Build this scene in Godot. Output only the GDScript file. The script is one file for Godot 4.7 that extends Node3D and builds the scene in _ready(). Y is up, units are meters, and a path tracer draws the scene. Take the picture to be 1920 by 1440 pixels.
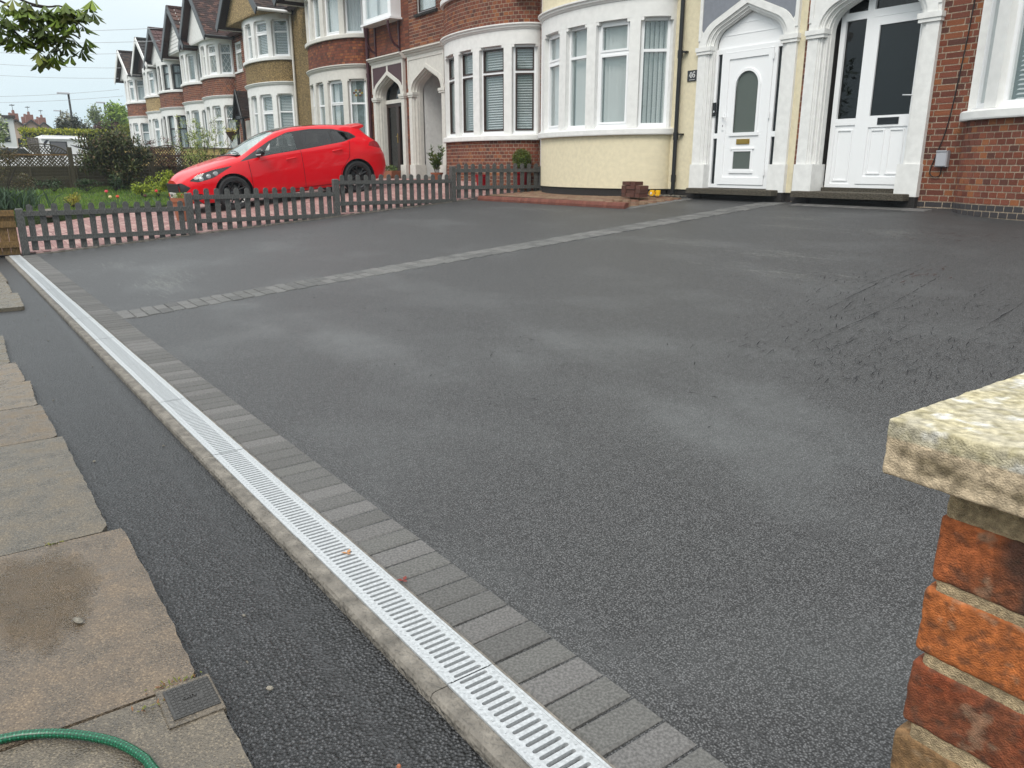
extends Node3D
# A newly surfaced tarmac drive in front of a bay-fronted terrace. x runs along the street, -z towards the houses, y up, metres.

const ZW := -10.4            # the plane of the house fronts
var M := {}                  # materials by name
var taken := {}              # how often each name was given
var own_axes := {}           # things that are turned: their parts are given in the thing's own axes
var rng := RandomNumberGenerator.new()


func _ready() -> void:
	rng.seed = 20240517
	var cam := Camera3D.new()
	cam.name = "camera"
	cam.fov = 53.07
	cam.near = 0.05
	cam.far = 900.0
	add_child(cam)
	cam.position = Vector3(0, 1.27, 0)
	cam.look_at_from_position(cam.position, cam.position + Vector3(-0.7821, -0.2735, -0.5599), Vector3.UP)
	cam.current = true
	var env := Environment.new()
	env.background_mode = Environment.BG_SKY
	env.sky = Sky.new()
	env.sky.sky_material = overcast()
	env.tonemap_mode = Environment.TONE_MAPPER_LINEAR
	env.tonemap_exposure = 1.28
	env.sdfgi_enabled = true
	env.ssao_enabled = true
	env.ssil_enabled = true
	env.fog_enabled = true
	env.fog_density = 0.0009
	env.fog_light_color = Color(0.86, 0.91, 0.95)
	var we := WorldEnvironment.new()
	we.name = "surroundings"
	we.environment = env
	add_child(we)
	var sun := DirectionalLight3D.new()
	sun.name = "veiled_sun"
	sun.light_energy = 0.5
	sun.light_angular_distance = 25.0
	sun.light_color = Color(1.0, 0.97, 0.93)
	sun.shadow_enabled = true
	add_child(sun)
	sun.look_at_from_position(Vector3(5, 12, 9), Vector3.ZERO, Vector3.UP)
	make_materials()
	make_ground()
	make_drive()
	make_scuffs()
	make_drain()
	make_pavement()
	make_neighbour_drive()
	make_terrace()
	make_fence()
	make_car()
	make_front_things()
	make_garden()
	make_distance()
	make_pier()
	make_bits()


func overcast() -> PanoramaSkyMaterial:
	# An even overcast: brighter overhead than at the horizon, faintly streaked.
	var w := 512
	var h := 256
	var im := Image.create(w, h, false, Image.FORMAT_RGBF)
	var nz := FastNoiseLite.new()
	nz.seed = 4
	nz.frequency = 1.1
	nz.fractal_octaves = 4
	for j in h:
		var el := (0.5 - (j + 0.5) / h) * PI
		for i in w:
			var az := (i + 0.5) / w * TAU
			var p := Vector3(cos(az) * cos(el), sin(el) * 2.6, sin(az) * cos(el))
			var c := nz.get_noise_3dv(p * 1.4)
			var t: float = clampf(sin(maxf(el, 0.0)) / 0.24 + c * 0.75, 0.0, 1.0)
			var low := Vector3(0.49, 0.63, 0.69).lerp(Vector3(0.76, 0.83, 0.855), t)
			var up: float = clampf((sin(maxf(el, 0.0)) - 0.2) / 0.8, 0.0, 1.0)
			low = low.lerp(Vector3(1.55, 1.6, 1.63) * (1.0 + 0.12 * c), up)
			if el < 0.0:
				low = low.lerp(Vector3(0.12, 0.12, 0.12), clampf(-el * 12.0, 0.0, 1.0))
			im.set_pixel(i, j, Color(low.x, low.y, low.z))
	var m := PanoramaSkyMaterial.new()
	m.panorama = ImageTexture.create_from_image(im)
	return m


# ---------------------------------------------------------------- shapes
class MB:
	var v := PackedVector3Array()
	var n := PackedVector3Array()
	var t := PackedVector2Array()
	var t2 := PackedVector2Array()
	var c := PackedColorArray()
	var k := Color.WHITE       # the colour given to what is added next, linear
	var tinted := false

	func tint(col: Color) -> void:
		k = col
		tinted = true

	func pt(p: Vector3, nn: Vector3, uv := Vector2.ZERO) -> void:
		v.append(p)
		n.append(nn)
		t.append(uv)
		c.append(k)

	func tri(a: Vector3, b: Vector3, d: Vector3) -> void:     # counter-clockwise seen from outside
		var nn := (b - a).cross(d - a).normalized()
		pt(a, nn)
		pt(d, nn)
		pt(b, nn)

	func quad(a: Vector3, b: Vector3, d: Vector3, e: Vector3) -> void:
		var nn := (d - a).cross(e - b).normalized()
		pt(a, nn, Vector2(0, 1))
		pt(d, nn, Vector2(1, 0))
		pt(b, nn, Vector2(1, 1))
		pt(a, nn, Vector2(0, 1))
		pt(e, nn, Vector2(0, 0))
		pt(d, nn, Vector2(1, 0))

	func quad_n(p: Array, nn: Array, uv: Array = []) -> void:
		for i in [0, 2, 1, 0, 3, 2]:
			pt(p[i], nn[i], uv[i] if uv.size() else Vector2.ZERO)

	func box(ctr: Vector3, s: Vector3, b := Basis(), skip_back := false) -> void:
		var x := b.x * s.x * 0.5
		var y := b.y * s.y * 0.5
		var z := b.z * s.z * 0.5
		quad(ctr - x - y + z, ctr + x - y + z, ctr + x + y + z, ctr - x + y + z)
		if not skip_back:
			quad(ctr + x - y - z, ctr - x - y - z, ctr - x + y - z, ctr + x + y - z)
		quad(ctr + x - y + z, ctr + x - y - z, ctr + x + y - z, ctr + x + y + z)
		quad(ctr - x - y - z, ctr - x - y + z, ctr - x + y + z, ctr - x + y - z)
		quad(ctr - x + y + z, ctr + x + y + z, ctr + x + y - z, ctr - x + y - z)
		quad(ctr - x - y - z, ctr + x - y - z, ctr + x - y + z, ctr - x - y + z)

	func span(a: Vector3, b: Vector3) -> void:                # an axis-aligned box between two corners
		box((a + b) * 0.5, (b - a).abs())

	func cbox(ctr: Vector3, s: Vector3, r: float, b := Basis()) -> void:   # a box with chamfered top edges
		var x := b.x * s.x * 0.5
		var y := b.y * s.y * 0.5
		var z := b.z * s.z * 0.5
		var xi := b.x * (s.x * 0.5 - r)
		var zi := b.z * (s.z * 0.5 - r)
		var yd := y - b.y * r
		var lo := [ctr - x - y + z, ctr + x - y + z, ctr + x - y - z, ctr - x - y - z]
		var mi := [ctr - x + yd + z, ctr + x + yd + z, ctr + x + yd - z, ctr - x + yd - z]
		var hi := [ctr - xi + y + zi, ctr + xi + y + zi, ctr + xi + y - zi, ctr - xi + y - zi]
		for i in 4:
			var j := (i + 1) % 4
			quad(lo[i], lo[j], mi[j], mi[i])
			quad(mi[i], mi[j], hi[j], hi[i])
		quad(hi[0], hi[1], hi[2], hi[3])

	func prism(poly: PackedVector2Array, z0: float, z1: float, tr := Transform3D()) -> void:   # an outline in x, y given depth from z0 (back) to z1 (front)
		if Geometry2D.is_polygon_clockwise(poly):
			poly = poly.duplicate()
			poly.reverse()
		var ix := Geometry2D.triangulate_polygon(poly)
		for i in range(0, ix.size(), 3):
			var q := [poly[ix[i]], poly[ix[i + 1]], poly[ix[i + 2]]]
			if (q[1] - q[0]).cross(q[2] - q[0]) < 0.0:
				q = [q[0], q[2], q[1]]
			tri(tr * Vector3(q[0].x, q[0].y, z1), tr * Vector3(q[1].x, q[1].y, z1), tr * Vector3(q[2].x, q[2].y, z1))
			tri(tr * Vector3(q[0].x, q[0].y, z0), tr * Vector3(q[2].x, q[2].y, z0), tr * Vector3(q[1].x, q[1].y, z0))
		for i in poly.size():
			var a := poly[i]
			var b := poly[(i + 1) % poly.size()]
			quad(tr * Vector3(a.x, a.y, z1), tr * Vector3(a.x, a.y, z0), tr * Vector3(b.x, b.y, z0), tr * Vector3(b.x, b.y, z1))

	func tube(p: Array, r0: float, r1: float, seg := 8, cap := true) -> void:
		var rings := []
		var norms := []
		var side := Vector3.UP
		for i in p.size():
			var d: Vector3 = (p[mini(i + 1, p.size() - 1)] - p[maxi(i - 1, 0)]).normalized()
			if absf(d.dot(side)) > 0.95:
				side = Vector3.RIGHT if absf(d.x) < 0.9 else Vector3.BACK
			var u := d.cross(side).normalized()
			var w := u.cross(d).normalized()
			side = w
			var r := lerpf(r0, r1, float(i) / maxf(1.0, p.size() - 1))
			var ring := []
			var nr := []
			for q in seg:
				var a := TAU * q / seg
				var o := u * cos(a) + w * sin(a)
				ring.append(p[i] + o * r)
				nr.append(o)
			rings.append(ring)
			norms.append(nr)
		var run := 0.0
		for i in p.size() - 1:
			var step: float = (p[i + 1] - p[i]).length()
			for q in seg:
				var s := (q + 1) % seg
				var u0 := float(q) / seg
				var u1 := float(q + 1) / seg
				quad_n([rings[i][q], rings[i + 1][q], rings[i + 1][s], rings[i][s]], [norms[i][q], norms[i + 1][q], norms[i + 1][s], norms[i][s]], [Vector2(u0, run), Vector2(u0, run + step), Vector2(u1, run + step), Vector2(u1, run)])
			run += step
		if cap:
			for q in range(1, seg - 1):
				tri(rings[0][0], rings[0][q], rings[0][q + 1])
				tri(rings[-1][0], rings[-1][q + 1], rings[-1][q])

	func lathe(prof: Array, ctr: Vector3, seg := 20, b := Basis()) -> void:     # prof: Vector2(radius, height) from the bottom up the outside
		for i in prof.size() - 1:
			var d: Vector2 = prof[i + 1] - prof[i]
			var nn := Vector2(d.y, -d.x).normalized()
			for q in seg:
				var a0 := TAU * q / seg
				var a1 := TAU * (q + 1) / seg
				var e0 := b.x * cos(a0) - b.z * sin(a0)
				var e1 := b.x * cos(a1) - b.z * sin(a1)
				var n0 := e0 * nn.x + b.y * nn.y
				var n1 := e1 * nn.x + b.y * nn.y
				quad_n([ctr + e0 * prof[i].x + b.y * prof[i].y, ctr + e1 * prof[i].x + b.y * prof[i].y, ctr + e1 * prof[i + 1].x + b.y * prof[i + 1].y, ctr + e0 * prof[i + 1].x + b.y * prof[i + 1].y], [n0, n1, n1, n0])

	func sheet(g: Array, flip := false) -> void:               # rows of points, drawn smooth
		var rows := g.size()
		var cols: int = g[0].size()
		var nn := []
		for i in rows:
			var r := []
			for j in cols:
				var a: Vector3 = g[mini(i + 1, rows - 1)][j] - g[maxi(i - 1, 0)][j]
				var b: Vector3 = g[i][mini(j + 1, cols - 1)] - g[i][maxi(j - 1, 0)]
				r.append((b.cross(a) if flip else a.cross(b)).normalized())
			nn.append(r)
		for i in rows - 1:
			for j in cols - 1:
				var p := [g[i][j], g[i + 1][j], g[i + 1][j + 1], g[i][j + 1]]
				var m := [nn[i][j], nn[i + 1][j], nn[i + 1][j + 1], nn[i][j + 1]]
				if flip:
					p.reverse()
					m.reverse()
				quad_n(p, m)

	func leaf(p: Vector3, d: Vector3, up: Vector3, l: float, w: float) -> void:   # a folded leaf from p along d
		var s := d.cross(up).normalized() * w * 0.5
		var m := p + d * l * 0.45 - up * w * 0.12
		var tip := p + d * l
		var a := m + s + up * w * 0.18
		var b := m - s + up * w * 0.18
		tri(p, a, tip)
		tri(p, tip, b)

	func done(off := Vector3.ZERO) -> ArrayMesh:
		var vv := v
		if off != Vector3.ZERO:
			vv = v.duplicate()
			for i in vv.size():
				vv[i] -= off
		var a := []
		a.resize(Mesh.ARRAY_MAX)
		a[Mesh.ARRAY_VERTEX] = vv
		a[Mesh.ARRAY_NORMAL] = n
		a[Mesh.ARRAY_TEX_UV] = t
		if t2.size() == v.size():
			a[Mesh.ARRAY_TEX_UV2] = t2
		if tinted:
			a[Mesh.ARRAY_COLOR] = c
		var m := ArrayMesh.new()
		m.add_surface_from_arrays(Mesh.PRIMITIVE_TRIANGLES, a)
		return m


func org(node: Node) -> Vector3:
	if node == self or own_axes.has(node):
		return Vector3.ZERO
	return (node as Node3D).position + org(node.get_parent())


func named(called: String, parent: Node) -> String:
	var key := "%d/%s" % [parent.get_instance_id(), called]
	var k: int = taken.get(key, 0)
	taken[key] = k + 1
	return called if k == 0 else "%s_%03d" % [called, k]


func part(called: String, mb: MB, mat: Material, parent: Node, label := "", kind := "") -> MeshInstance3D:
	var o := MeshInstance3D.new()
	o.name = named(called, parent)
	o.mesh = mb.done(org(parent))
	o.material_override = mat
	parent.add_child(o, true)
	if label:
		o.set_meta("label", label)
	if kind:
		o.set_meta("kind", kind)
	return o


func piece(called: String, mesh: Mesh, mat: Material, tr: Transform3D, parent: Node) -> MeshInstance3D:    # a piece that shares its mesh
	var o := MeshInstance3D.new()
	o.name = named(called, parent)
	o.mesh = mesh
	o.material_override = mat
	tr.origin -= org(parent)
	o.transform = tr
	parent.add_child(o, true)
	return o


func thing(called: String, label: String, category: String, at := Vector3.ZERO, group := "") -> Node3D:
	var o := Node3D.new()
	o.name = named(called, self)
	o.position = at
	add_child(o, true)
	o.set_meta("label", label)
	o.set_meta("category", category)
	if group:
		o.set_meta("group", group)
	return o


func setting(called: String, label := "") -> Node3D:
	var o := Node3D.new()
	o.name = named(called, self)
	add_child(o, true)
	o.set_meta("kind", "structure")
	if label:
		o.set_meta("label", label)
	return o


func ground_piece(called: String, mb: MB, mat: Material, label := "") -> MeshInstance3D:
	return part(called, mb, mat, self, label, "structure")


# ---------------------------------------------------------------- levels of the ground
func gy(z: float) -> float:                # our drive rises to the houses
	return maxf(0.0, 0.08 * (-z - 1.17))


func ny(x: float, z: float) -> float:      # the neighbours' drive rises a little more
	var a := gy(z) + 0.012
	var b := clampf(0.11 * (-z - 0.74), 0.0, 0.93)
	return lerpf(a, b, smoothstep(-13.6, -15.2, x))


func ly(x: float, z := -3.0) -> float:     # the lawn
	return 0.38 + clampf(-x - 19.2, 0.0, 6.0) * 0.05 + (-z - 3.0) * 0.035


# ---------------------------------------------------------------- materials
func lin(r: float, g: float, b: float) -> Color:
	return Color(r, g, b).linear_to_srgb()


func noise_tex(freq: float, lo: float, hi: float, oct := 4, sd := 1, size := 512, kind := FastNoiseLite.TYPE_SIMPLEX_SMOOTH) -> NoiseTexture2D:
	var nz := FastNoiseLite.new()
	nz.noise_type = kind
	nz.seed = sd
	nz.frequency = freq
	nz.fractal_octaves = oct
	var t := NoiseTexture2D.new()
	t.width = size
	t.height = size
	t.seamless = true
	t.noise = nz
	var g := Gradient.new()
	g.set_color(0, Color(lo, lo, lo))
	g.set_color(1, Color(hi, hi, hi))
	t.color_ramp = g
	return t


func bump_tex(freq: float, strength: float, oct := 4, sd := 1, size := 512) -> NoiseTexture2D:
	var t := noise_tex(freq, 0, 1, oct, sd, size)
	t.color_ramp = null
	t.as_normal_map = true
	t.bump_strength = strength
	return t


var T := {}


func mk(name: String, col: Color, rough: float, tex := "", scale := 1.0, bump := "", bump_scale := 0.6, vc := false) -> StandardMaterial3D:
	var m := StandardMaterial3D.new()
	m.resource_name = name
	m.albedo_color = col
	m.roughness = rough
	m.metallic_specular = 0.5
	if tex or bump:
		m.uv1_triplanar = true
		m.uv1_world_triplanar = true
		m.uv1_scale = Vector3.ONE * scale
	if tex:
		m.albedo_texture = T[tex]
	if bump:
		m.normal_enabled = true
		m.normal_texture = T[bump]
		m.normal_scale = bump_scale
	m.vertex_color_use_as_albedo = vc
	M[name] = m
	return m


func make_materials() -> void:
	T.fine = noise_tex(0.03, 0.62, 1.0, 5, 3)
	T.soft = noise_tex(0.02, 0.93, 1.0, 5, 5)
	T.strong = noise_tex(0.025, 0.38, 1.0, 5, 7)
	T.spangle = noise_tex(0.05, 0.80, 1.0, 5, 19)
	T.grit = noise_tex(0.16, 0.55, 1.0, 3, 9)
	T.pebble = noise_tex(0.11, 0.35, 1.25, 2, 11, 512, FastNoiseLite.TYPE_CELLULAR)
	(T.pebble.noise as FastNoiseLite).cellular_return_type = FastNoiseLite.RETURN_CELL_VALUE
	T.bumpy = bump_tex(0.05, 6.0, 4, 13)
	T.gritty = bump_tex(0.14, 8.0, 3, 15)
	T.wavy = bump_tex(0.008, 5.0, 3, 17)
	mk("white", lin(0.80, 0.80, 0.78), 0.55, "soft", 0.6, "bumpy", 0.05)
	mk("white_old", lin(0.66, 0.64, 0.59), 0.6, "soft", 0.7, "bumpy", 0.06)
	mk("upvc", lin(0.83, 0.84, 0.85), 0.28)
	mk("cream", lin(0.78, 0.70, 0.50), 0.85, "soft", 0.9, "gritty", 0.35)
	mk("pebbledash", lin(0.38, 0.265, 0.115), 0.95, "pebble", 0.8, "gritty", 1.0)
	mk("pebble_pale", lin(0.58, 0.42, 0.21), 0.95, "pebble", 0.8, "gritty", 0.8)
	mk("mortar", lin(0.60, 0.48, 0.36), 0.95, "fine", 2.0, "gritty", 0.5)
	mk("mortar_dark", lin(0.16, 0.09, 0.06), 0.95, "fine", 2.0, "gritty", 0.5)
	mk("brick", Color.WHITE, 0.85, "fine", 6.0, "gritty", 0.7, true)
	mk("plinth", lin(0.055, 0.048, 0.045), 0.85, "strong", 4.0, "gritty", 0.8)
	mk("stone_step", lin(0.17, 0.145, 0.105), 0.9, "strong", 3.0, "gritty", 0.9)
	mk("grey_paint", lin(0.22, 0.235, 0.27), 0.5, "soft", 1.0)
	mk("maroon", lin(0.055, 0.012, 0.018), 0.45, "soft", 1.0)
	mk("black_paint", lin(0.012, 0.012, 0.013), 0.35)
	mk("brown_frame", lin(0.035, 0.017, 0.012), 0.4)
	mk("room", lin(0.20, 0.185, 0.16), 0.9)
	mk("floorboards", lin(0.16, 0.11, 0.07), 0.7)
	mk("blind", lin(0.62, 0.63, 0.62), 0.7)
	mk("blind_dark", lin(0.72, 0.72, 0.72), 0.5)
	mk("net", lin(0.66, 0.69, 0.71), 0.9)
	M.net.backlight_enabled = true
	M.net.backlight = Color(0.4, 0.4, 0.4)
	mk("tiles", Color.WHITE, 0.85, "strong", 2.5, "gritty", 0.6, true)
	mk("iron", lin(0.085, 0.083, 0.08), 0.6, "fine", 6.0, "gritty", 0.5)
	mk("steel", lin(0.62, 0.63, 0.64), 0.4, "soft", 4.0)
	M.steel.metallic = 0.6
	mk("galvanised", lin(0.53, 0.555, 0.57), 0.5, "spangle", 3.0, "gritty", 0.15)
	M.galvanised.metallic = 0.1
	mk("concrete", lin(0.26, 0.235, 0.20), 0.8, "fine", 0.7, "gritty", 0.45)
	mk("concrete_pale", lin(0.42, 0.38, 0.31), 0.85, "strong", 5.0, "gritty", 0.8)
	mk("paver", Color.WHITE, 0.78, "fine", 6.0, "gritty", 0.75, true)
	mk("fence_paint", lin(0.17, 0.17, 0.162), 0.62, "strong", 3.0, "bumpy", 0.4)
	M.fence_paint.uv1_scale = Vector3(9, 1.2, 9)
	mk("pine", lin(0.36, 0.21, 0.07), 0.75, "strong", 3.0, "bumpy", 0.3)
	M.pine.uv1_scale = Vector3(10, 1.0, 10)
	mk("old_wood", lin(0.13, 0.11, 0.062), 0.9, "strong", 3.0, "bumpy", 0.6)
	M.old_wood.uv1_scale = Vector3(3, 14, 3)
	mk("worn_wood", lin(0.19, 0.165, 0.10), 0.9, "strong", 3.0, "bumpy", 0.6)
	M.worn_wood.uv1_scale = Vector3(3, 14, 3)
	mk("leaf", Color.WHITE, 0.5, "", 1.0, "", 1.0, true)
	M.leaf.backlight_enabled = true
	M.leaf.backlight = Color(0.55, 0.55, 0.55)
	M.leaf.metallic_specular = 0.35
	mk("dull_leaf", Color.WHITE, 0.75, "", 1.0, "", 1.0, true)
	M.dull_leaf.backlight_enabled = true
	M.dull_leaf.backlight = Color(0.4, 0.4, 0.4)
	mk("petal", Color.WHITE, 0.6, "", 1.0, "", 1.0, true)
	M.petal.backlight_enabled = true
	M.petal.backlight = Color(0.5, 0.5, 0.5)
	mk("bark", lin(0.075, 0.058, 0.044), 0.95, "strong", 5.0, "gritty", 1.0)
	mk("soil", lin(0.035, 0.025, 0.018), 0.95, "strong", 5.0, "gritty", 1.0)
	mk("turf", lin(0.06, 0.115, 0.018), 0.95, "strong", 2.0, "gritty", 1.0)
	mk("terracotta", lin(0.48, 0.17, 0.085), 0.8, "fine", 6.0, "gritty", 0.4)
	mk("asphalt_road", lin(0.06, 0.06, 0.06), 0.85, "grit", 2.0, "gritty", 0.8)
	mk("paving", lin(0.24, 0.21, 0.17), 0.8, "strong", 0.8, "gritty", 0.6)
	mk("earth", lin(0.07, 0.10, 0.03), 0.95, "strong", 0.3)
	mk("far_render", lin(0.52, 0.38, 0.29), 0.9, "soft", 0.4)
	mk("far_white", lin(0.62, 0.63, 0.62), 0.8)
	mk("far_roof", lin(0.075, 0.058, 0.05), 0.9, "fine", 1.0)
	mk("scuff", lin(0.030, 0.030, 0.032), 1.0)
	M.scuff.metallic_specular = 0.1
	mk("rust_smear", lin(0.075, 0.035, 0.03), 1.0)
	M.rust_smear.metallic_specular = 0.1
	mk("dark_void", lin(0.006, 0.006, 0.006), 0.9)
	# glass: clear panes, textured or tinted ones; the windscreen has sky reflection painted in
	for g in [["pane", Color(0.75, 0.85, 0.85, 0.12), 0.02], ["smoked", Color(0.01, 0.012, 0.015, 0.86), 0.02], ["cabin_glass", Color(0.05, 0.07, 0.075, 0.45), 0.02], ["door_glass", Color(0.35, 0.42, 0.41, 0.20), 0.02], ["sky_sheen_glass", Color(0.60, 0.68, 0.66, 0.50), 0.04]]:
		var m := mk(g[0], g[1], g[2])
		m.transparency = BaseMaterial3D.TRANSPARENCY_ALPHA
	mk("obscure", lin(0.15, 0.185, 0.165), 0.22, "fine", 9.0, "bumpy", 0.8)
	mk("obscure_dark", lin(0.022, 0.032, 0.038), 0.18, "strong", 7.0, "bumpy", 0.25)
	mk("brass", lin(0.40, 0.27, 0.07), 0.35)
	M.brass.metallic = 0.8
	mk("red_paint", lin(0.62, 0.0012, 0.009), 0.35)
	M.red_paint.metallic_specular = 0.25
	M.red_paint.clearcoat_enabled = true
	M.red_paint.clearcoat = 0.6
	M.red_paint.clearcoat_roughness = 0.03
	mk("gloss_black", lin(0.008, 0.008, 0.009), 0.12)
	mk("trim_black", lin(0.012, 0.012, 0.013), 0.5)
	mk("rubber", lin(0.016, 0.016, 0.017), 0.8)
	mk("lamp_glass", lin(0.70, 0.72, 0.74), 0.08)
	M.lamp_glass.metallic = 0.35
	mk("tail_glass", lin(0.24, 0.003, 0.008), 0.08)
	mk("yellow_glaze", lin(0.85, 0.48, 0.02), 0.2)
	mk("white_glaze", lin(0.8, 0.8, 0.78), 0.2)
	mk("plastic_grey", lin(0.40, 0.41, 0.44), 0.45)
	mk("wire_black", lin(0.01, 0.008, 0.008), 0.6)
	make_tarmac()
	make_slab_stone()


func cells(sd: int, size: int, px: float, ret: int) -> Image:
	var nz := FastNoiseLite.new()
	nz.noise_type = FastNoiseLite.TYPE_CELLULAR
	nz.seed = sd
	nz.frequency = 1.0 / px
	nz.fractal_type = FastNoiseLite.FRACTAL_NONE
	nz.cellular_return_type = ret
	return nz.get_seamless_image(size, size, false, false, 0.08, true)


func make_tarmac() -> void:
	# rolled stone chippings in bitumen: each cell is a chip with its own tone, the joints between them sunk
	var size := 1024
	var tone := cells(5, size, 6.0, FastNoiseLite.RETURN_CELL_VALUE)
	var dist := cells(5, size, 6.0, FastNoiseLite.RETURN_DISTANCE)
	tone.convert(Image.FORMAT_L8)
	dist.convert(Image.FORMAT_L8)
	var a := tone.get_data()
	var b := dist.get_data()
	var col := PackedByteArray()
	col.resize(size * size)
	var hgt := PackedByteArray()
	hgt.resize(size * size)
	for i in size * size:
		var d := b[i]
		var h := 255 - d
		var t := 95 + (a[i] * 160) / 255
		var e := clampi((h - 70) * 3 / 2, 0, 255)
		col[i] = clampi(t * (60 + e * 195 / 255) / 255, 0, 255)
		hgt[i] = clampi(h * (150 + a[i] * 105 / 255) / 255, 0, 255)
	var ct := ImageTexture.create_from_image(Image.create_from_data(size, size, false, Image.FORMAT_L8, col))
	var ht := ImageTexture.create_from_image(Image.create_from_data(size, size, false, Image.FORMAT_L8, hgt))
	for spec in [["tarmac", Color(0.212, 0.213, 0.216), 0.52, 1.12, 0.33], ["tarmac_fresh", Color(0.115, 0.117, 0.123), 0.42, 0.72, 0.75]]:
		var m := StandardMaterial3D.new()
		m.resource_name = spec[0]
		m.albedo_color = (spec[1] as Color).linear_to_srgb()
		m.roughness = spec[2]
		m.uv1_triplanar = true
		m.uv1_world_triplanar = true
		m.uv1_scale = Vector3.ONE * spec[3]
		m.albedo_texture = ct
		m.heightmap_enabled = true
		m.heightmap_texture = ht
		m.heightmap_scale = spec[4]
		m.metallic_specular = 0.5
		M[spec[0]] = m
	# what lies on our drive: dusty patches, pale scrapes, dark scuffs and rust, in a sheet of its own laid over x -14..4, z 0..-11
	var w := 2048
	var hh := 1152
	var big := FastNoiseLite.new()
	big.seed = 21
	big.frequency = 0.55
	big.fractal_octaves = 4
	var streak := FastNoiseLite.new()
	streak.seed = 33
	streak.frequency = 6.0
	streak.fractal_octaves = 3
	var px := PackedByteArray()
	px.resize(w * hh * 4)
	var blots := [[-6.2, -2.0, 1.1, 0.5, 0.9], [-5.4, -2.9, 0.9, 0.35, 0.8], [-4.6, -2.3, 0.8, 0.4, 0.75], [-7.0, -2.9, 0.9, 0.5, 0.55], [-4.2, -3.2, 1.2, 0.5, 0.5], [-9.2, -1.9, 1.2, 0.45, 0.8], [-10.4, -3.0, 1.4, 0.6, 0.5], [-3.0, -2.9, 1.0, 0.8, 0.55], [-5.5, -6.6, 0.9, 0.3, 0.5], [-6.0, -8.6, 0.8, 0.22, 0.55], [-10.8, -7.9, 0.9, 0.25, 0.6], [-9.6, -6.4, 1.4, 0.5, 0.45], [-2.6, -1.9, 0.5, 0.4, 0.5], [-1.9, -2.6, 0.5, 0.5, 0.4]]
	for j in hh:
		var z := -11.0 * (j + 0.5) / hh
		for i in w:
			var x := -14.0 + 18.0 * (i + 0.5) / w
			var n0 := big.get_noise_2d(x, z * 1.6)
			var al := clampf(n0 * 0.26 - 0.02, 0.0, 0.11)
			for q in blots:
				var dx: float = (x - q[0]) / q[2]
				var dz: float = (z - q[1]) / q[3]
				var r := dx * dx + dz * dz
				if r < 1.8:
					al += q[4] * 0.2 * maxf(0.0, 1.0 - r / 1.8) * clampf(0.55 + n0 * 1.6, 0.0, 1.2)
			al *= 0.9 + 0.25 * streak.get_noise_2d(x, z)
			var o := (j * w + i) * 4
			px[o] = 116
			px[o + 1] = 119
			px[o + 2] = 119
			px[o + 3] = int(clampf(al, 0.0, 0.62) * 255)
	var im := Image.create_from_data(w, hh, false, Image.FORMAT_RGBA8, px)
	var rg := RandomNumberGenerator.new()
	rg.seed = 8
	var stroke := func(x: float, z: float, dx: float, dz: float, col: Color, broken: float, thick := 1):
		var steps := int(Vector2(dx * w / 18.0, dz * hh / 11.0).length()) + 1
		var wob := 0.0
		for s in steps:
			var f := float(s) / steps
			wob += rg.randf_range(-0.25, 0.25)
			if rg.randf() < broken:
				continue
			var ix := int((x + dx * f + 14.0) / 18.0 * w)
			var iy := int(-(z + dz * f) / 11.0 * hh + wob)
			for t in thick:
				if ix >= 0 and ix < w and iy + t >= 0 and iy + t < hh:
					im.set_pixel(ix, iy + t, col)
	for c in [[-4.7, -6.6, 70], [-4.3, -5.8, 60], [-5.7, -8.2, 60], [-4.6, -8.3, 60], [-9.0, -1.75, 130], [-9.8, -2.0, 60], [-10.9, -8.1, 80], [-6.2, -8.9, 60], [-6.3, -6.7, 50], [-11.4, -1.7, 40]]:
		for s in c[2]:
			stroke.call(c[0] + rg.randfn(0, 0.3), c[1] + rg.randfn(0, 0.12), rg.randf_range(0.05, 0.35), rg.randf_range(-0.03, 0.03), Color(0.52, 0.53, 0.5, rg.randf_range(0.15, 0.5)), 0.35)
	var t: StandardMaterial3D = M.tarmac
	t.detail_enabled = true
	t.detail_blend_mode = BaseMaterial3D.BLEND_MODE_MIX
	t.detail_uv_layer = BaseMaterial3D.DETAIL_UV_2
	t.detail_albedo = ImageTexture.create_from_image(im)
	t.texture_repeat = true


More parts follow.
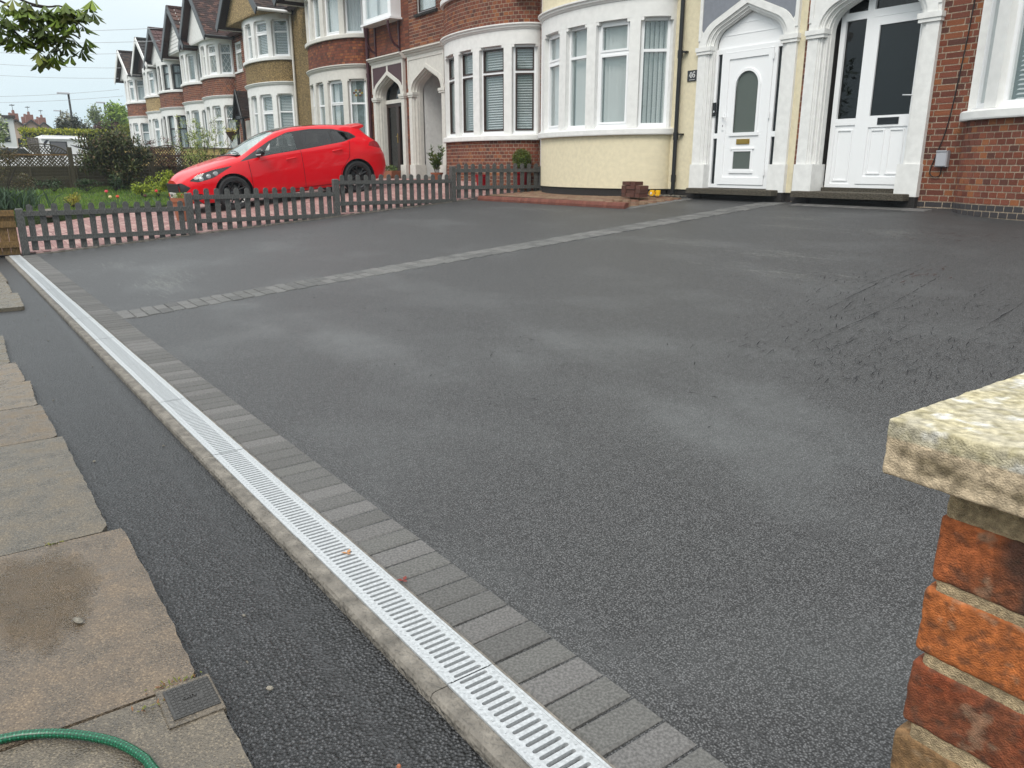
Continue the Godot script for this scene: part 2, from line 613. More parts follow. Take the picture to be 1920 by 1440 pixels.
func make_slab_stone() -> void:
	# exposed aggregate: pale and dark grains in a brown cement
	var size := 1024
	var tone := cells(15, size, 5.0, FastNoiseLite.RETURN_CELL_VALUE)
	var dist := cells(15, size, 5.0, FastNoiseLite.RETURN_DISTANCE)
	tone.convert(Image.FORMAT_L8)
	dist.convert(Image.FORMAT_L8)
	var nz := FastNoiseLite.new()
	nz.seed = 77
	nz.frequency = 0.006
	nz.fractal_octaves = 5
	var cloud := nz.get_seamless_image(size, size, false, false, 0.1, true)
	cloud.convert(Image.FORMAT_L8)
	var a := tone.get_data()
	var b := dist.get_data()
	var c := cloud.get_data()
	var col := PackedByteArray()
	col.resize(size * size * 3)
	var hgt := PackedByteArray()
	hgt.resize(size * size)
	var rgh := PackedByteArray()
	rgh.resize(size * size)
	for i in size * size:
		var t := a[i]
		var cl := c[i]
		var k := 150 + cl * 60 / 255
		var chip := b[i] < 120
		var r := k
		var g := k
		var bb := k
		if chip and t > 205:
			r = k + 44
			g = k + 42
			bb = k + 36
		elif chip and t < 60:
			r = k - 34
			g = k - 34
			bb = k - 32
		elif chip:
			r = k + (t - 128) / 6
			g = k + (t - 128) / 6
			bb = k + (t - 128) / 7
		col[i * 3] = clampi(r, 0, 255)
		col[i * 3 + 1] = clampi(g, 0, 255)
		col[i * 3 + 2] = clampi(bb, 0, 255)
		hgt[i] = clampi(255 - b[i] + (40 if t > 150 else 0), 0, 255)
		rgh[i] = clampi(70 + (cl - 90), 60, 190)
	var m := StandardMaterial3D.new()
	m.resource_name = "slab"
	m.vertex_color_use_as_albedo = true
	m.uv1_triplanar = true
	m.uv1_world_triplanar = true
	m.uv1_scale = Vector3.ONE * 0.95
	m.albedo_texture = ImageTexture.create_from_image(Image.create_from_data(size, size, false, Image.FORMAT_RGB8, col))
	m.heightmap_enabled = true
	m.heightmap_texture = ImageTexture.create_from_image(Image.create_from_data(size, size, false, Image.FORMAT_L8, hgt))
	m.heightmap_scale = 0.22
	m.roughness_texture = ImageTexture.create_from_image(Image.create_from_data(size, size, false, Image.FORMAT_L8, rgh))
	M.slab = m


# ---------------------------------------------------------------- ground, drive, drain
func make_ground() -> void:
	var g := []
	for x in [-420.0, -120.0, -60.0, -30.0, -14.0, 0.0, 14.0, 60.0, 240.0]:
		var r := []
		for z in [200.0, 60.0, 12.0, 2.0, 0.0, -1.2, -3.0, -6.0, -9.0, -10.5, -30.0, -120.0, -300.0]:
			var y: float = gy(maxf(z, -10.0)) - 0.16
			if z > 2.0:
				y = -0.24
			r.append(Vector3(x, y, z))
		g.append(r)
	var mb := MB.new()
	mb.sheet(g, false)
	ground_piece("ground", mb, M.earth)
	# the far footway, the road and the near footway, beside and behind the camera
	mb = MB.new()
	mb.span(Vector3(-130, -0.12, 0.0), Vector3(60, -0.035, 2.3))
	ground_piece("pavement_bed", mb, M.paving)
	mb = MB.new()
	mb.span(Vector3(-130, -0.22, 2.3), Vector3(60, -0.04, 2.44))
	ground_piece("kerb", mb, M.concrete)
	mb = MB.new()
	mb.span(Vector3(-130, -0.3, 2.44), Vector3(60, -0.16, 9.4))
	ground_piece("road", mb, M.asphalt_road)
	mb = MB.new()
	mb.span(Vector3(-130, -0.22, 9.4), Vector3(60, -0.05, 12.0))
	ground_piece("far_pavement", mb, M.paving)


func make_drive() -> void:
	var mb := MB.new()
	var nz := FastNoiseLite.new()
	nz.seed = 2
	nz.frequency = 0.35
	var xs := []
	var x := -13.54
	while x < 3.6:
		xs.append(x)
		x += 0.2
	var zs := []
	var z := -0.8
	while z > -10.6:
		zs.append(z)
		z -= 0.2
	var at := func(a: float, b: float) -> Vector3:
		return Vector3(a, gy(b) - 0.006 + 0.005 * nz.get_noise_2d(a, b), b)
	for i in xs.size() - 1:
		for j in zs.size() - 1:
			var p := [at.call(xs[i], zs[j]), at.call(xs[i + 1], zs[j]), at.call(xs[i + 1], zs[j + 1]), at.call(xs[i], zs[j + 1])]
			var nn := []
			for q in p:
				var e := 0.05
				var dx: Vector3 = at.call(q.x + e, q.z) - at.call(q.x - e, q.z)
				var dz: Vector3 = at.call(q.x, q.z + e) - at.call(q.x, q.z - e)
				nn.append(dz.cross(dx).normalized())
			mb.quad_n(p, nn)
			for k in [0, 2, 1, 0, 3, 2]:
				mb.t2.append(Vector2((p[k].x + 14.0) / 18.0, -p[k].z / 11.0))
	ground_piece("driveway", mb, M.tarmac, "newly laid dark grey tarmac drive with dusty patches and scuffs")
	# charcoal block paviours
	var tones := [0.165, 0.185, 0.20, 0.215, 0.178, 0.235]
	var pav := []
	for k in tones.size():
		var b := MB.new()
		var c: float = tones[k]
		b.tint(Color(c * 1.03, c, c * 0.955))
		b.cbox(Vector3(0, -0.03, 0), Vector3(0.0955, 0.06, 0.198), 0.006)
		pav.append(b.done())
	var pale := []
	for c in [0.20, 0.225, 0.25, 0.17]:
		var b := MB.new()
		b.tint(Color(c * 1.01, c, c * 0.97))
		b.cbox(Vector3(0, -0.03, 0), Vector3(0.0965, 0.06, 0.198), 0.005)
		pale.append(b.done())
	var tilt := func() -> Basis:
		return Basis.from_euler(Vector3(rng.randf_range(-0.003, 0.003), rng.randf_range(-0.008, 0.008), rng.randf_range(-0.004, 0.004)))
	var row := setting("paver_edging", "row of charcoal block pavers along the drain")
	for k in 127:
		var l := -0.15 + 0.1045 * k
		piece("paver", pav[rng.randi() % pav.size()], M.paver, Transform3D(drain_basis() * tilt.call(), dp(l, 0.25, 0.002 + rng.randf_range(-0.0015, 0.0015))), row)
	var div := setting("paver_divider", "double strip of charcoal block pavers across the tarmac drive")
	var slope := Basis(Vector3.RIGHT, atan(0.08))
	var turn := Basis(Vector3.UP, PI / 2)
	for k in 88:
		var zz := -1.125 - 0.1042 * k
		for s in 2:
			var xx := -7.555 + 0.207 * s + (0.012 if k % 2 else -0.012)
			var c := Vector3(xx, gy(zz) + 0.003 + rng.randf_range(-0.001, 0.0015), zz)
			piece("paver", pale[rng.randi() % 4], M.paver, Transform3D(slope * turn * tilt.call(), c), div)
	var strip := setting("paver_strip", "charcoal pavers edging the tarmac near the houses")
	for k in 14:
		var zz := -8.86 - 0.104 * k
		piece("paver", pav[rng.randi() % 6], M.paver, Transform3D(slope * turn * tilt.call(), Vector3(-9.17, gy(zz) + 0.003, zz)), strip)
	for k in 19:
		var xx := -7.0 + 0.104 * k
		piece("paver", pav[rng.randi() % 6], M.paver, Transform3D(slope * tilt.call(), Vector3(xx, gy(-10.17) + 0.003, -10.17)), strip)
	var base := MB.new()
	base.tint(Color(0.016, 0.015, 0.014))
	base.box(dp(6.6, 0.25, -0.055), Vector3(13.7, 0.06, 0.215), drain_basis())
	part("jointing_sand", base, M.paver, row)


func drain_basis() -> Basis:
	var e := Vector3(-1, 0, 0.0189).normalized()
	return Basis(e, Vector3.UP, e.cross(Vector3.UP))


func dp(l: float, w: float, y: float) -> Vector3:       # a point along the drain
	var b := drain_basis()
	return Vector3(-0.3, 0.0, -0.860) + b.x * l + b.z * w + Vector3(0, y, 0)


func make_drain() -> void:
	var t := thing("drain_channel", "long white galvanised slot drain channel along the front edge of the drive", "drain", dp(6, 0.07, 0))
	var b := drain_basis()
	var g := MB.new()
	var L := 0.997
	var w0 := 0.0
	var w1 := 0.135
	var s0 := 0.026
	var s1 := 0.109
	var q := func(x0: float, x1: float, z0: float, z1: float, y := 0.0):
		g.quad(Vector3(x0, y, z1), Vector3(x1, y, z1), Vector3(x1, y, z0), Vector3(x0, y, z0))
	q.call(0, L, w0, s0)
	q.call(0, L, s1, w1)
	g.span(Vector3(0, -0.02, -0.001), Vector3(L, 0.0015, 0.006))
	g.span(Vector3(0, -0.02, 0.129), Vector3(L, 0.0015, 0.136))
	var pitch := L / 40.0
	var r := 0.0058
	for k in 40:
		var c := pitch * (k + 0.5)
		var xa := pitch * k
		var xb := pitch * (k + 1)
		q.call(xa, c - r, s0, s1)
		q.call(c + r, xb, s0, s1)
		for side in [0, 1]:
			var zc: float = s0 + r if side == 0 else s1 - r
			var sg := -1.0 if side == 0 else 1.0
			var ze: float = s0 if side == 0 else s1
			var pts := []
			for a in 7:
				var an := PI * a / 6.0
				pts.append(Vector3(c - r * cos(an), 0, zc + sg * r * sin(an)))
			for a in 6:
				var cor := Vector3(c - r if a < 3 else c + r, 0, ze)
				if side == 0:
					g.tri(pts[a], pts[a + 1], cor)
				else:
					g.tri(pts[a + 1], pts[a], cor)
				g.quad(pts[a], pts[a + 1], pts[a + 1] - Vector3(0, 0.012, 0), pts[a] - Vector3(0, 0.012, 0))
			g.tri(pts[3], Vector3(c + r, 0, ze), Vector3(c - r, 0, ze)) if side == 0 else g.tri(Vector3(c - r, 0, ze), Vector3(c + r, 0, ze), pts[3])
			# a small raised stud between the slots
			g.box(Vector3(xa, 0.0008, 0.014 if side == 0 else 0.121), Vector3(0.005, 0.0016, 0.005))
		for sx in [-1.0, 1.0]:
			var xx: float = c + sx * r
			g.quad(Vector3(xx, 0, s0 + r), Vector3(xx, 0, s1 - r), Vector3(xx, -0.012, s1 - r), Vector3(xx, -0.012, s0 + r))
	var mesh := g.done()
	var unit := MB.new()
	var prof := PackedVector2Array([Vector2(-0.052, -0.16), Vector2(-0.052, -0.012), Vector2(-0.046, -0.003), Vector2(-0.038, 0.0), Vector2(-0.002, 0.0), Vector2(-0.002, -0.13), Vector2(0.137, -0.13), Vector2(0.137, 0.0), Vector2(0.147, 0.0), Vector2(0.147, -0.16)])
	unit.prism(prof, -0.998, 0.0, Transform3D(Basis(Vector3(0, 0, 1), Vector3.UP, Vector3(-1, 0, 0)), Vector3.ZERO))
	var um := unit.done()
	for k in 14:
		var l := -0.85 + 1.0 * k
		if l > 12.6:
			continue
		piece("channel_unit", um, M.concrete, Transform3D(b, dp(l, 0, 0.001 * (k % 3))), t)
		piece("grating", mesh, M.galvanised, Transform3D(b, dp(l, 0, 0.004 + 0.0012 * ((k * 7) % 3))), t)


func make_pavement() -> void:
	var mb := MB.new()
	# the strip of fresh tarmac let in along the drain
	mb.quad(Vector3(0.8, -0.031, 0.1), Vector3(0.8, -0.031, -0.9), Vector3(-14, -0.031, -0.66), Vector3(-14, -0.031, 0.1))
	ground_piece("fresh_tarmac_strip", mb, M.tarmac_fresh, "strip of coarse fresh black tarmac between slabs and drain")
	var walk := setting("pavement", "worn wet brown concrete paving slabs")
	var rows := [[-0.15, -0.95, -0.36], [-0.95, -1.845, -0.345], [-1.845, -2.905, -0.33], [-2.905, -4.15, -0.28], [-4.15, -4.8, -0.25], [-4.8, -5.41, -0.235], [-5.41, -6.0, -0.21], [-6.0, -7.05, -0.18], [-8.42, -9.45, -0.44], [-9.45, -10.4, -0.40], [-10.4, -11.5, -0.41], [-11.5, -12.6, -0.38], [-12.6, -13.9, -0.38]]
	for s in rows:
		make_slab(walk, s[0], s[1], s[2], 0.345, true)
	var x := -0.4
	for k in 14:
		var l := rng.randf_range(0.85, 1.0)
		make_slab(walk, x, x - l, 0.352, 1.05, false)
		x -= l
	x = -7.06
	make_slab(walk, -7.06, -7.75, 0.06, 0.345, true)
	make_slab(walk, -7.76, -8.41, 0.02, 0.345, true)
	# standing water on the slabs
	var pd := MB.new()
	var poly := PackedVector2Array()
	var nz := FastNoiseLite.new()
	nz.seed = 12
	nz.frequency = 0.7
	for k in 40:
		var a := TAU * k / 40.0
		var rr := 1.0 + 0.45 * nz.get_noise_2d(cos(a) * 1.3, sin(a) * 1.3)
		poly.append(Vector2(-2.56 + 0.33 * rr * cos(a), -0.04 + 0.16 * rr * sin(a)))
	var mid := Vector2(-2.56, -0.02)
	for ring in [1.0, 0.9, 0.78]:
		var pl := PackedVector2Array()
		for q in poly:
			pl.append(mid + (q - mid) * ring)
		pd.prism(pl, -0.0056 - 0.0012 * (1.0 - ring) * 5.0, -0.005 - 0.0012 * (1.0 - ring) * 5.0, Transform3D(Basis(Vector3.RIGHT, Vector3(0, 0, 1), Vector3(0, -1, 0)), Vector3.ZERO))
	var wm := mk("puddle_water", Color(0.32, 0.24, 0.08, 0.07), 0.3)
	wm.transparency = BaseMaterial3D.TRANSPARENCY_ALPHA
	ground_piece("puddle", pd, wm)


func make_slab(walk: Node3D, xa: float, xb: float, za: float, zb: float, ragged: bool) -> void:
	var mb := MB.new()
	var c := Vector3(0.275, 0.224, 0.166) * rng.randf_range(0.86, 1.1)
	c += Vector3(rng.randf_range(-0.012, 0.015), 0, rng.randf_range(-0.012, 0.008))
	mb.tint(Color(c.x, c.y, c.z))
	var poly := PackedVector2Array()
	var g := 0.004
	poly.append(Vector2(xa - g, zb))
	var steps := 26 if ragged else 2
	for k in steps + 1:
		var f := float(k) / steps
		var zz := za
		if ragged:
			zz += 0.0032 * rng.randf_range(-1, 1) + 0.007 * sin(f * 3.1 + xa * 5.0) + (0.02 if k == 0 else 0.0)
		poly.append(Vector2(lerpf(xa - g, xb + g, f), zz))
	poly.append(Vector2(xb + g, zb))
	var tilt := Basis.from_euler(Vector3(rng.randf_range(-0.006, 0.006), 0, rng.randf_range(-0.005, 0.005)))
	var mid := Vector3((xa + xb) / 2, 0, (za + zb) / 2)
	mb.prism(poly, -rng.randf_range(-0.001, 0.003), 0.05, Transform3D(tilt, mid - tilt * mid) * Transform3D(Basis(Vector3.RIGHT, Vector3(0, 0, 1), Vector3(0, -1, 0)), Vector3.ZERO))
	part("slab", mb, M.slab, walk)


func make_neighbour_drive() -> void:
	var cols := [Color(0.52, 0.29, 0.265), Color(0.56, 0.33, 0.30), Color(0.47, 0.26, 0.24), Color(0.62, 0.40, 0.36), Color(0.41, 0.23, 0.215)]
	var meshes := []
	for c in cols:
		var b := MB.new()
		b.tint(c)
		b.cbox(Vector3(0, -0.025, 0), Vector3(0.196, 0.05, 0.096), 0.005)
		meshes.append(b.done())
	var drive := setting("neighbour_drive", "red block paved drive under the red car")
	var rest := MB.new()
	var list := []
	var j := 0
	var z := -0.62
	while z > -10.3:
		var x := -13.62 - (0.1 if j % 2 else 0.0)
		while x > -19.1:
			var xx := x - 0.1
			var h := ny(xx, z)
			var sl := atan2(ny(xx, z - 0.05) - ny(xx, z + 0.05), 0.1)
			var sx := atan2(ny(xx + 0.1, z) - ny(xx - 0.1, z), 0.2)
			var bs := Basis(Vector3(0, 0, 1), sx) * Basis(Vector3.RIGHT, sl) * Basis.from_euler(Vector3(rng.randf_range(-0.01, 0.01), 0, rng.randf_range(-0.01, 0.01)))
			list.append([Vector3(xx, h + rng.randf_range(-0.001, 0.002), z), bs, rng.randi() % 5])
			x -= 0.2
		z -= 0.1
		j += 1
	list.sort_custom(func(a, b): return a[0].length_squared() < b[0].length_squared())
	for k in list.size():
		var e: Array = list[k]
		if k < 290:
			piece("paver", meshes[e[2]], M.paver, Transform3D(e[1], e[0]), drive)
		else:
			rest.tint(cols[e[2]])
			rest.cbox(e[0] - Vector3(0, 0.025, 0), Vector3(0.196, 0.05, 0.096), 0.005, e[1])
	part("more_pavers", rest, M.paver, drive, "", "stuff")
	var bed := MB.new()
	var g := []
	for a in 12:
		var r := []
		for b in 20:
			var xx := -13.56 - 5.7 * a / 11.0
			var zz := -0.5 - 9.9 * b / 19.0
			r.append(Vector3(xx, ny(xx, zz) - 0.016, zz))
		g.append(r)
	bed.sheet(g, true)
	part("jointing_sand", bed, M.soil, drive)
	# the concrete edge between the two drives
	var ed := MB.new()
	for k in 11:
		var za := -0.95 - 0.87 * k
		ed.box(Vector3(-13.585, (gy(za - 0.43) + gy(za - 0.43)) * 0.5 - 0.05, za - 0.43), Vector3(0.05, 0.125, 0.86), Basis(Vector3.RIGHT, atan(0.08)))
	part("edging", ed, M.concrete, drive)


func make_scuffs() -> void:
	# dark tyre and tool scuffs scored into the soft new surface, and a few reddish smears
	var drive := get_node("driveway")
	var rg := RandomNumberGenerator.new()
	rg.seed = 8
	var mb := MB.new()
	var red := MB.new()
	var mark := func(m: MB, x: float, z: float, dx: float, dz: float, wd: float):
		var n := maxi(3, int(Vector2(dx, dz).length() / 0.05))
		var side := Vector2(dz, -dx).normalized()
		var prev := []
		var off := 0.0
		for i in n + 1:
			var f := float(i) / n
			off += rg.randf_range(-0.006, 0.006)
			var ww := wd * rg.randf_range(0.25, 1.0) * sin(PI * clampf(f * 0.92 + 0.04, 0.0, 1.0))
			var c := Vector2(x + dx * f, z + dz * f) + side * off
			var a := c + side * ww * 0.5
			var b := c - side * ww * 0.5
			var cur := [Vector3(a.x, gy(a.y) + 0.0015, a.y), Vector3(b.x, gy(b.y) + 0.0015, b.y)]
			if prev.size() and rg.randf() > 0.14:
				m.quad(prev[0], cur[0], cur[1], prev[1])
			prev = cur
	for s in 15:
		var l := rg.randf_range(0.4, 1.6)
		mark.call(mb, rg.randf_range(-3.5, -1.7), rg.randf_range(-5.9, -3.9), -0.13 * l + rg.randf_range(-0.12, 0.12), -0.95 * l, rg.randf_range(0.004, 0.0085))
	for s in 640:
		var c: Array = [[-3.0, -5.2], [-2.8, -4.7], [-2.5, -5.4], [-2.2, -4.7], [-3.4, -5.7], [-2.1, -3.9], [-1.8, -4.2], [-2.6, -4.0]][rg.randi() % 8]
		mark.call(mb, c[0] + rg.randfn(0, 0.24), c[1] + rg.randfn(0, 0.24), rg.randf_range(-0.07, 0.03), rg.randf_range(-0.13, 0.0), rg.randf_range(0.0030, 0.0068))
	for s in 150:
		mark.call(mb, rg.randf_range(-13.2, -1.2), rg.randf_range(-9.6, -1.6), rg.randf_range(-0.05, 0.05), rg.randf_range(-0.04, 0.04), 0.008)
	for s in 170:
		mark.call(mb, -11.6 + rg.randfn(0, 1.1), -4.6 + rg.randfn(0, 1.7), rg.randf_range(-0.09, 0.09), rg.randf_range(-0.03, 0.03), 0.009)
	for s in 40:
		mark.call(mb, rg.randf_range(-6.0, -3.6), rg.randf_range(-3.2, -2.0), rg.randf_range(-0.06, 0.06), rg.randf_range(-0.02, 0.02), 0.006)
	for s in 90:
		mark.call(red, -3.9 + rg.randfn(0, 0.4), -8.35 + rg.randfn(0, 0.22), rg.randf_range(-0.12, 0.12), rg.randf_range(-0.03, 0.03), 0.009)
	for s in 16:
		mark.call(red, -3.1 + rg.randfn(0, 0.12), -6.4 + rg.randfn(0, 0.2), rg.randf_range(-0.05, 0.05), rg.randf_range(-0.15, 0.0), 0.01)
	part("scuff_marks", mb, M.scuff, drive, "", "stuff")
	part("reddish_smears", red, M.rust_smear, drive, "", "stuff")


# ---------------------------------------------------------------- the terrace
class Bay:                    # the bowed plan of a bay: half an ellipse standing out from the wall
	var c: float
	var a: float
	var d: float
	var zw: float
	var S: float
	var ss := PackedFloat32Array()

	func _init(xr: float, xl: float, depth: float, z: float) -> void:
		c = (xr + xl) / 2
		a = absf(xr - xl) / 2
		d = depth
		zw = z
		var p := raw(0.0)
		ss.append(0.0)
		for i in range(1, 201):
			var q := raw(PI * i / 200.0)
			S += p.distance_to(q)
			ss.append(S)
			p = q

	func raw(th: float) -> Vector2:
		return Vector2(c + a * cos(th), zw + d * sin(th))

	func th(s: float) -> float:
		var i := clampi(ss.bsearch(clampf(s, 0.0, S)) - 1, 0, 199)
		return PI * (i + clampf((s - ss[i]) / maxf(ss[i + 1] - ss[i], 1e-6), 0.0, 1.0)) / 200.0

	func normal(s: float) -> Vector2:
		var t := th(s)
		return Vector2(cos(t) / a, sin(t) / d).normalized()

	func at(s: float, o := 0.0) -> Vector2:      # s metres along the bay from its right end, o proud of it
		return raw(th(s)) + normal(s) * o


func sweep(mb: MB, bay: Bay, s0: float, s1: float, prof: Array) -> void:   # prof: Vector2(offset, y) counter-clockwise, swept along the bay
	var n := maxi(2, int((s1 - s0) / 0.13))
	var rows := []
	for i in n + 1:
		var s := lerpf(s0, s1, float(i) / n)
		var r := []
		for p in prof:
			var q := bay.at(s, p.x)
			r.append(Vector3(q.x, p.y, q.y))
		rows.append(r)
	var m := prof.size()
	for i in n:
		var na := bay.normal(lerpf(s0, s1, float(i) / n))
		var nb := bay.normal(lerpf(s0, s1, float(i + 1) / n))
		for j in m:
			var k := (j + 1) % m
			var e: Vector2 = prof[k] - prof[j]
			var en := Vector2(e.y, -e.x).normalized()
			var n0 := Vector3(na.x * en.x, en.y, na.y * en.x)
			var n1 := Vector3(nb.x * en.x, en.y, nb.y * en.x)
			mb.quad_n([rows[i][j], rows[i][k], rows[i + 1][k], rows[i + 1][j]], [n0, n0, n1, n1])
	for f in [0, n]:
		var r: Array = rows[f]
		for j in range(1, m - 1):
			if f == 0:
				mb.tri(r[0], r[j + 1], r[j])
			else:
				mb.tri(r[0], r[j], r[j + 1])


func band(mb: MB, bay: Bay, s0: float, s1: float, y0: float, y1: float, o0: float, o1: float) -> void:
	sweep(mb, bay, s0, s1, [Vector2(o1, y0), Vector2(o1, y1), Vector2(o0, y1), Vector2(o0, y0)])


func cornice(mb: MB, bay: Bay, y0: float, y1: float, o := 0.0) -> void:
	var h := y1 - y0
	sweep(mb, bay, 0.0, bay.S, [Vector2(o + 0.012, y0), Vector2(o + 0.03, y0 + 0.25 * h), Vector2(o + 0.05, y0 + 0.35 * h), Vector2(o + 0.055, y0 + 0.6 * h), Vector2(o + 0.085, y0 + 0.75 * h), Vector2(o + 0.085, y1 - 0.004), Vector2(o + 0.07, y1), Vector2(-0.12, y1), Vector2(-0.12, y0)])


# A window in the plane through P (its lower corner on the viewer's left), bx to the viewer's right.
func window(parent: Node, P: Vector3, bx: Vector3, w: float, h: float, st: Dictionary) -> void:
	var n := bx.cross(Vector3.UP).normalized()
	var bs := Basis(bx, Vector3.UP, n)
	var lb := func(mb: MB, x0: float, x1: float, y0: float, y1: float, z0: float, z1: float):
		mb.box(P + bx * (x0 + x1) * 0.5 + Vector3.UP * (y0 + y1) * 0.5 + n * (z0 + z1) * 0.5, Vector3(x1 - x0, y1 - y0, z1 - z0), bs)
	var f: float = st.get("f", 0.045)
	var ty: float = h * float(st.get("transom", 0.70))
	var fr := MB.new()
	lb.call(fr, 0, f, 0, h, -0.07, 0)
	lb.call(fr, w - f, w, 0, h, -0.07, 0)
	lb.call(fr, f, w - f, 0, f, -0.07, 0)
	lb.call(fr, f, w - f, h - f, h, -0.07, 0)
	var cellsy := [[f, h - f]]
	if st.get("transom", 0.70) > 0.0:
		lb.call(fr, f, w - f, ty - f * 0.5, ty + f * 0.5, -0.07, 0)
		cellsy = [[f, ty - f * 0.5], [ty + f * 0.5, h - f]]
	# a projecting sill bar
	lb.call(fr, -0.01, w + 0.01, -0.035, 0.0, -0.06, 0.035)
	var win := part("window", fr, M[st.get("frame", "upvc")], parent)
	var k := 0
	for cy in cellsy:
		var e := 0.0
		if st.get("sash", 3) & (1 << k):
			e = st.get("sash_w", 0.034)
			var sb := MB.new()
			lb.call(sb, f, f + e, cy[0], cy[1], -0.05, 0.012)
			lb.call(sb, w - f - e, w - f, cy[0], cy[1], -0.05, 0.012)
			lb.call(sb, f + e, w - f - e, cy[0], cy[0] + e, -0.05, 0.012)
			lb.call(sb, f + e, w - f - e, cy[1] - e, cy[1], -0.05, 0.012)
			part("sash", sb, M[st.get("sash_frame", st.get("frame", "upvc"))], win)
		var pb := MB.new()
		lb.call(pb, f + e, w - f - e, cy[0] + e, cy[1] - e, -0.036, -0.030)
		part("pane", pb, M.pane, win)
		if st.get("leaded", false):
			var ld := MB.new()
			var x0: float = f + e
			var x1: float = w - f - e
			var yy0: float = cy[0] + e
			var yy1: float = cy[1] - e
			var step := 0.17
			for sg in [-1.0, 1.0]:
				var q := -4.0
				while q < 6.0:
					# line y = sg * 1.35 * x + q
					var pts := []
					for xe in [x0, x1]:
						var ye: float = sg * 1.35 * xe + q
						if ye >= yy0 and ye <= yy1:
							pts.append(Vector2(xe, ye))
					for ye in [yy0, yy1]:
						var xe: float = (ye - q) / (sg * 1.35)
						if xe > x0 and xe < x1:
							pts.append(Vector2(xe, ye))
					if pts.size() == 2:
						var a = P + bx * pts[0].x + Vector3.UP * pts[0].y - n * 0.026
						var b = P + bx * pts[1].x + Vector3.UP * pts[1].y - n * 0.026
						var d = (b - a)
						if d.length() > 0.03:
							var dn = d.normalized()
							ld.box((a + b) * 0.5, Vector3(d.length(), 0.011, 0.006), Basis(dn, n.cross(dn), n))
					q += step * 1.6
			if ld.v.size():
				part("leading", ld, M.white_old, win)
		k += 1
	var bl: String = st.get("blind", "")
	if bl == "":
		return
	var bb := MB.new()
	if bl == "vertical":
		var x := f + 0.02
		while x < w - f - 0.02:
			var d := Basis(Vector3.UP, 0.85 + rng.randf_range(-0.08, 0.08)) * bs
			bb.box(P + bx * (x + 0.04) + Vector3.UP * (h * 0.5) - n * 0.14, Vector3(0.089, h - 0.08, 0.002), d)
			x += 0.079
		part("vertical_blind", bb, M.blind, win)
	elif bl == "venetian" or bl == "venetian_dark":
		var y := f + 0.02
		var stp := 0.05
		while y < h - f:
			bb.box(P + bx * (w * 0.5) + Vector3.UP * y - n * 0.12, Vector3(w - 0.14, 0.003, 0.046), bs * Basis(Vector3.RIGHT, 0.5))
			y += stp
		part("venetian_blind", bb, M.blind_dark, win)
	elif bl == "net" or bl == "curtains" or bl == "half_net":
		var spans := [[0.03, w - 0.03]]
		if bl == "curtains":
			spans = [[0.02, w * 0.33], [w * 0.72, w - 0.02]]
		var top := h - 0.03 if bl != "half_net" else h * 0.66
		for sp in spans:
			var rows := []
			for j in 2:
				var r := []
				var m := maxi(8, int((sp[1] - sp[0]) / 0.018))
				for i in m + 1:
					var xx := lerpf(sp[0], sp[1], float(i) / m)
					var wv := 0.018 * sin(xx * 62.0 + sin(xx * 17.0) * 1.5)
					r.append(P + bx * xx + Vector3.UP * lerpf(0.02, top, j) - n * (0.15 + wv))
				rows.append(r)
			bb.sheet(rows, true)
		part("curtain" if bl == "curtains" else "net_curtain", bb, M.net, win)
	elif bl == "shade":
		lb.call(bb, 0.03, w - 0.03, 0.02, h - 0.03, -0.13, -0.127)
		part("roller_blind", bb, M.blind, win)


# bricks: [centre, basis (x along, y up, z out), length, height, tone]
const BRICKS := [Color(0.36, 0.105, 0.05), Color(0.30, 0.08, 0.04), Color(0.41, 0.13, 0.055), Color(0.23, 0.065, 0.038), Color(0.33, 0.10, 0.055), Color(0.48, 0.165, 0.06), Color(0.17, 0.06, 0.042), Color(0.28, 0.09, 0.052)]
var brick_mesh := []


func tone(lo := 0) -> int:
	return [0, 0, 1, 1, 2, 4, 4, 7, 3, 3, 5, 6][rng.randi() % 12]


func flat_bricks(list: Array, x0: float, x1: float, y0: float, y1: float, z: float, holes: Array, dark_rows := 0) -> void:
	# x0 < x1; Flemish bond
	var row := 0
	var y := y0
	while y < y1 - 0.02:
		var hgt := minf(0.0615, y1 - y)
		var x := x0 - (0.0 if row % 2 == 0 else 0.163)
		var hd := row % 2 == 1
		while x < x1:
			var l := 0.100 if hd else 0.212
			var segs := [[maxf(x, x0), minf(x + l, x1)]]
			for hl in holes:
				if y + hgt * 0.5 > hl[2] and y + hgt * 0.5 < hl[3]:
					var out := []
					for sg in segs:
						if sg[1] <= hl[0] or sg[0] >= hl[1]:
							out.append(sg)
						else:
							if sg[0] < hl[0]:
								out.append([sg[0], hl[0]])
							if sg[1] > hl[1]:
								out.append([hl[1], sg[1]])
					segs = out
			for sg in segs:
				if sg[1] - sg[0] > 0.025:
					list.append([Vector3((sg[0] + sg[1]) * 0.5, y + hgt * 0.5, z + rng.randf_range(-0.0015, 0.002)), Basis(), sg[1] - sg[0], hgt, (-1 if row < dark_rows else tone())])
			x += l + 0.013
			hd = not hd
		y += 0.075
		row += 1


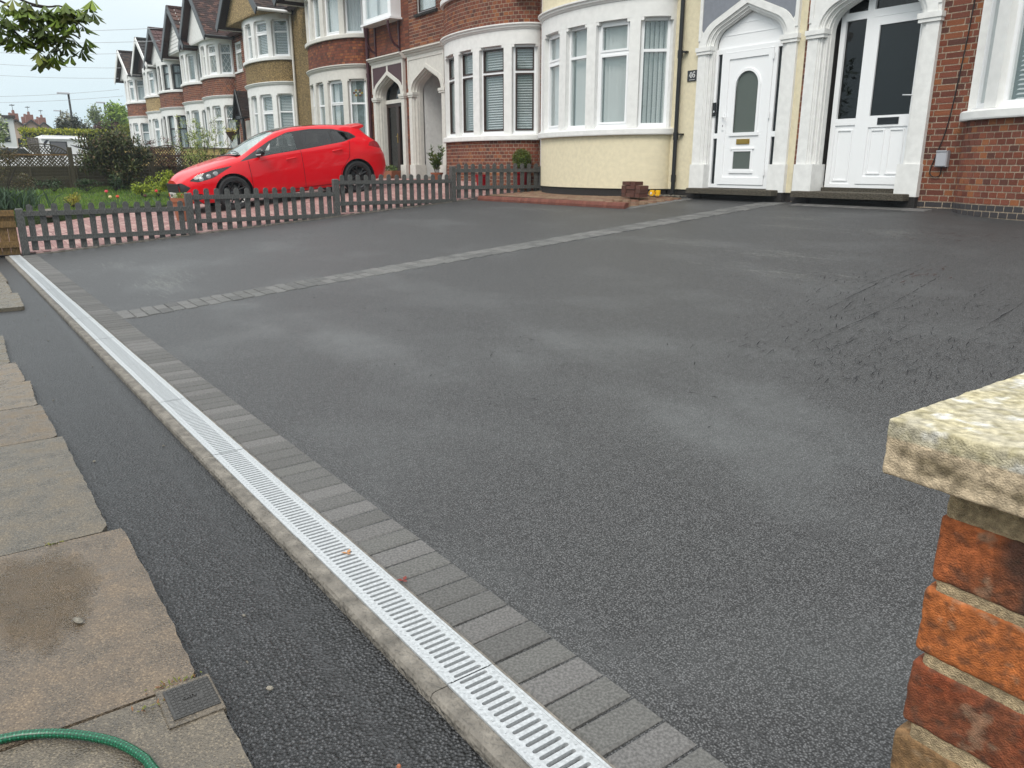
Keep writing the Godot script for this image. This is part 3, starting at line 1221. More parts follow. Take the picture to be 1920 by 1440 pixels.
func bay_bricks(list: Array, bay: Bay, y0: float, y1: float, dark_rows := 0) -> void:
	var rows := maxi(1, int(round((y1 - y0) / 0.075)))
	var ch := (y1 - y0) / rows
	for r in rows:
		var s := 0.03 - (0.056 if r % 2 else 0.0)
		while s < bay.S - 0.02:
			var a := maxf(s, 0.01)
			var b := minf(s + 0.099, bay.S - 0.01)
			if b - a > 0.03:
				var m := (a + b) * 0.5
				var p := bay.at(m, -0.0195 + rng.randf_range(-0.0015, 0.002))
				var nn := bay.normal(m)
				var z := Vector3(nn.x, 0, nn.y)
				list.append([Vector3(p.x, y0 + ch * (r + 0.5), p.y), Basis(Vector3.UP.cross(z), Vector3.UP, z), b - a, ch - 0.0135, (-1 if r < dark_rows else tone())])
			s += 0.1125
	return


func lay(list: Array, house: Node3D, single: int) -> void:
	# the bricks that show largest are pieces of their own, the rest one part
	if brick_mesh.is_empty():
		for k in BRICKS.size() + 1:
			var b := MB.new()
			b.tint(Color(0.075, 0.07, 0.072) if k == BRICKS.size() else BRICKS[k])
			b.box(Vector3.ZERO, Vector3(1, 1, 0.03))
			brick_mesh.append(b.done())
	var eye := Vector3(0, 1.27, 0)
	for e in list:
		var to: Vector3 = eye - e[0]
		e.append(-e[2] * maxf(0.0, (e[1].z as Vector3).dot(to.normalized())) / to.length_squared() * (0.05 if e[0].y > 5.2 else 1.0) * (0.02 if (e[0].x > -3.9) else 1.0))
	list.sort_custom(func(a, b): return a[5] < b[5])
	var rest := MB.new()
	for k in list.size():
		var e: Array = list[k]
		var ti: int = BRICKS.size() if e[4] < 0 else e[4]
		if k < single:
			piece("brick", brick_mesh[ti], M.brick, Transform3D((e[1] as Basis).scaled_local(Vector3(e[2], e[3], 1.0)), e[0]), house)
		else:
			rest.tint(Color(0.075, 0.07, 0.072) if e[4] < 0 else BRICKS[ti])
			rest.box(e[0], Vector3(e[2], e[3], 0.03), e[1], true)
	if rest.v.size():
		part("brick_courses", rest, M.brick, house, "", "stuff")


func wall_cells(mb: MB, x0: float, x1: float, y0: float, y1: float, z0: float, z1: float, holes: Array) -> void:
	var xs := [x0, x1]
	var ys := [y0, y1]
	for h in holes:
		for q in [h[0], h[1]]:
			if q > x0 and q < x1:
				xs.append(q)
		for q in [h[2], h[3]]:
			if q > y0 and q < y1:
				ys.append(q)
	xs.sort()
	ys.sort()
	for i in xs.size() - 1:
		for j in ys.size() - 1:
			var cx: float = (xs[i] + xs[i + 1]) * 0.5
			var cy: float = (ys[j] + ys[j + 1]) * 0.5
			var open = xs[i + 1] - xs[i] < 1e-4 or ys[j + 1] - ys[j] < 1e-4
			for h in holes:
				if cx > h[0] and cx < h[1] and cy > h[2] and cy < h[3]:
					open = true
			if not open:
				mb.span(Vector3(xs[i], ys[j], z0), Vector3(xs[i + 1], ys[j + 1], z1))


const LIGHTS := [[0.014, 0.155], [0.202, 0.374], [0.428, 0.572], [0.626, 0.798], [0.845, 0.975]]


func bay_storey(house: Node3D, bay: Bay, y0: float, y1: float, stone: String, st: Dictionary, tag: String) -> void:
	# sill at y0, lights from y0 + 0.12 to y1, with moulded heads
	var sill := MB.new()
	sweep(sill, bay, 0.0, bay.S, [Vector2(0.065, y0 + 0.004), Vector2(0.07, y0 + 0.02), Vector2(0.07, y0 + 0.095), Vector2(0.055, y0 + 0.112), Vector2(-0.02, y0 + 0.125), Vector2(-0.2, y0 + 0.125), Vector2(-0.2, y0 + 0.004)])
	part("sill", sill, M[stone], house)
	var yb := y0 + 0.124
	var prev := 0.0
	for k in LIGHTS.size() + 1:
		var sa := prev * bay.S
		var sb = (LIGHTS[k][0] if k < LIGHTS.size() else 1.0) * bay.S
		var mu := MB.new()
		band(mu, bay, sa, sb, yb, y1, -0.20, 0.0)
		# little shoulders under the lintel
		if k > 0:
			band(mu, bay, sa - 0.055, sa - 0.001, y1 - 0.05, y1, -0.12, -0.003)
		if k < LIGHTS.size():
			band(mu, bay, sb + 0.001, sb + 0.055, y1 - 0.05, y1, -0.12, -0.003)
		part("mullion", mu, M[stone], house)
		if k < LIGHTS.size():
			prev = LIGHTS[k][1]
	for L in LIGHTS:
		# the frame stands on the chord of its light
		var a := bay.at(L[1] * bay.S, -0.085)
		var b := bay.at(L[0] * bay.S, -0.085)
		var A := Vector3(a.x, yb + 0.03, a.y)
		var B := Vector3(b.x, yb + 0.03, b.y)
		var s := st.duplicate()
		if not st.has("sash_frame") and L != LIGHTS[1] and L != LIGHTS[3]:
			s.sash = 0
		window(house, A, (B - A).normalized(), (B - A).length(), y1 - yb - 0.032, s)
		if st.has("board"):
			var bd := MB.new()
			var bb := (B - A).normalized()
			bd.box((A + B) * 0.5 + Vector3(0, -0.005, 0) + bb.cross(Vector3.UP) * 0.045, Vector3((B - A).length() - 0.01, 0.05, 0.07), Basis(bb, Vector3.UP, bb.cross(Vector3.UP)))
			part("sill_board", bd, M[st.board], house)


func arch_line(cx: float, hw: float, ys: float, yb: float) -> Array:     # the opening's outline from its foot on the +x side over the top to the other foot
	var r := hw * 0.48
	var an := deg_to_rad(66.0)
	var p := [Vector2(cx + hw, yb), Vector2(cx + hw, ys)]
	for k in range(1, 9):
		var a := an * k / 8.0
		p.append(Vector2(cx + hw - r + r * cos(a), ys + r * sin(a)))
	var x1 := hw - r + r * cos(an)
	p.append(Vector2(cx, ys + r * sin(an) + x1 * tan(PI / 2 - an) * 0.98))
	var m := []
	for q in p.slice(0, p.size() - 1):
		m.append(Vector2(2 * cx - q.x, q.y))
	m.reverse()
	return p + m


func door_surround(house: Node3D, cx: float, st: Dictionary) -> void:
	# a plaster portal: pilasters on plinth blocks, stepped mouldings that turn into a flat-pointed arch, frieze and cornice
	var yb := 0.90
	var ys := 3.07
	var front := ZW + float(st.get("front", 0.07))
	var dk := float(st.get("depth", 1.0))
	var top := 3.97
	var plate := MB.new()
	var al := arch_line(cx, 0.76, ys, yb)
	var poly := PackedVector2Array([Vector2(cx + 0.925, yb), Vector2(cx + 0.925, top), Vector2(cx - 0.925, top), Vector2(cx - 0.925, yb)])
	var back := al.duplicate()
	back.reverse()
	for p in back:
		poly.append(p)
	plate.prism(poly, ZW - 0.1, front)
	part("surround", plate, M[st.stone], house)
	# stepped reveals
	var steps := [[0.76, 0.735, front - 0.02 * dk, front - 0.06 * dk], [0.735, 0.705, front - 0.035 * dk, front - 0.10 * dk], [0.705, 0.68, front - 0.085 * dk, front - 0.15 * dk], [0.68, 0.655, front - 0.10 * dk, front - 0.20 * dk], [0.655, 0.64, front - 0.16 * dk, front - 0.27 * dk]]
	var mo := MB.new()
	for s in steps:
		var o := arch_line(cx, s[0], ys, yb)
		var i := arch_line(cx, s[1], ys, yb)
		for k in o.size() - 1:
			var a := Vector3(o[k].x, o[k].y, s[2])
			var b := Vector3(o[k + 1].x, o[k + 1].y, s[2])
			var c := Vector3(i[k + 1].x, i[k + 1].y, s[2])
			var d := Vector3(i[k].x, i[k].y, s[2])
			mo.quad(a, b, c, d)
			mo.quad(d, c, Vector3(c.x, c.y, s[3]), Vector3(d.x, d.y, s[3]))
	part("moulding", mo, M[st.stone], house)
	# the raised arch band and the sunk spandrels
	var ar := MB.new()
	var oo := arch_line(cx, 0.90, ys, ys - 0.02)
	var ii := arch_line(cx, 0.765, ys, ys - 0.02)
	for k in range(1, oo.size() - 2):
		var a := Vector3(oo[k].x, oo[k].y, front + 0.016)
		var b := Vector3(oo[k + 1].x, oo[k + 1].y, front + 0.016)
		var c := Vector3(ii[k + 1].x, ii[k + 1].y, front + 0.016)
		var d := Vector3(ii[k].x, ii[k].y, front + 0.016)
		ar.quad(a, b, c, d)
		ar.quad(b, a, Vector3(a.x, a.y, front - 0.002), Vector3(b.x, b.y, front - 0.002))
		ar.quad(d, c, Vector3(c.x, c.y, front - 0.002), Vector3(d.x, d.y, front - 0.002))
	part("arch", ar, M[st.stone], house)
	var fr := MB.new()
	for s in [-1.0, 1.0]:
		fr.span(Vector3(cx + s * 0.925, ys + 0.13, front - 0.002), Vector3(cx + s * 0.865, top - 0.001, front + 0.014))
	fr.span(Vector3(cx - 0.865, top - 0.09, front - 0.002), Vector3(cx + 0.865, top - 0.001, front + 0.0135))
	part("frieze", fr, M[st.stone], house)
	if st.has("spandrel"):
		for s in [-1.0, 1.0]:
			var pl := PackedVector2Array([Vector2(cx + s * 0.862, 3.875), Vector2(cx + s * 0.862, 3.36)])
			for k in range(4, 12):
				var q: Vector2 = oo[k]
				if absf(q.x - cx) > 0.12 and absf(q.x - cx) < 0.86 and q.y > 3.2 and q.y < 3.86:
					pl.append(Vector2(cx + s * absf(q.x - cx), q.y + 0.012))
			pl.append(Vector2(cx + s * 0.05, oo[10].y - 0.02 + 0.012))
			pl.append(Vector2(cx + s * 0.05, 3.875))
			var sp := MB.new()
			sp.prism(pl, front - 0.003, front + 0.003)
			part("spandrel", sp, M[st.spandrel], house)
	for s in [-1.0, 1.0]:
		var cp := MB.new()
		var xa: float = cx + s * 0.945
		var xb: float = cx + s * 0.66
		cp.span(Vector3(xa, ys - 0.075, front - 0.16 * dk), Vector3(xb, ys - 0.03, front + 0.022))
		cp.span(Vector3(xa + s * 0.012, ys - 0.03, front - 0.17 * dk), Vector3(xb - s * 0.012, ys + 0.035, front + 0.036))
		part("capital", cp, M[st.stone], house)
		var bl := MB.new()
		bl.span(Vector3(cx + s * 0.94, yb - 0.03, ZW - 0.24), Vector3(cx + s * 0.632, 1.285, front + 0.022))
		part("plinth_block", bl, M[st.stone], house)
	# cornice over the door
	var co := MB.new()
	var pr := PackedVector2Array([Vector2(ZW, top), Vector2(front + 0.02, top), Vector2(front + 0.04, top + 0.03), Vector2(front + 0.04, top + 0.05), Vector2(front + 0.09, top + 0.075), Vector2(front + 0.09, top + 0.095), Vector2(front + 0.14, top + 0.12), Vector2(front + 0.14, top + 0.15), Vector2(ZW, top + 0.17)])
	co.prism(pr, -(cx + 0.975), -(cx - 0.975), Transform3D(Basis(Vector3(0, 0, 1), Vector3.UP, Vector3(-1, 0, 0)), Vector3.ZERO))
	part("cornice", co, M[st.stone], house)
	var sp2 := MB.new()
	sp2.cbox(Vector3(cx, 0.863, ZW + 0.02), Vector3(1.7, 0.085, 0.42), 0.01)
	part("doorstep", sp2, M.stone_step, house)
	var un := MB.new()
	un.span(Vector3(cx - 0.75, 0.55, ZW - 0.2), Vector3(cx + 0.75, 0.815, ZW + 0.05))
	part("step_riser", un, M.plinth, house)
	for s in [-1.0, 1.0]:
		var bk := MB.new()
		bk.span(Vector3(cx + s * 0.93, 0.5, ZW - 0.2), Vector3(cx + s * 0.66, 0.868, ZW + 0.075))
		part("plinth_brickwork", bk, M.plinth, house)


func roof_tiles(mb: MB, o: Vector3, u: Vector3, v: Vector3, lu: float, lv: float, tw: float, gauge: float, cols: Array, wave := 0.0) -> void:
	# o: lower corner at the eaves, u along them, v up the slope
	var nn := u.cross(v).normalized()
	var rows := int(lv / gauge)
	for r in rows:
		var x := -(tw * 0.5 if r % 2 and wave == 0.0 else 0.0)
		while x < lu:
			var a := maxf(x, 0.0)
			var b := minf(x + tw * 0.97, lu)
			if b - a > 0.02:
				mb.tint(cols[rng.randi() % cols.size()])
				var j := rng.randf_range(-0.004, 0.004)
				var bs := Basis(u, (v - nn * 0.09).normalized(), nn)
				mb.box(o + u * (a + b) * 0.5 + v * (gauge * (r + 0.5)) + nn * (0.018 + j), Vector3(b - a, gauge * 1.12, 0.018), bs.orthonormalized())
				if wave > 0.0:
					mb.box(o + u * (a + 0.25 * tw) + v * (gauge * (r + 0.5)) + nn * (0.035 + j), Vector3(tw * 0.42, gauge * 1.1, 0.03), bs.orthonormalized())
			x += tw
	return


func house(d: Dictionary) -> Node3D:
	var x0: float = d.x[1]      # low x
	var x1: float = d.x[0]
	var bx: Array = d.bay
	var depth: float = d.get("depth", 0.75)
	var bay := Bay.new(bx[0], bx[1], depth, ZW)
	var h := thing("terraced_house", d.label, "house", Vector3((x0 + x1) / 2, 0.6, ZW), "bay fronted terraced houses")
	var top := 6.28
	var kind: String = d.wall
	var holes := [[bx[1] + 0.12, bx[0] - 0.12, 1.85, 3.7], [bx[1] + 0.12, bx[0] - 0.12, 4.8, 6.1]]
	if d.has("door"):
		holes.append([d.door - 0.76, d.door + 0.76, 0.86, 3.74])
	for w in d.get("upper", []):
		holes.append([w[0], w[1], w[2], w[3]])
	var backing: String = {"brick": d.get("mortar", "mortar"), "cream": "cream", "pebbledash": "pebbledash", "white": "white"}[kind]
	var wl := MB.new()
	wall_cells(wl, x0 + 0.002, x1 - 0.002, 0.3 if kind == "brick" else 0.87, top, ZW - 0.24, ZW - (0.006 if kind == "brick" else 0.0), holes)
	part("wall", wl, M[backing], h)
	if kind != "brick":
		var pl := MB.new()
		wall_cells(pl, x0 + 0.002, x1 - 0.002, 0.3, 0.868, ZW - 0.24, ZW - 0.025, holes)
		part("plinth", pl, M.plinth, h)
	var bricks := []
	var blocked := holes.duplicate()
	if d.has("door"):
		blocked.append([d.door - 0.93, d.door + 0.93, 0.4, 4.1])
	blocked.append([bx[1] + 0.02, bx[0] - 0.02, 0.3, 6.2])
	if kind == "brick":
		flat_bricks(bricks, x0 + 0.004, x1 - 0.004, 0.45, top, ZW - 0.0175, blocked, 5 if d.get("dark_base", false) else 0)
	# the bay, from the ground up
	var low: String = d.get("low", kind)
	var mid: String = d.get("mid", kind)
	var lowb := MB.new()
	var o := -0.008 if low == "brick" else 0.0
	band(lowb, bay, 0.0, bay.S, 0.3 if low == "brick" else 0.87, 1.785, -0.2, o)
	part("bay_wall", lowb, M[{"brick": d.get("mortar", "mortar")}.get(low, low)], h)
	if low == "brick":
		bay_bricks(bricks, bay, 0.46, 1.785, 5 if d.get("dark_base", false) else 0)
	else:
		var pb := MB.new()
		band(pb, bay, 0.0, bay.S, 0.3, 0.868, -0.2, -0.025)
		part("bay_plinth", pb, M.plinth, h)
	var midb := MB.new()
	band(midb, bay, 0.0, bay.S, 4.05, 4.745, -0.2, -0.008 if mid == "brick" else 0.0)
	part("bay_wall", midb, M[{"brick": d.get("mortar", "mortar")}.get(mid, mid)], h)
	if mid == "brick":
		bay_bricks(bricks, bay, 4.055, 4.74)
	bay_storey(h, bay, 1.78, 3.66, d.stone, d.lower_win, "lower")
	var li := MB.new()
	band(li, bay, 0.0, bay.S, 3.661, 3.945, -0.2, 0.0)
	part("lintel", li, M[d.stone], h)
	var co := MB.new()
	cornice(co, bay, 3.94, 4.055)
	part("bay_cornice", co, M[d.stone], h)
	bay_storey(h, bay, 4.74, 6.03, d.get("stone_up", d.stone), d.upper_win, "upper")
	var l2 := MB.new()
	band(l2, bay, 0.0, bay.S, 6.031, 6.27, -0.2, 0.0)
	part("lintel", l2, M[d.get("stone_up", d.stone)], h)
	if d.has("door"):
		door_surround(h, d.door, {"stone": d.get("door_stone", d.stone), "front": d.get("front", 0.07), "depth": d.get("reveal", 1.0)}.merged({"spandrel": d.spandrel} if d.has("spandrel") else {}))
	lay(bricks, h, d.get("single", 0))
	for w in d.get("upper", []):
		window(h, Vector3(w[0], w[2], ZW - 0.04), Vector3.RIGHT, w[1] - w[0], w[3] - w[2], d.upper_win)
		var sl := MB.new()
		sl.span(Vector3(w[0] - 0.08, w[2] - 0.06, ZW - 0.05), Vector3(w[1] + 0.08, w[2], ZW + 0.05))
		part("sill", sl, M[d.get("sill_mat", "plinth")], h)
	# floors, party walls and back, so that the rooms are rooms
	var rm := MB.new()
	for y in [[0.90, 0.98], [4.06, 4.30], [6.10, 6.2]]:
		rm.span(Vector3(x0 + 0.06, y[0], -14.2), Vector3(x1 - 0.06, y[1], ZW - 0.245))
	part("floor_slab", rm, M.room, h)
	for y in [4.14, 6.14]:
		var fb := MB.new()
		band(fb, bay, 0.0, bay.S, y, y + 0.1, -minf(depth, 0.7), -0.205)
		part("bay_floor", fb, M.room, h)
	var pw := MB.new()
	for xx in [x0, x1 - 0.06]:
		pw.span(Vector3(xx, 0.3, -17.6), Vector3(xx + 0.058, 6.25, ZW - 0.246))
	pw.span(Vector3(x0 + 0.06, 0.98, -14.3), Vector3(x1 - 0.06, 6.2, -14.2))
	part("party_wall", pw, M.room, h)
	var bw := MB.new()
	bw.span(Vector3(x0, 0.3, -17.8), Vector3(x1, 6.25, -17.62))
	part("rear_wall", bw, M.mortar, h)
	make_roof(h, d, bay)
	return h


func make_roof(h: Node3D, d: Dictionary, bay: Bay) -> void:
	var x0: float = d.x[1]
	var x1: float = d.x[0]
	var cols: Array = d.tiles
	var sl := Vector3(0, 2.75, -4.0).normalized()
	var rf := MB.new()
	var tl := MB.new()
	# main roof: two slopes to a ridge
	var e := Vector3(x0, 6.24, ZW + 0.28)
	var lv := 4.95
	rf.tint(cols[0])
	for k in 2:
		var u := Vector3.RIGHT if k == 0 else Vector3.LEFT
		var v := sl if k == 0 else Vector3(0, sl.y, -sl.z)
		var o := e if k == 0 else Vector3(x1, 6.24, ZW + 0.28 + 2.0 * lv * sl.z)
		rf.box(o + u * (x1 - x0) * 0.5 + v * lv * 0.5 - u.cross(v) * 0.05, Vector3(x1 - x0, lv, 0.1), Basis(u, v, u.cross(v)))
		roof_tiles(tl, o, u, v, x1 - x0, lv, d.get("tw", 0.17), d.get("gauge", 0.12) * (1.0 if k == 0 else 2.5), cols, d.get("wave", 0.0))
	# the gable over the bay
	var gw := bay.a + 0.28
	var zf := ZW + bay.d + float(d.get("jut", 0.42))
	var ye := 6.26
	var ya := ye + gw * float(d.get("pitch", 0.86))
	var zb := ZW - (ya - 6.2) / 0.6875 - 0.1
	for s in [1.0, -1.0]:
		var v := Vector3(-s * gw, ya - ye, 0).normalized()
		var ln := Vector2(gw, ya - ye).length()
		var u := Vector3(0, 0, -s)
		var o := Vector3(bay.c + s * (gw + 0.1), ye - 0.1 * (ya - ye) / gw, zf if s > 0 else zb)
		var full := ln + 0.13
		rf.box(o + u * (zf - zb) * 0.5 + v * full * 0.5 - u.cross(v) * 0.04, Vector3(zf - zb, full, 0.08), Basis(u, v, u.cross(v)))
		roof_tiles(tl, o, u, v, zf - zb, full, d.get("tw", 0.17), d.get("gauge", 0.12), cols, d.get("wave", 0.0))
	rf.box(Vector3(bay.c, ya + 0.06, (zf + zb) * 0.5), Vector3(0.16, 0.09, zf - zb))
	var roof := part("roof", rf, M.tiles, h)
	part("roof_tiles", tl, M.tiles, roof, "", "stuff")
	var gb := MB.new()
	gb.prism(PackedVector2Array([Vector2(bay.c - gw + 0.1, ye - 0.02), Vector2(bay.c + gw - 0.1, ye - 0.02), Vector2(bay.c, ya - 0.14)]), zf - 0.36, zf - 0.30)
	var gable := part("gable", gb, M[d.get("gable", "white")], h)
	if d.get("boarded", false):
		var y := ye
		while y < ya - 0.15:
			var wd := gw * (1.0 - (y - ye) / (ya - ye)) - 0.05
			var bm := MB.new()
			bm.box(Vector3(bay.c, y + 0.07, zf - 0.288), Vector3(wd * 2, 0.135, 0.02), Basis(Vector3.RIGHT, -0.06))
			part("plank", bm, M[d.get("gable", "white")], gable)
			y += 0.15
	for s in [1.0, -1.0]:
		var bb := MB.new()
		var a := Vector3(bay.c + s * (gw + 0.12), ye - 0.16, zf - 0.02)
		var b := Vector3(bay.c + s * 0.01, ya - 0.01, zf - 0.02)
		var dr := (b - a).normalized()
		bb.box((a + b) * 0.5, Vector3((b - a).length(), 0.24, 0.045), Basis(dr, Vector3(0, 0, 1).cross(dr), Vector3(0, 0, 1)))
		part("bargeboard", bb, M[d.get("barge", "black_paint")], h)
	var sf := MB.new()
	sf.span(Vector3(bay.c - gw, ye - 0.06, ZW), Vector3(bay.c + gw, ye - 0.02, zf - 0.31))
	part("soffit", sf, M[d.get("gable", "white")], h)
	# gutters
	for s in [1.0, -1.0]:
		var gt := MB.new()
		var gx: float = bay.c + s * (gw + 0.17)
		gt.tube([Vector3(gx, ye - 0.10, zf - 0.05), Vector3(gx, ye - 0.10, ZW + 0.1)], 0.055, 0.055, 8)
		part("gutter", gt, M[d.get("gutter", "white")], h)


func make_terrace() -> void:
	var dark_brown := [Color(0.085, 0.05, 0.04), Color(0.05, 0.032, 0.028), Color(0.13, 0.08, 0.06), Color(0.04, 0.03, 0.03)]
	var rusty := [Color(0.14, 0.065, 0.052), Color(0.09, 0.045, 0.04), Color(0.22, 0.11, 0.085), Color(0.065, 0.036, 0.034)]
	var pinkish := [Color(0.20, 0.105, 0.10), Color(0.185, 0.098, 0.095), Color(0.215, 0.115, 0.108)]
	var slate := [Color(0.085, 0.08, 0.078), Color(0.075, 0.07, 0.068), Color(0.095, 0.088, 0.082)]
	var right := house({"label": "red brick house with open arched porch, dark glazed white door and grey meter box", "x": [-1.3, -7.28], "bay": [-1.5, -4.86], "wall": "brick", "dark_base": true, "stone": "white", "door": -6.28, "front": 0.06, "reveal": 0.85, "single": 300, "tiles": dark_brown,
		"lower_win": {"blind": "venetian", "sash": 0, "transom": 0.0}, "upper_win": {"blind": "curtains"}})
	far_door(right)
	var cream := house({"label": "cream rendered house with white bow bay, black downpipe and white panelled front door", "x": [-7.28, -13.3], "bay": [-9.8, -13.22], "wall": "cream", "stone": "white", "door": -8.32, "front": 0.045, "reveal": 0.5, "spandrel": "grey_paint", "tiles": rusty,
		"lower_win": {"blind": "vertical", "sash": 3, "transom": 0.705}, "upper_win": {"blind": "vertical"}, "upper": [[-8.8, -7.9, 4.93, 6.0]]})
	cream_door(cream)
	var h5 := house({"label": "brick house with white bow bay, brown sill boards and a deep white arched porch", "x": [-13.32, -19.1], "bay": [-13.52, -16.95], "wall": "brick", "stone": "white", "door": -18.18, "door_stone": "white_old", "single": 300, "tiles": dark_brown,
		"lower_win": {"frame": "upvc", "sash_frame": "brown_frame", "sash_w": 0.03, "blind": "venetian_dark", "transom": 0.70}, "upper_win": {"frame": "upvc", "sash_frame": "brown_frame", "sash_w": 0.02, "sash": 1, "transom": 0.0, "blind": "net"}, "upper": [[-18.66, -17.70, 4.93, 6.0]]})
	(h5 as Node3D)
	porch_of_five(h5)
	var h4 := house({"label": "dark brick house with maroon downpipe, brown glazed door and stained glass toplights", "x": [-19.1, -25.4], "bay": [-21.62, -25.25], "wall": "brick", "mortar": "mortar_dark", "stone": "white_old", "door": -20.29, "spandrel": "maroon", "single": 200, "tiles": dark_brown,
		"lower_win": {"blind": "curtains", "transom": 0.62, "sash": 2}, "upper_win": {"blind": "net", "transom": 0.0, "sash": 1, "sash_w": 0.03}})
	brown_door(h4)
	oriel(h4)
	var f := house({"label": "pebbledashed house with white bow bays and dark slatted blinds", "x": [-25.4, -32.2], "bay": [-27.45, -31.2], "depth": 0.85, "wall": "pebbledash", "stone": "white", "tiles": dark_brown, "gable": "pebble_pale",
		"lower_win": {"blind": "venetian_dark", "transom": 0.66}, "upper_win": {"blind": "venetian_dark", "transom": 0.66}})
	pier(f)
	var e := house({"label": "house with rust brown plain tiled gable and diamond leaded windows", "x": [-32.2, -37.4], "bay": [-34.0, -37.38], "wall": "brick", "stone": "white", "tiles": rusty, "pitch": 1.0, "gutter": "black_paint",
		"lower_win": {"leaded": true, "transom": 0.70, "blind": "half_net"}, "upper_win": {"leaded": true, "transom": 0.68}, "upper": [[-33.75, -32.9, 4.9, 6.0]], "sill_mat": "white"})
	canopy(e)
	house({"label": "house with white boarded gable under brown interlocking tiles", "x": [-37.4, -41.8], "bay": [-37.42, -40.8], "wall": "brick", "stone": "white", "tiles": rusty, "tw": 0.3, "gauge": 0.3, "wave": 1.0, "boarded": true, "gutter": "black_paint",
		"lower_win": {"transom": 0.0, "sash": 1}, "upper_win": {"transom": 0.0, "sash": 1}})
	house({"label": "house with pinkish tiled gable and black framed windows", "x": [-41.8, -45.6], "bay": [-42.2, -45.58], "wall": "brick", "stone": "white", "pitch": 0.74, "jut": 0.25, "tiles": pinkish, "tw": 0.3, "gauge": 0.3, "wave": 1.0, "barge": "black_paint",
		"lower_win": {"frame": "black_paint", "transom": 0.64, "blind": "curtains", "sash": 0, "f": 0.07}, "upper_win": {"frame": "black_paint", "transom": 0.64, "blind": "curtains", "sash": 0, "f": 0.07}})
	house({"label": "house with grey tiled gable, dark gable infill and tan pebbledash band", "x": [-45.6, -50.0], "bay": [-45.62, -48.95], "wall": "brick", "mid": "pebble_pale", "stone": "white", "pitch": 0.72, "jut": 0.25, "tiles": slate, "tw": 0.3, "gauge": 0.3, "wave": 1.0, "gable": "brown_frame", "barge": "white",
		"lower_win": {"blind": "half_net"}, "upper_win": {"blind": "half_net"}})
	house({"label": "end house of the terrace with dark brown tiled gable and white bargeboards", "x": [-50.0, -54.6], "bay": [-51.0, -54.3], "wall": "brick", "stone": "white", "pitch": 0.70, "jut": 0.22, "tiles": dark_brown, "barge": "white", "gutter": "black_paint",
		"lower_win": {"blind": "half_net"}, "upper_win": {"blind": "half_net"}})


func leafy_panel(mb: MB, x0: float, x1: float, y0: float, y1: float, z: float, w := 0.018) -> void:   # a raised bead round a panel
	mb.span(Vector3(x0, y0, z), Vector3(x1, y0 + w, z + 0.014))
	mb.span(Vector3(x0, y1 - w, z), Vector3(x1, y1, z + 0.014))
	mb.span(Vector3(x0, y0 + w, z), Vector3(x0 + w, y1 - w, z + 0.0135))
	mb.span(Vector3(x1 - w, y0 + w, z), Vector3(x1, y1 - w, z + 0.0135))


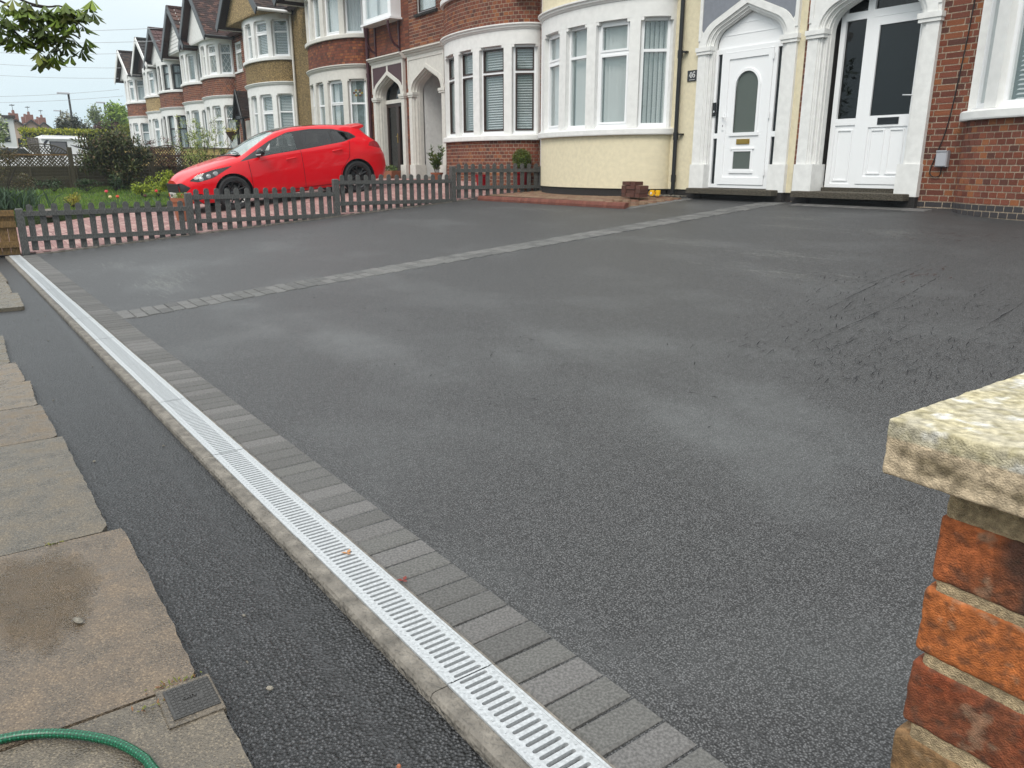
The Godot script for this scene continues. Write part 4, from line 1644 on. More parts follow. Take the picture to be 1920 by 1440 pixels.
func cream_door(h: Node3D) -> void:
	var z := ZW - 0.075
	var cx := -8.31
	var yb := 0.915
	var top := 3.05
	# frame with narrow side lights
	var fr := MB.new()
	var xs := [-0.715, -0.605, -0.525, -0.455, 0.455, 0.525, 0.605, 0.655]
	for p in [[0, 1], [2, 3], [4, 5], [6, 7]]:
		fr.span(Vector3(cx + xs[p[0]], yb, z - 0.07), Vector3(cx + xs[p[1]], top, z))
	fr.span(Vector3(cx - 0.605, top - 0.07, z - 0.069), Vector3(cx + 0.605, top - 0.001, z - 0.001))
	for s in [[1, 2], [5, 6]]:
		for y in [[yb, yb + 0.06], [yb + 0.78, yb + 0.86]]:
			fr.span(Vector3(cx + xs[s[0]], y[0], z - 0.068), Vector3(cx + xs[s[1]], y[1], z - 0.002))
	fr.span(Vector3(cx - 0.455, yb, z - 0.068), Vector3(cx + 0.455, yb + 0.05, z - 0.002))
	part("door_frame", fr, M.upvc, h)
	for s in [[1, 2], [5, 6]]:
		for y in [[yb + 0.06, yb + 0.78], [yb + 0.86, top - 0.07]]:
			var g := MB.new()
			g.span(Vector3(cx + xs[s[0]], y[0], z - 0.04), Vector3(cx + xs[s[1]], y[1], z - 0.03))
			part("side_light", g, M.obscure_dark, h)
	# boarded infill under the arch
	var al := arch_line(cx, 0.65, 3.07, top + 0.004)
	var inf := MB.new()
	var pl := PackedVector2Array()
	for p in al:
		pl.append(p)
	inf.prism(pl, z - 0.06, z - 0.03)
	inf.span(Vector3(cx - 0.6, 3.24, z - 0.031), Vector3(cx + 0.6, 3.252, z - 0.024))
	inf.span(Vector3(cx - 0.5, 3.40, z - 0.031), Vector3(cx + 0.5, 3.408, z - 0.024))
	part("arch_infill", inf, M.upvc, h)
	# the door leaf
	var lf := MB.new()
	var zl := z + 0.012
	var x0 := cx - 0.452
	var x1 := cx + 0.452
	var y0 := yb + 0.055
	var y1 := top - 0.075
	lf.span(Vector3(x0, y0, z - 0.05), Vector3(x0 + 0.085, y1, zl))
	lf.span(Vector3(x1 - 0.085, y0, z - 0.05), Vector3(x1, y1, zl))
	lf.span(Vector3(x0 + 0.085, y0, z - 0.05), Vector3(x1 - 0.085, y0 + 0.11, zl - 0.001))
	lf.span(Vector3(x0 + 0.085, y1 - 0.09, z - 0.05), Vector3(x1 - 0.085, y1, zl - 0.001))
	# panel with an arched light and a low light cut out of it
	var gx := 0.215
	var ga := yb + 0.86
	var gs := yb + 1.56
	var panel := PackedVector2Array([Vector2(x0 + 0.085, y0 + 0.11), Vector2(x1 - 0.085, y0 + 0.11), Vector2(x1 - 0.085, y1 - 0.09), Vector2(x0 + 0.085, y1 - 0.09)])
	var arch := PackedVector2Array([Vector2(cx - gx, ga), Vector2(cx + gx, ga)])
	for k in 17:
		var a := PI * k / 16.0
		arch.append(Vector2(cx + gx * cos(a), gs + gx * sin(a)))
	var leaf := part("door", lf, M.upvc, h)
	var pn := MB.new()
	pn.prism(PackedVector2Array([panel[0], panel[1], Vector2(x1 - 0.085, ga - 0.001), Vector2(x0 + 0.085, ga - 0.001)]), z - 0.045, z - 0.008)
	# left and right of the arched light, as two outlines
	for s in [-1.0, 1.0]:
		var o := PackedVector2Array([Vector2(cx + s * 0.367, ga), Vector2(cx + s * 0.367, y1 - 0.09), Vector2(cx, y1 - 0.09)])
		for k in 9:
			var a := PI / 2 - PI / 2 * k / 8.0
			o.append(Vector2(cx + s * gx * cos(a), gs + gx * sin(a)))
		o.append(Vector2(cx + s * gx, ga))
		pn.prism(o, z - 0.045, z - 0.008)
	part("door_panel", pn, M.upvc, leaf)
	var bead := MB.new()
	for k in 16:
		var a0 := PI * k / 16.0
		var a1 := PI * (k + 1) / 16.0
		var c := Vector3(cx, gs, z - 0.008)
		var e0 := Vector3(cos(a0), sin(a0), 0)
		var e1 := Vector3(cos(a1), sin(a1), 0)
		var f := Vector3(0, 0, 0.02)
		bead.quad(c + e0 * gx + f, c + e0 * (gx + 0.04) + f, c + e1 * (gx + 0.04) + f, c + e1 * gx + f)
		bead.quad(c + e0 * (gx + 0.04) + f, c + e0 * (gx + 0.05), c + e1 * (gx + 0.05), c + e1 * (gx + 0.04) + f)
		bead.quad(c + e0 * gx, c + e0 * gx + f, c + e1 * gx + f, c + e1 * gx)
	for s in [-1.0, 1.0]:
		bead.span(Vector3(cx + s * gx, ga, z - 0.02), Vector3(cx + s * (gx + 0.04), gs, z + 0.012))
	bead.span(Vector3(cx - gx - 0.07, ga - 0.05, z - 0.02), Vector3(cx + gx + 0.07, ga, z + 0.0125))
	leafy_panel(bead, cx - 0.20, cx + 0.20, yb + 0.27, yb + 0.60, z - 0.008, 0.03)
	bead.span(Vector3(cx - 0.23, yb + 0.235, z - 0.02), Vector3(cx + 0.23, yb + 0.269, z + 0.012))
	bead.span(Vector3(cx - 0.23, yb + 0.601, z - 0.02), Vector3(cx + 0.23, yb + 0.62, z + 0.012))
	part("beading", bead, M.upvc, leaf)
	var gl := MB.new()
	gl.prism(arch, z - 0.03, z - 0.02)
	part("arched_glass", gl, M.obscure, leaf)
	var g2 := MB.new()
	g2.span(Vector3(cx - 0.17, yb + 0.30, z - 0.012), Vector3(cx + 0.17, yb + 0.57, z - 0.0065))
	part("low_glass", g2, M.obscure, leaf)
	var lb := MB.new()
	lb.span(Vector3(cx - 0.125, yb + 0.68, z - 0.01), Vector3(cx + 0.125, yb + 0.76, z + 0.006))
	lb.span(Vector3(cx - 0.11, yb + 0.69, z + 0.006), Vector3(cx + 0.11, yb + 0.735, z + 0.014))
	part("letterbox", lb, M.brass, leaf)
	var hd := MB.new()
	hd.span(Vector3(x0 + 0.025, yb + 0.90, zl), Vector3(x0 + 0.06, yb + 1.16, zl + 0.012))
	hd.tube([Vector3(x0 + 0.042, yb + 1.10, zl + 0.01), Vector3(x0 + 0.042, yb + 1.10, zl + 0.05), Vector3(x0 + 0.15, yb + 1.095, zl + 0.055)], 0.011, 0.009, 8)
	part("handle", hd, M.upvc, leaf)
	var kh := MB.new()
	kh.span(Vector3(x0 + 0.037, yb + 0.955, zl + 0.012), Vector3(x0 + 0.048, yb + 0.985, zl + 0.0135))
	part("keyhole", kh, M.black_paint, leaf)
	for y in [0.25, 1.1, 1.95]:
		var hn := MB.new()
		hn.tube([Vector3(x1 + 0.015, yb + y - 0.05, zl + 0.012), Vector3(x1 + 0.015, yb + y + 0.05, zl + 0.012)], 0.012, 0.012, 8)
		part("hinge", hn, M.upvc, leaf)
	var bell := MB.new()
	bell.span(Vector3(cx - 0.645, yb + 1.13, z), Vector3(cx - 0.585, yb + 1.34, z + 0.022))
	part("doorbell", bell, M.gloss_black, h)
	var bt := MB.new()
	bt.lathe([Vector2(0.0, 0.0), Vector2(0.014, 0.0), Vector2(0.018, -0.003)], Vector3(cx - 0.615, yb + 1.2, z + 0.024), 14, Basis(Vector3.RIGHT, PI / 2))
	part("bell_button", bt, M.steel, h)
	# black rainwater pipe with its sockets and clips
	var dpipe := MB.new()
	dpipe.tube([Vector3(-9.615, 6.2, ZW + 0.07), Vector3(-9.615, 0.95, ZW + 0.07), Vector3(-9.615, 0.80, ZW + 0.075)], 0.036, 0.036, 12)
	for y in [1.05, 1.75, 3.05, 4.6]:
		dpipe.tube([Vector3(-9.615, y - 0.06, ZW + 0.07), Vector3(-9.615, y + 0.06, ZW + 0.07)], 0.044, 0.046, 12)
	part("downpipe", dpipe, M.black_paint, h)
	for y in [1.78, 3.08, 4.63]:
		var cl := MB.new()
		cl.span(Vector3(-9.57, y - 0.012, ZW + 0.001), Vector3(-9.49, y + 0.012, ZW + 0.075))
		part("pipe_clip", cl, M.black_paint, h)


func far_door(h: Node3D) -> void:
	var z := -10.62
	var yb := 0.96
	var x0 := -6.88
	var x1 := -5.56
	var xm := -6.50
	var fr := MB.new()
	for x in [[x0, x0 + 0.075], [xm, xm + 0.10], [x1 - 0.07, x1]]:
		fr.span(Vector3(x[0], yb, z - 0.08), Vector3(x[1], 3.75, z))
	fr.span(Vector3(x0, yb, z - 0.079), Vector3(x1, yb + 0.05, z - 0.001))
	fr.span(Vector3(x0, yb + 2.24, z - 0.079), Vector3(x1, yb + 2.34, z - 0.001))
	fr.span(Vector3(x0 + 0.075, yb + 0.86, z - 0.078), Vector3(xm, yb + 0.95, z - 0.002))
	part("door_frame", fr, M.upvc, h)
	var sp := MB.new()
	sp.span(Vector3(x0 + 0.075, yb + 0.05, z - 0.06), Vector3(xm, yb + 0.86, z - 0.02))
	leafy_panel(sp, x0 + 0.11, xm - 0.035, yb + 0.09, yb + 0.80, z - 0.02)
	part("side_panel", sp, M.upvc, h)
	for g in [[x0 + 0.075, xm, yb + 0.95, yb + 2.24], [x0 + 0.075, xm, yb + 2.34, 3.75], [xm + 0.10, x1 - 0.07, yb + 2.34, 3.75]]:
		var gm := MB.new()
		gm.span(Vector3(g[0], g[2], z - 0.05), Vector3(g[1], g[3], z - 0.04))
		part("side_light", gm, M.smoked, h)
	var a := xm + 0.105
	var b := x1 - 0.075
	var lf := MB.new()
	lf.span(Vector3(a, yb + 0.055, z - 0.06), Vector3(a + 0.10, yb + 2.235, z + 0.01))
	lf.span(Vector3(b - 0.10, yb + 0.055, z - 0.06), Vector3(b, yb + 2.235, z + 0.01))
	lf.span(Vector3(a + 0.10, yb + 0.055, z - 0.06), Vector3(b - 0.10, yb + 0.155, z + 0.009))
	lf.span(Vector3(a + 0.10, yb + 0.82, z - 0.06), Vector3(b - 0.10, yb + 0.97, z + 0.009))
	lf.span(Vector3(a + 0.10, yb + 2.13, z - 0.06), Vector3(b - 0.10, yb + 2.235, z + 0.009))
	lf.span(Vector3(a + 0.10, yb + 0.155, z - 0.05), Vector3(b - 0.10, yb + 0.82, z - 0.01))
	var mid := (a + b) * 0.5
	leafy_panel(lf, a + 0.14, mid - 0.035, yb + 0.19, yb + 0.79, z - 0.01)
	leafy_panel(lf, mid + 0.035, b - 0.14, yb + 0.19, yb + 0.79, z - 0.01)
	var door := part("door", lf, M.upvc, h)
	var dg := MB.new()
	dg.span(Vector3(a + 0.10, yb + 0.97, z - 0.03), Vector3(b - 0.10, yb + 2.13, z - 0.015))
	part("obscured_glass", dg, M.obscure_dark, door)
	var lb := MB.new()
	lb.span(Vector3(mid - 0.15, yb + 0.85, z + 0.009), Vector3(mid + 0.15, yb + 0.94, z + 0.016))
	lb.span(Vector3(mid - 0.13, yb + 0.905, z + 0.016), Vector3(mid + 0.13, yb + 0.925, z + 0.024))
	part("letterbox", lb, M.gloss_black, door)
	var hd := MB.new()
	hd.tube([Vector3(b - 0.05, yb + 1.20, z + 0.01), Vector3(b - 0.05, yb + 1.20, z + 0.06), Vector3(b - 0.19, yb + 1.21, z + 0.065)], 0.012, 0.010, 8)
	part("handle", hd, M.steel, door)
	var rv := MB.new()
	rv.span(Vector3(-7.03, 0.90, -11.6), Vector3(-6.95, 3.8, ZW - 0.2))
	rv.span(Vector3(-5.55, 0.90, -11.6), Vector3(-5.46, 3.8, ZW - 0.2))
	part("porch_wall", rv, M.plinth, h)
	var fl := MB.new()
	fl.span(Vector3(-6.95, 0.86, z - 0.08), Vector3(-5.56, 0.955, ZW - 0.19))
	part("threshold", fl, M.stone_step, h)


func porch_of_five(h: Node3D) -> void:
	var cx := -18.18
	var wl := MB.new()
	for s in [-1.0, 1.0]:
		var y := 0.93
		wl.span(Vector3(cx + s * 0.66, 0.9, -11.7), Vector3(cx + s * 0.78, 3.8, ZW - 0.25))
		while y < 3.6:
			var zz := ZW - 0.26 - (0.06 if int(y * 40) % 2 else 0.0)
			while zz > -11.6:
				wl.span(Vector3(cx + s * 0.655, y, zz), Vector3(cx + s * 0.662, y + 0.066, zz - 0.21))
				zz -= 0.22
			y += 0.075
	wl.span(Vector3(cx - 0.78, 3.72, -11.7), Vector3(cx + 0.78, 3.8, ZW - 0.25))
	part("porch_wall", wl, M.white, h)
	var z := -11.35
	var fr := MB.new()
	for x in [[-0.65, -0.58], [-0.22, -0.12], [0.58, 0.65]]:
		fr.span(Vector3(cx + x[0], 0.92, z - 0.07), Vector3(cx + x[1], 3.7, z))
	for y in [[0.92, 0.98], [1.60, 1.72], [3.0, 3.1]]:
		fr.span(Vector3(cx - 0.58, y[0], z - 0.069), Vector3(cx + 0.58, y[1], z - 0.001))
	part("door_frame", fr, M.upvc, h)
	for g in [[-0.58, -0.22, 0.98, 1.60], [-0.58, -0.22, 1.72, 3.0], [-0.12, 0.58, 0.98, 1.60], [-0.12, 0.58, 1.72, 3.0], [-0.58, 0.58, 3.1, 3.7]]:
		var gm := MB.new()
		gm.span(Vector3(cx + g[0], g[2], z - 0.05), Vector3(cx + g[1], g[3], z - 0.04))
		part("door_glass", gm, M.smoked, h)
	var fl := MB.new()
	fl.span(Vector3(cx - 0.65, 0.85, z - 0.1), Vector3(cx + 0.65, 0.918, ZW - 0.19))
	part("threshold", fl, M.terracotta, h)
	# white rainwater pipe by the cream house, and a dish above
	var dpp := MB.new()
	dpp.tube([Vector3(-13.36, 6.2, ZW + 0.06), Vector3(-13.36, 1.22, ZW + 0.06)], 0.034, 0.034, 12)
	for y in [1.9, 4.05]:
		dpp.tube([Vector3(-13.36, y - 0.05, ZW + 0.06), Vector3(-13.36, y + 0.05, ZW + 0.06)], 0.042, 0.044, 12)
	part("downpipe", dpp, M.upvc, h)
	var gul := MB.new()
	gul.tube([Vector3(-13.36, 1.23, ZW + 0.06), Vector3(-13.36, 0.7, ZW + 0.06)], 0.05, 0.05, 12)
	part("gully_pipe", gul, M.black_paint, h)
	var cb := MB.new()
	cb.tube([Vector3(-13.44, 6.0, ZW + 0.012), Vector3(-13.45, 3.6, ZW + 0.014), Vector3(-13.43, 1.9, ZW + 0.012), Vector3(-13.44, 0.9, ZW + 0.012)], 0.005, 0.005, 6)
	part("cable", cb, M.wire_black, h)
	var dish := MB.new()
	var pr := []
	for k in 8:
		var r := 0.26 * k / 7.0
		pr.append(Vector2(r, r * r * 0.9))
	dish.lathe(pr, Vector3(-13.62, 4.72, ZW + 0.35), 20, Basis(Vector3.RIGHT, 1.2) * Basis(Vector3.UP, 0.2))
	part("satellite_dish", dish, M.iron, h)
	var arm := MB.new()
	arm.tube([Vector3(-13.62, 4.55, ZW), Vector3(-13.62, 4.58, ZW + 0.2), Vector3(-13.62, 4.72, ZW + 0.33)], 0.014, 0.014, 6)
	part("dish_bracket", arm, M.iron, h)


func brown_door(h: Node3D) -> void:
	var cx := -20.29
	var z := ZW - 0.2
	var yb := 0.93
	var fr := MB.new()
	for x in [[-0.655, -0.58], [-0.07, 0.07], [0.58, 0.655]]:
		fr.span(Vector3(cx + x[0], yb, z - 0.07), Vector3(cx + x[1], 2.93, z))
	for y in [[yb, yb + 0.09], [2.84, 2.93]]:
		fr.span(Vector3(cx - 0.58, y[0], z - 0.069), Vector3(cx + 0.58, y[1], z - 0.001))
	var door := part("door", fr, M.brown_frame, h)
	for g in [[-0.58, -0.07], [0.07, 0.58]]:
		var gm := MB.new()
		gm.span(Vector3(cx + g[0], yb + 0.09, z - 0.05), Vector3(cx + g[1], 2.84, z - 0.044))
		part("door_glass", gm, M.cabin_glass, door)
	var hd := MB.new()
	hd.span(Vector3(cx - 0.045, yb + 0.95, z), Vector3(cx - 0.01, yb + 1.2, z + 0.012))
	hd.tube([Vector3(cx - 0.03, yb + 1.12, z + 0.012), Vector3(cx - 0.03, yb + 1.12, z + 0.05), Vector3(cx + 0.07, yb + 1.12, z + 0.055)], 0.01, 0.01, 8)
	part("handle", hd, M.brass, door)
	var tr := MB.new()
	tr.span(Vector3(cx - 0.66, 2.931, z - 0.08), Vector3(cx + 0.66, 3.03, z + 0.03))
	part("transom", tr, M.white_old, h)
	var al := arch_line(cx, 0.65, 3.07, 3.031)
	var pl := PackedVector2Array()
	for p in al:
		pl.append(p)
	var fg := MB.new()
	fg.prism(pl, z - 0.06, z - 0.05)
	part("fanlight", fg, M.smoked, h)
	# maroon rainwater pipe and its bends
	var dpp := MB.new()
	dpp.tube([Vector3(-21.46, 6.2, ZW + 0.07), Vector3(-21.46, 0.95, ZW + 0.07)], 0.045, 0.045, 12)
	for y in [1.95, 3.72, 4.9]:
		dpp.tube([Vector3(-21.46, y - 0.06, ZW + 0.07), Vector3(-21.46, y + 0.06, ZW + 0.07)], 0.058, 0.06, 12)
	part("downpipe", dpp, M.maroon, h)
	# stained glass in the middle toplight
	var b := Bay.new(-21.62, -25.25, 0.75, ZW)
	for li in [0]:
		var pa := b.at(LIGHTS[li][1] * b.S, -0.108)
		var pb := b.at(LIGHTS[li][0] * b.S, -0.108)
		var A := Vector3(pa.x, 0, pa.y)
		var B := Vector3(pb.x, 0, pb.y)
		var u := (B - A).normalized()
		var w := (B - A).length()
		var nn := u.cross(Vector3.UP)
		var c := A + u * w * 0.5 + Vector3(0, 3.29, 0)
		var cols := [lin(0.30, 0.22, 0.06), lin(0.05, 0.10, 0.09), lin(0.12, 0.05, 0.04), lin(0.45, 0.45, 0.4)]
		for k in 12:
			var mbk := MB.new()
			var a := TAU * k / 12.0
			var r := w * (0.10 if k % 2 else 0.22)
			mbk.box(c + u * cos(a) * r * 1.1 + Vector3.UP * sin(a) * r * 0.75, Vector3(0.07, 0.05, 0.003), Basis(u, Vector3.UP, nn))
			var nm := "glass_piece"
			var key := "stained_%d" % (k % 4)
			if not M.has(key):
				mk(key, cols[k % 4], 0.15)
			part(nm, mbk, M[key], h)


func oriel(h: Node3D) -> void:
	# the small square oriel over the brown door, with its bracket
	var x0 := -21.15
	var x1 := -19.5
	var z := ZW + 0.30
	var bx := MB.new()
	bx.span(Vector3(x0 - 0.06, 4.93, ZW), Vector3(x1 + 0.06, 4.98, z + 0.06))
	bx.span(Vector3(x0, 4.981, ZW), Vector3(x0 + 0.05, 6.05, z - 0.005))
	bx.span(Vector3(x1 - 0.05, 4.981, ZW), Vector3(x1, 6.05, z - 0.005))
	bx.span(Vector3(x0 - 0.06, 6.05, ZW), Vector3(x1 + 0.06, 6.12, z + 0.06))
	bx.span(Vector3(x0 + 0.05, 4.981, ZW), Vector3(x1 - 0.05, 6.05, ZW + 0.02))
	part("oriel", bx, M.upvc, h)
	window(h, Vector3(x0 + 0.05, 4.983, z), Vector3.RIGHT, x1 - x0 - 0.1, 1.06, {"f": 0.11, "transom": 0.0, "sash": 0, "blind": "curtains"})
	for xx in [x0 + 0.12, x1 - 0.12]:
		var br := MB.new()
		var pts := []
		for k in 9:
			var a := PI / 2 * k / 8.0
			pts.append(Vector3(xx, 4.90 - 0.62 * sin(a), ZW + 0.03 + 0.30 * cos(a)))
		br.tube(pts, 0.03, 0.035, 6)
		br.span(Vector3(xx - 0.03, 4.1, ZW + 0.0), Vector3(xx + 0.03, 4.92, ZW + 0.04))
		part("bracket", br, M.maroon, h)


func pier(h: Node3D) -> void:
	var mb := MB.new()
	mb.span(Vector3(-26.35, 0.4, ZW - 0.1), Vector3(-25.42, 6.2, ZW + 0.16))
	part("wall_pier", mb, M.pebbledash, h)
	var dd := MB.new()
	dd.tube([Vector3(-27.2, 6.2, ZW + 0.07), Vector3(-27.2, 0.9, ZW + 0.07)], 0.04, 0.04, 8)
	part("downpipe", dd, M.white_old, h)


func canopy(h: Node3D) -> void:
	# the little pitched black porch roof beside the leaded bay
	var cx := -32.55
	var tl := MB.new()
	for s in [1.0, -1.0]:
		var v := Vector3(-s * 0.45, 0.95, 0).normalized()
		var u := Vector3(0, 0, -s)
		var o := Vector3(cx + s * 0.50, 3.1, -9.95 if s > 0 else ZW)
		tl.tint(Color(0.05, 0.035, 0.03))
		tl.box(o + u * 0.225 + v * 0.55 - u.cross(v) * 0.03, Vector3(0.45, 1.1, 0.05), Basis(u, v, u.cross(v)))
		roof_tiles(tl, o, u, v, 0.45, 1.1, 0.17, 0.12, [Color(0.075, 0.046, 0.038), Color(0.095, 0.055, 0.046), Color(0.06, 0.04, 0.036)])
	part("porch_roof", tl, M.tiles, h)
	var bm := MB.new()
	for s in [1.0, -1.0]:
		bm.tube([Vector3(cx + s * 0.53, 3.04, -9.91), Vector3(cx, 4.12, -9.91)], 0.06, 0.05, 4)
		bm.tube([Vector3(cx + s * 0.4, 1.0, -10.0), Vector3(cx + s * 0.4, 3.2, -10.0)], 0.06, 0.06, 4)
		bm.tube([Vector3(cx + s * 0.4, 2.5, -10.0), Vector3(cx + s * 0.1, 3.1, -10.0)], 0.045, 0.045, 4)
	bm.span(Vector3(cx - 0.48, 3.05, -10.05), Vector3(cx + 0.48, 3.16, -9.95))
	part("porch_frame", bm, M.black_paint, h)
	var dr := MB.new()
	dr.span(Vector3(cx - 0.45, 0.98, ZW + 0.0), Vector3(cx + 0.45, 3.0, ZW + 0.05))
	part("door", dr, M.white_old, h)


# ---------------------------------------------------------------- picket fence
func make_fence() -> void:
	var t := thing("picket_fence", "low dark grey picket fence stepping up beside the red block drive", "fence", Vector3(-13.6, 0.2, -4.5))
	var posts := [Vector3(-13.62, 0, -0.84), Vector3(-13.60, 0, -3.22), Vector3(-13.62, 0, -5.80), Vector3(-13.60, 0, -8.28), Vector3(-13.30, 0, -10.28)]
	var tops := [0.66, 0.84, 1.03, 1.255, 1.25]
	var rails := [[0.62, 0.22], [0.80, 0.385], [1.0, 0.59], [1.205, 0.84]]
	for k in 5:
		var mb := MB.new()
		var p: Vector3 = posts[k]
		var y0: float = gy(p.z) - 0.05
		mb.cbox(Vector3(p.x, (y0 + tops[k]) * 0.5, p.z), Vector3(0.10, tops[k] - y0, 0.10), 0.012)
		part("post", mb, M.fence_paint, t)
	var pk := MB.new()
	var pl := PackedVector2Array([Vector2(-0.042, 0), Vector2(0.042, 0)])
	for k in 9:
		var a := PI * k / 8.0
		pl.append(Vector2(0.042 * cos(a), 0.632 + 0.042 * sin(a)))
	pk.prism(pl, -0.010, 0.010)
	var pm := pk.done()
	for k in 4:
		var a: Vector3 = posts[k]
		var b: Vector3 = posts[k + 1]
		var d := (b - a).normalized()
		var bs := Basis(d, Vector3.UP, d.cross(Vector3.UP))
		var ln := (b - a).length()
		for y in [rails[k][0] - 0.035, rails[k][1]]:
			var mb := MB.new()
			var c := (a + b) * 0.5
			mb.box(Vector3(c.x, y, c.z) + bs.z * 0.022, Vector3(ln - 0.10, 0.07, 0.032), bs * Basis(Vector3(0, 0, 1), rng.randf_range(-0.004, 0.004)))
			part("rail", mb, M.fence_paint, t)
		var n := int(round((ln - 0.1) / 0.163))
		for i in n:
			var s := 0.05 + (ln - 0.1) * (i + 0.5) / n
			var base := a + d * s
			var y: float = rails[k][0] - 0.572
			piece("picket", pm, M.fence_paint, Transform3D(bs * Basis(Vector3(0, 0, 1), rng.randf_range(-0.012, 0.012)), Vector3(base.x, y + rng.randf_range(-0.006, 0.006), base.z) - bs.z * 0.006), t)
	# the new pine gate-like panel that closes the line by the footway
	var g := thing("timber_fence", "short new pine board panel with ledges beside the first grey fence post", "fence panel", Vector3(-13.6, 0.0, -0.3))
	var z := -0.77
	while z < 0.9:
		var mb := MB.new()
		mb.box(Vector3(-13.62, 0.315, z + 0.055), Vector3(0.018, 0.63 + rng.randf_range(-0.006, 0.006), 0.108))
		part("plank", mb, M.pine, g)
		z += 0.112
	for y in [0.15, 0.44, 0.6]:
		var mb := MB.new()
		mb.box(Vector3(-13.585, y, 0.06), Vector3(0.036, 0.085, 1.66))
		part("ledge", mb, M.pine, g)


# ---------------------------------------------------------------- the car
func tab(x: float, t: Array) -> float:          # a smooth curve through the points of a table
	var n := t.size()
	if x <= t[0][0]:
		return t[0][1]
	if x >= t[n - 1][0]:
		return t[n - 1][1]
	var i := 0
	while x > t[i + 1][0]:
		i += 1
	var h: float = t[i + 1][0] - t[i][0]
	var s := func(k: int) -> float:
		if k == 0:
			return (t[1][1] - t[0][1]) / (t[1][0] - t[0][0])
		if k == n - 1:
			return (t[k][1] - t[k - 1][1]) / (t[k][0] - t[k - 1][0])
		var a: float = (t[k][1] - t[k - 1][1]) / (t[k][0] - t[k - 1][0])
		var b: float = (t[k + 1][1] - t[k][1]) / (t[k + 1][0] - t[k][0])
		return 0.0 if a * b <= 0.0 else 2.0 * a * b / (a + b)
	var u: float = (x - t[i][0]) / h
	var m0: float = s.call(i) * h
	var m1: float = s.call(i + 1) * h
	var u2 := u * u
	var u3 := u2 * u
	return (2 * u3 - 3 * u2 + 1) * t[i][1] + (u3 - 2 * u2 + u) * m0 + (-2 * u3 + 3 * u2) * t[i + 1][1] + (u3 - u2) * m1


const C_TOP := [[0.0, 0.66], [0.06, 0.72], [0.2, 0.79], [0.45, 0.865], [0.8, 0.945], [1.12, 1.005], [1.22, 1.03], [1.5, 1.17], [1.85, 1.335], [2.1, 1.415], [2.5, 1.462], [3.0, 1.458], [3.5, 1.42], [3.86, 1.365], [4.02, 1.20], [4.16, 1.05], [4.24, 0.99], [4.32, 0.93], [4.36, 0.78]]
const C_HS := [[0.0, 0.57], [0.1, 0.65], [0.3, 0.745], [0.6, 0.815], [0.95, 0.87], [1.25, 0.905], [2.0, 0.955], [3.0, 1.01], [3.6, 1.06], [4.0, 1.05], [4.2, 0.98], [4.36, 0.74]]
const C_WS := [[0.0, 0.46], [0.1, 0.60], [0.25, 0.71], [0.5, 0.79], [0.95, 0.845], [1.5, 0.865], [3.3, 0.855], [3.8, 0.80], [4.15, 0.73], [4.36, 0.62]]
const C_WM := [[0.0, 0.50], [0.06, 0.63], [0.16, 0.74], [0.35, 0.84], [0.6, 0.895], [0.95, 0.912], [1.4, 0.905], [2.4, 0.90], [3.1, 0.905], [3.6, 0.915], [4.0, 0.87], [4.2, 0.80], [4.36, 0.66]]
const C_HB := [[0.0, 0.24], [0.3, 0.20], [0.7, 0.19], [3.8, 0.20], [4.2, 0.26], [4.36, 0.34]]
const C_WE := [[0.0, 0.30], [0.3, 0.50], [0.8, 0.64], [1.2, 0.70], [1.5, 0.665], [2.0, 0.60], [2.5, 0.58], [3.4, 0.55], [3.9, 0.52], [4.1, 0.58], [4.36, 0.48]]
const C_HE := [[0.0, 0.05], [0.4, 0.025], [1.0, 0.025], [1.25, 0.04], [1.6, 0.05], [2.2, 0.05], [3.8, 0.045], [4.1, 0.03], [4.36, 0.02]]
const C_KNOT := [0.0, 0.08, 0.22, 0.36, 0.52, 0.78, 0.89, 1.0]


func car_section(l: float) -> Array:         # the half section at l metres behind the nose, from the sill to the centre line: Vector2(half width, height)
	var wm := tab(l, C_WM)
	var hb := tab(l, C_HB)
	var hs := tab(l, C_HS)
	var ws := tab(l, C_WS)
	var top := tab(l, C_TOP)
	var he := top - tab(l, C_HE)
	hs = minf(hs, he - 0.012)
	var p := [Vector2(wm - 0.07, hb), Vector2(wm - 0.022, hb + 0.10), Vector2(wm, lerpf(hb, hs, 0.45)), Vector2(wm - 0.006, lerpf(hb, hs, 0.74)), Vector2(ws, hs), Vector2(tab(l, C_WE), he), Vector2(tab(l, C_WE) * 0.55, lerpf(he, top, 0.78)), Vector2(0, top)]
	return p


func car_point(l: float, s: float) -> Vector3:
	var p := car_section(l)
	var i := 0
	while i < 6 and s > C_KNOT[i + 1]:
		i += 1
	var u: float = clampf((s - C_KNOT[i]) / (C_KNOT[i + 1] - C_KNOT[i]), 0.0, 1.0)
	var a: Vector2 = p[i]
	var b: Vector2 = p[i + 1]
	var h: float = C_KNOT[i + 1] - C_KNOT[i]
	var slope := func(k: int) -> Vector2:
		if k == 0:
			return (p[1] - p[0]) / (C_KNOT[1] - C_KNOT[0])
		if k == 7:
			return Vector2((p[7].x - p[6].x) / (C_KNOT[7] - C_KNOT[6]), 0.0)
		var d: Vector2 = (p[k + 1] - p[k - 1]) / (C_KNOT[k + 1] - C_KNOT[k - 1])
		return d * (0.62 if k == 4 or k == 5 else 0.9)
	var m0: Vector2 = slope.call(i) * h
	var m1: Vector2 = slope.call(i + 1) * h
	var u2 := u * u
	var u3 := u2 * u
	var q: Vector2 = a * (2 * u3 - 3 * u2 + 1) + m0 * (u3 - 2 * u2 + u) + b * (-2 * u3 + 3 * u2) + m1 * (u3 - u2)
	return Vector3(q.x, q.y, -l)


var car_grid := []
const CN := 146
const CS := 52


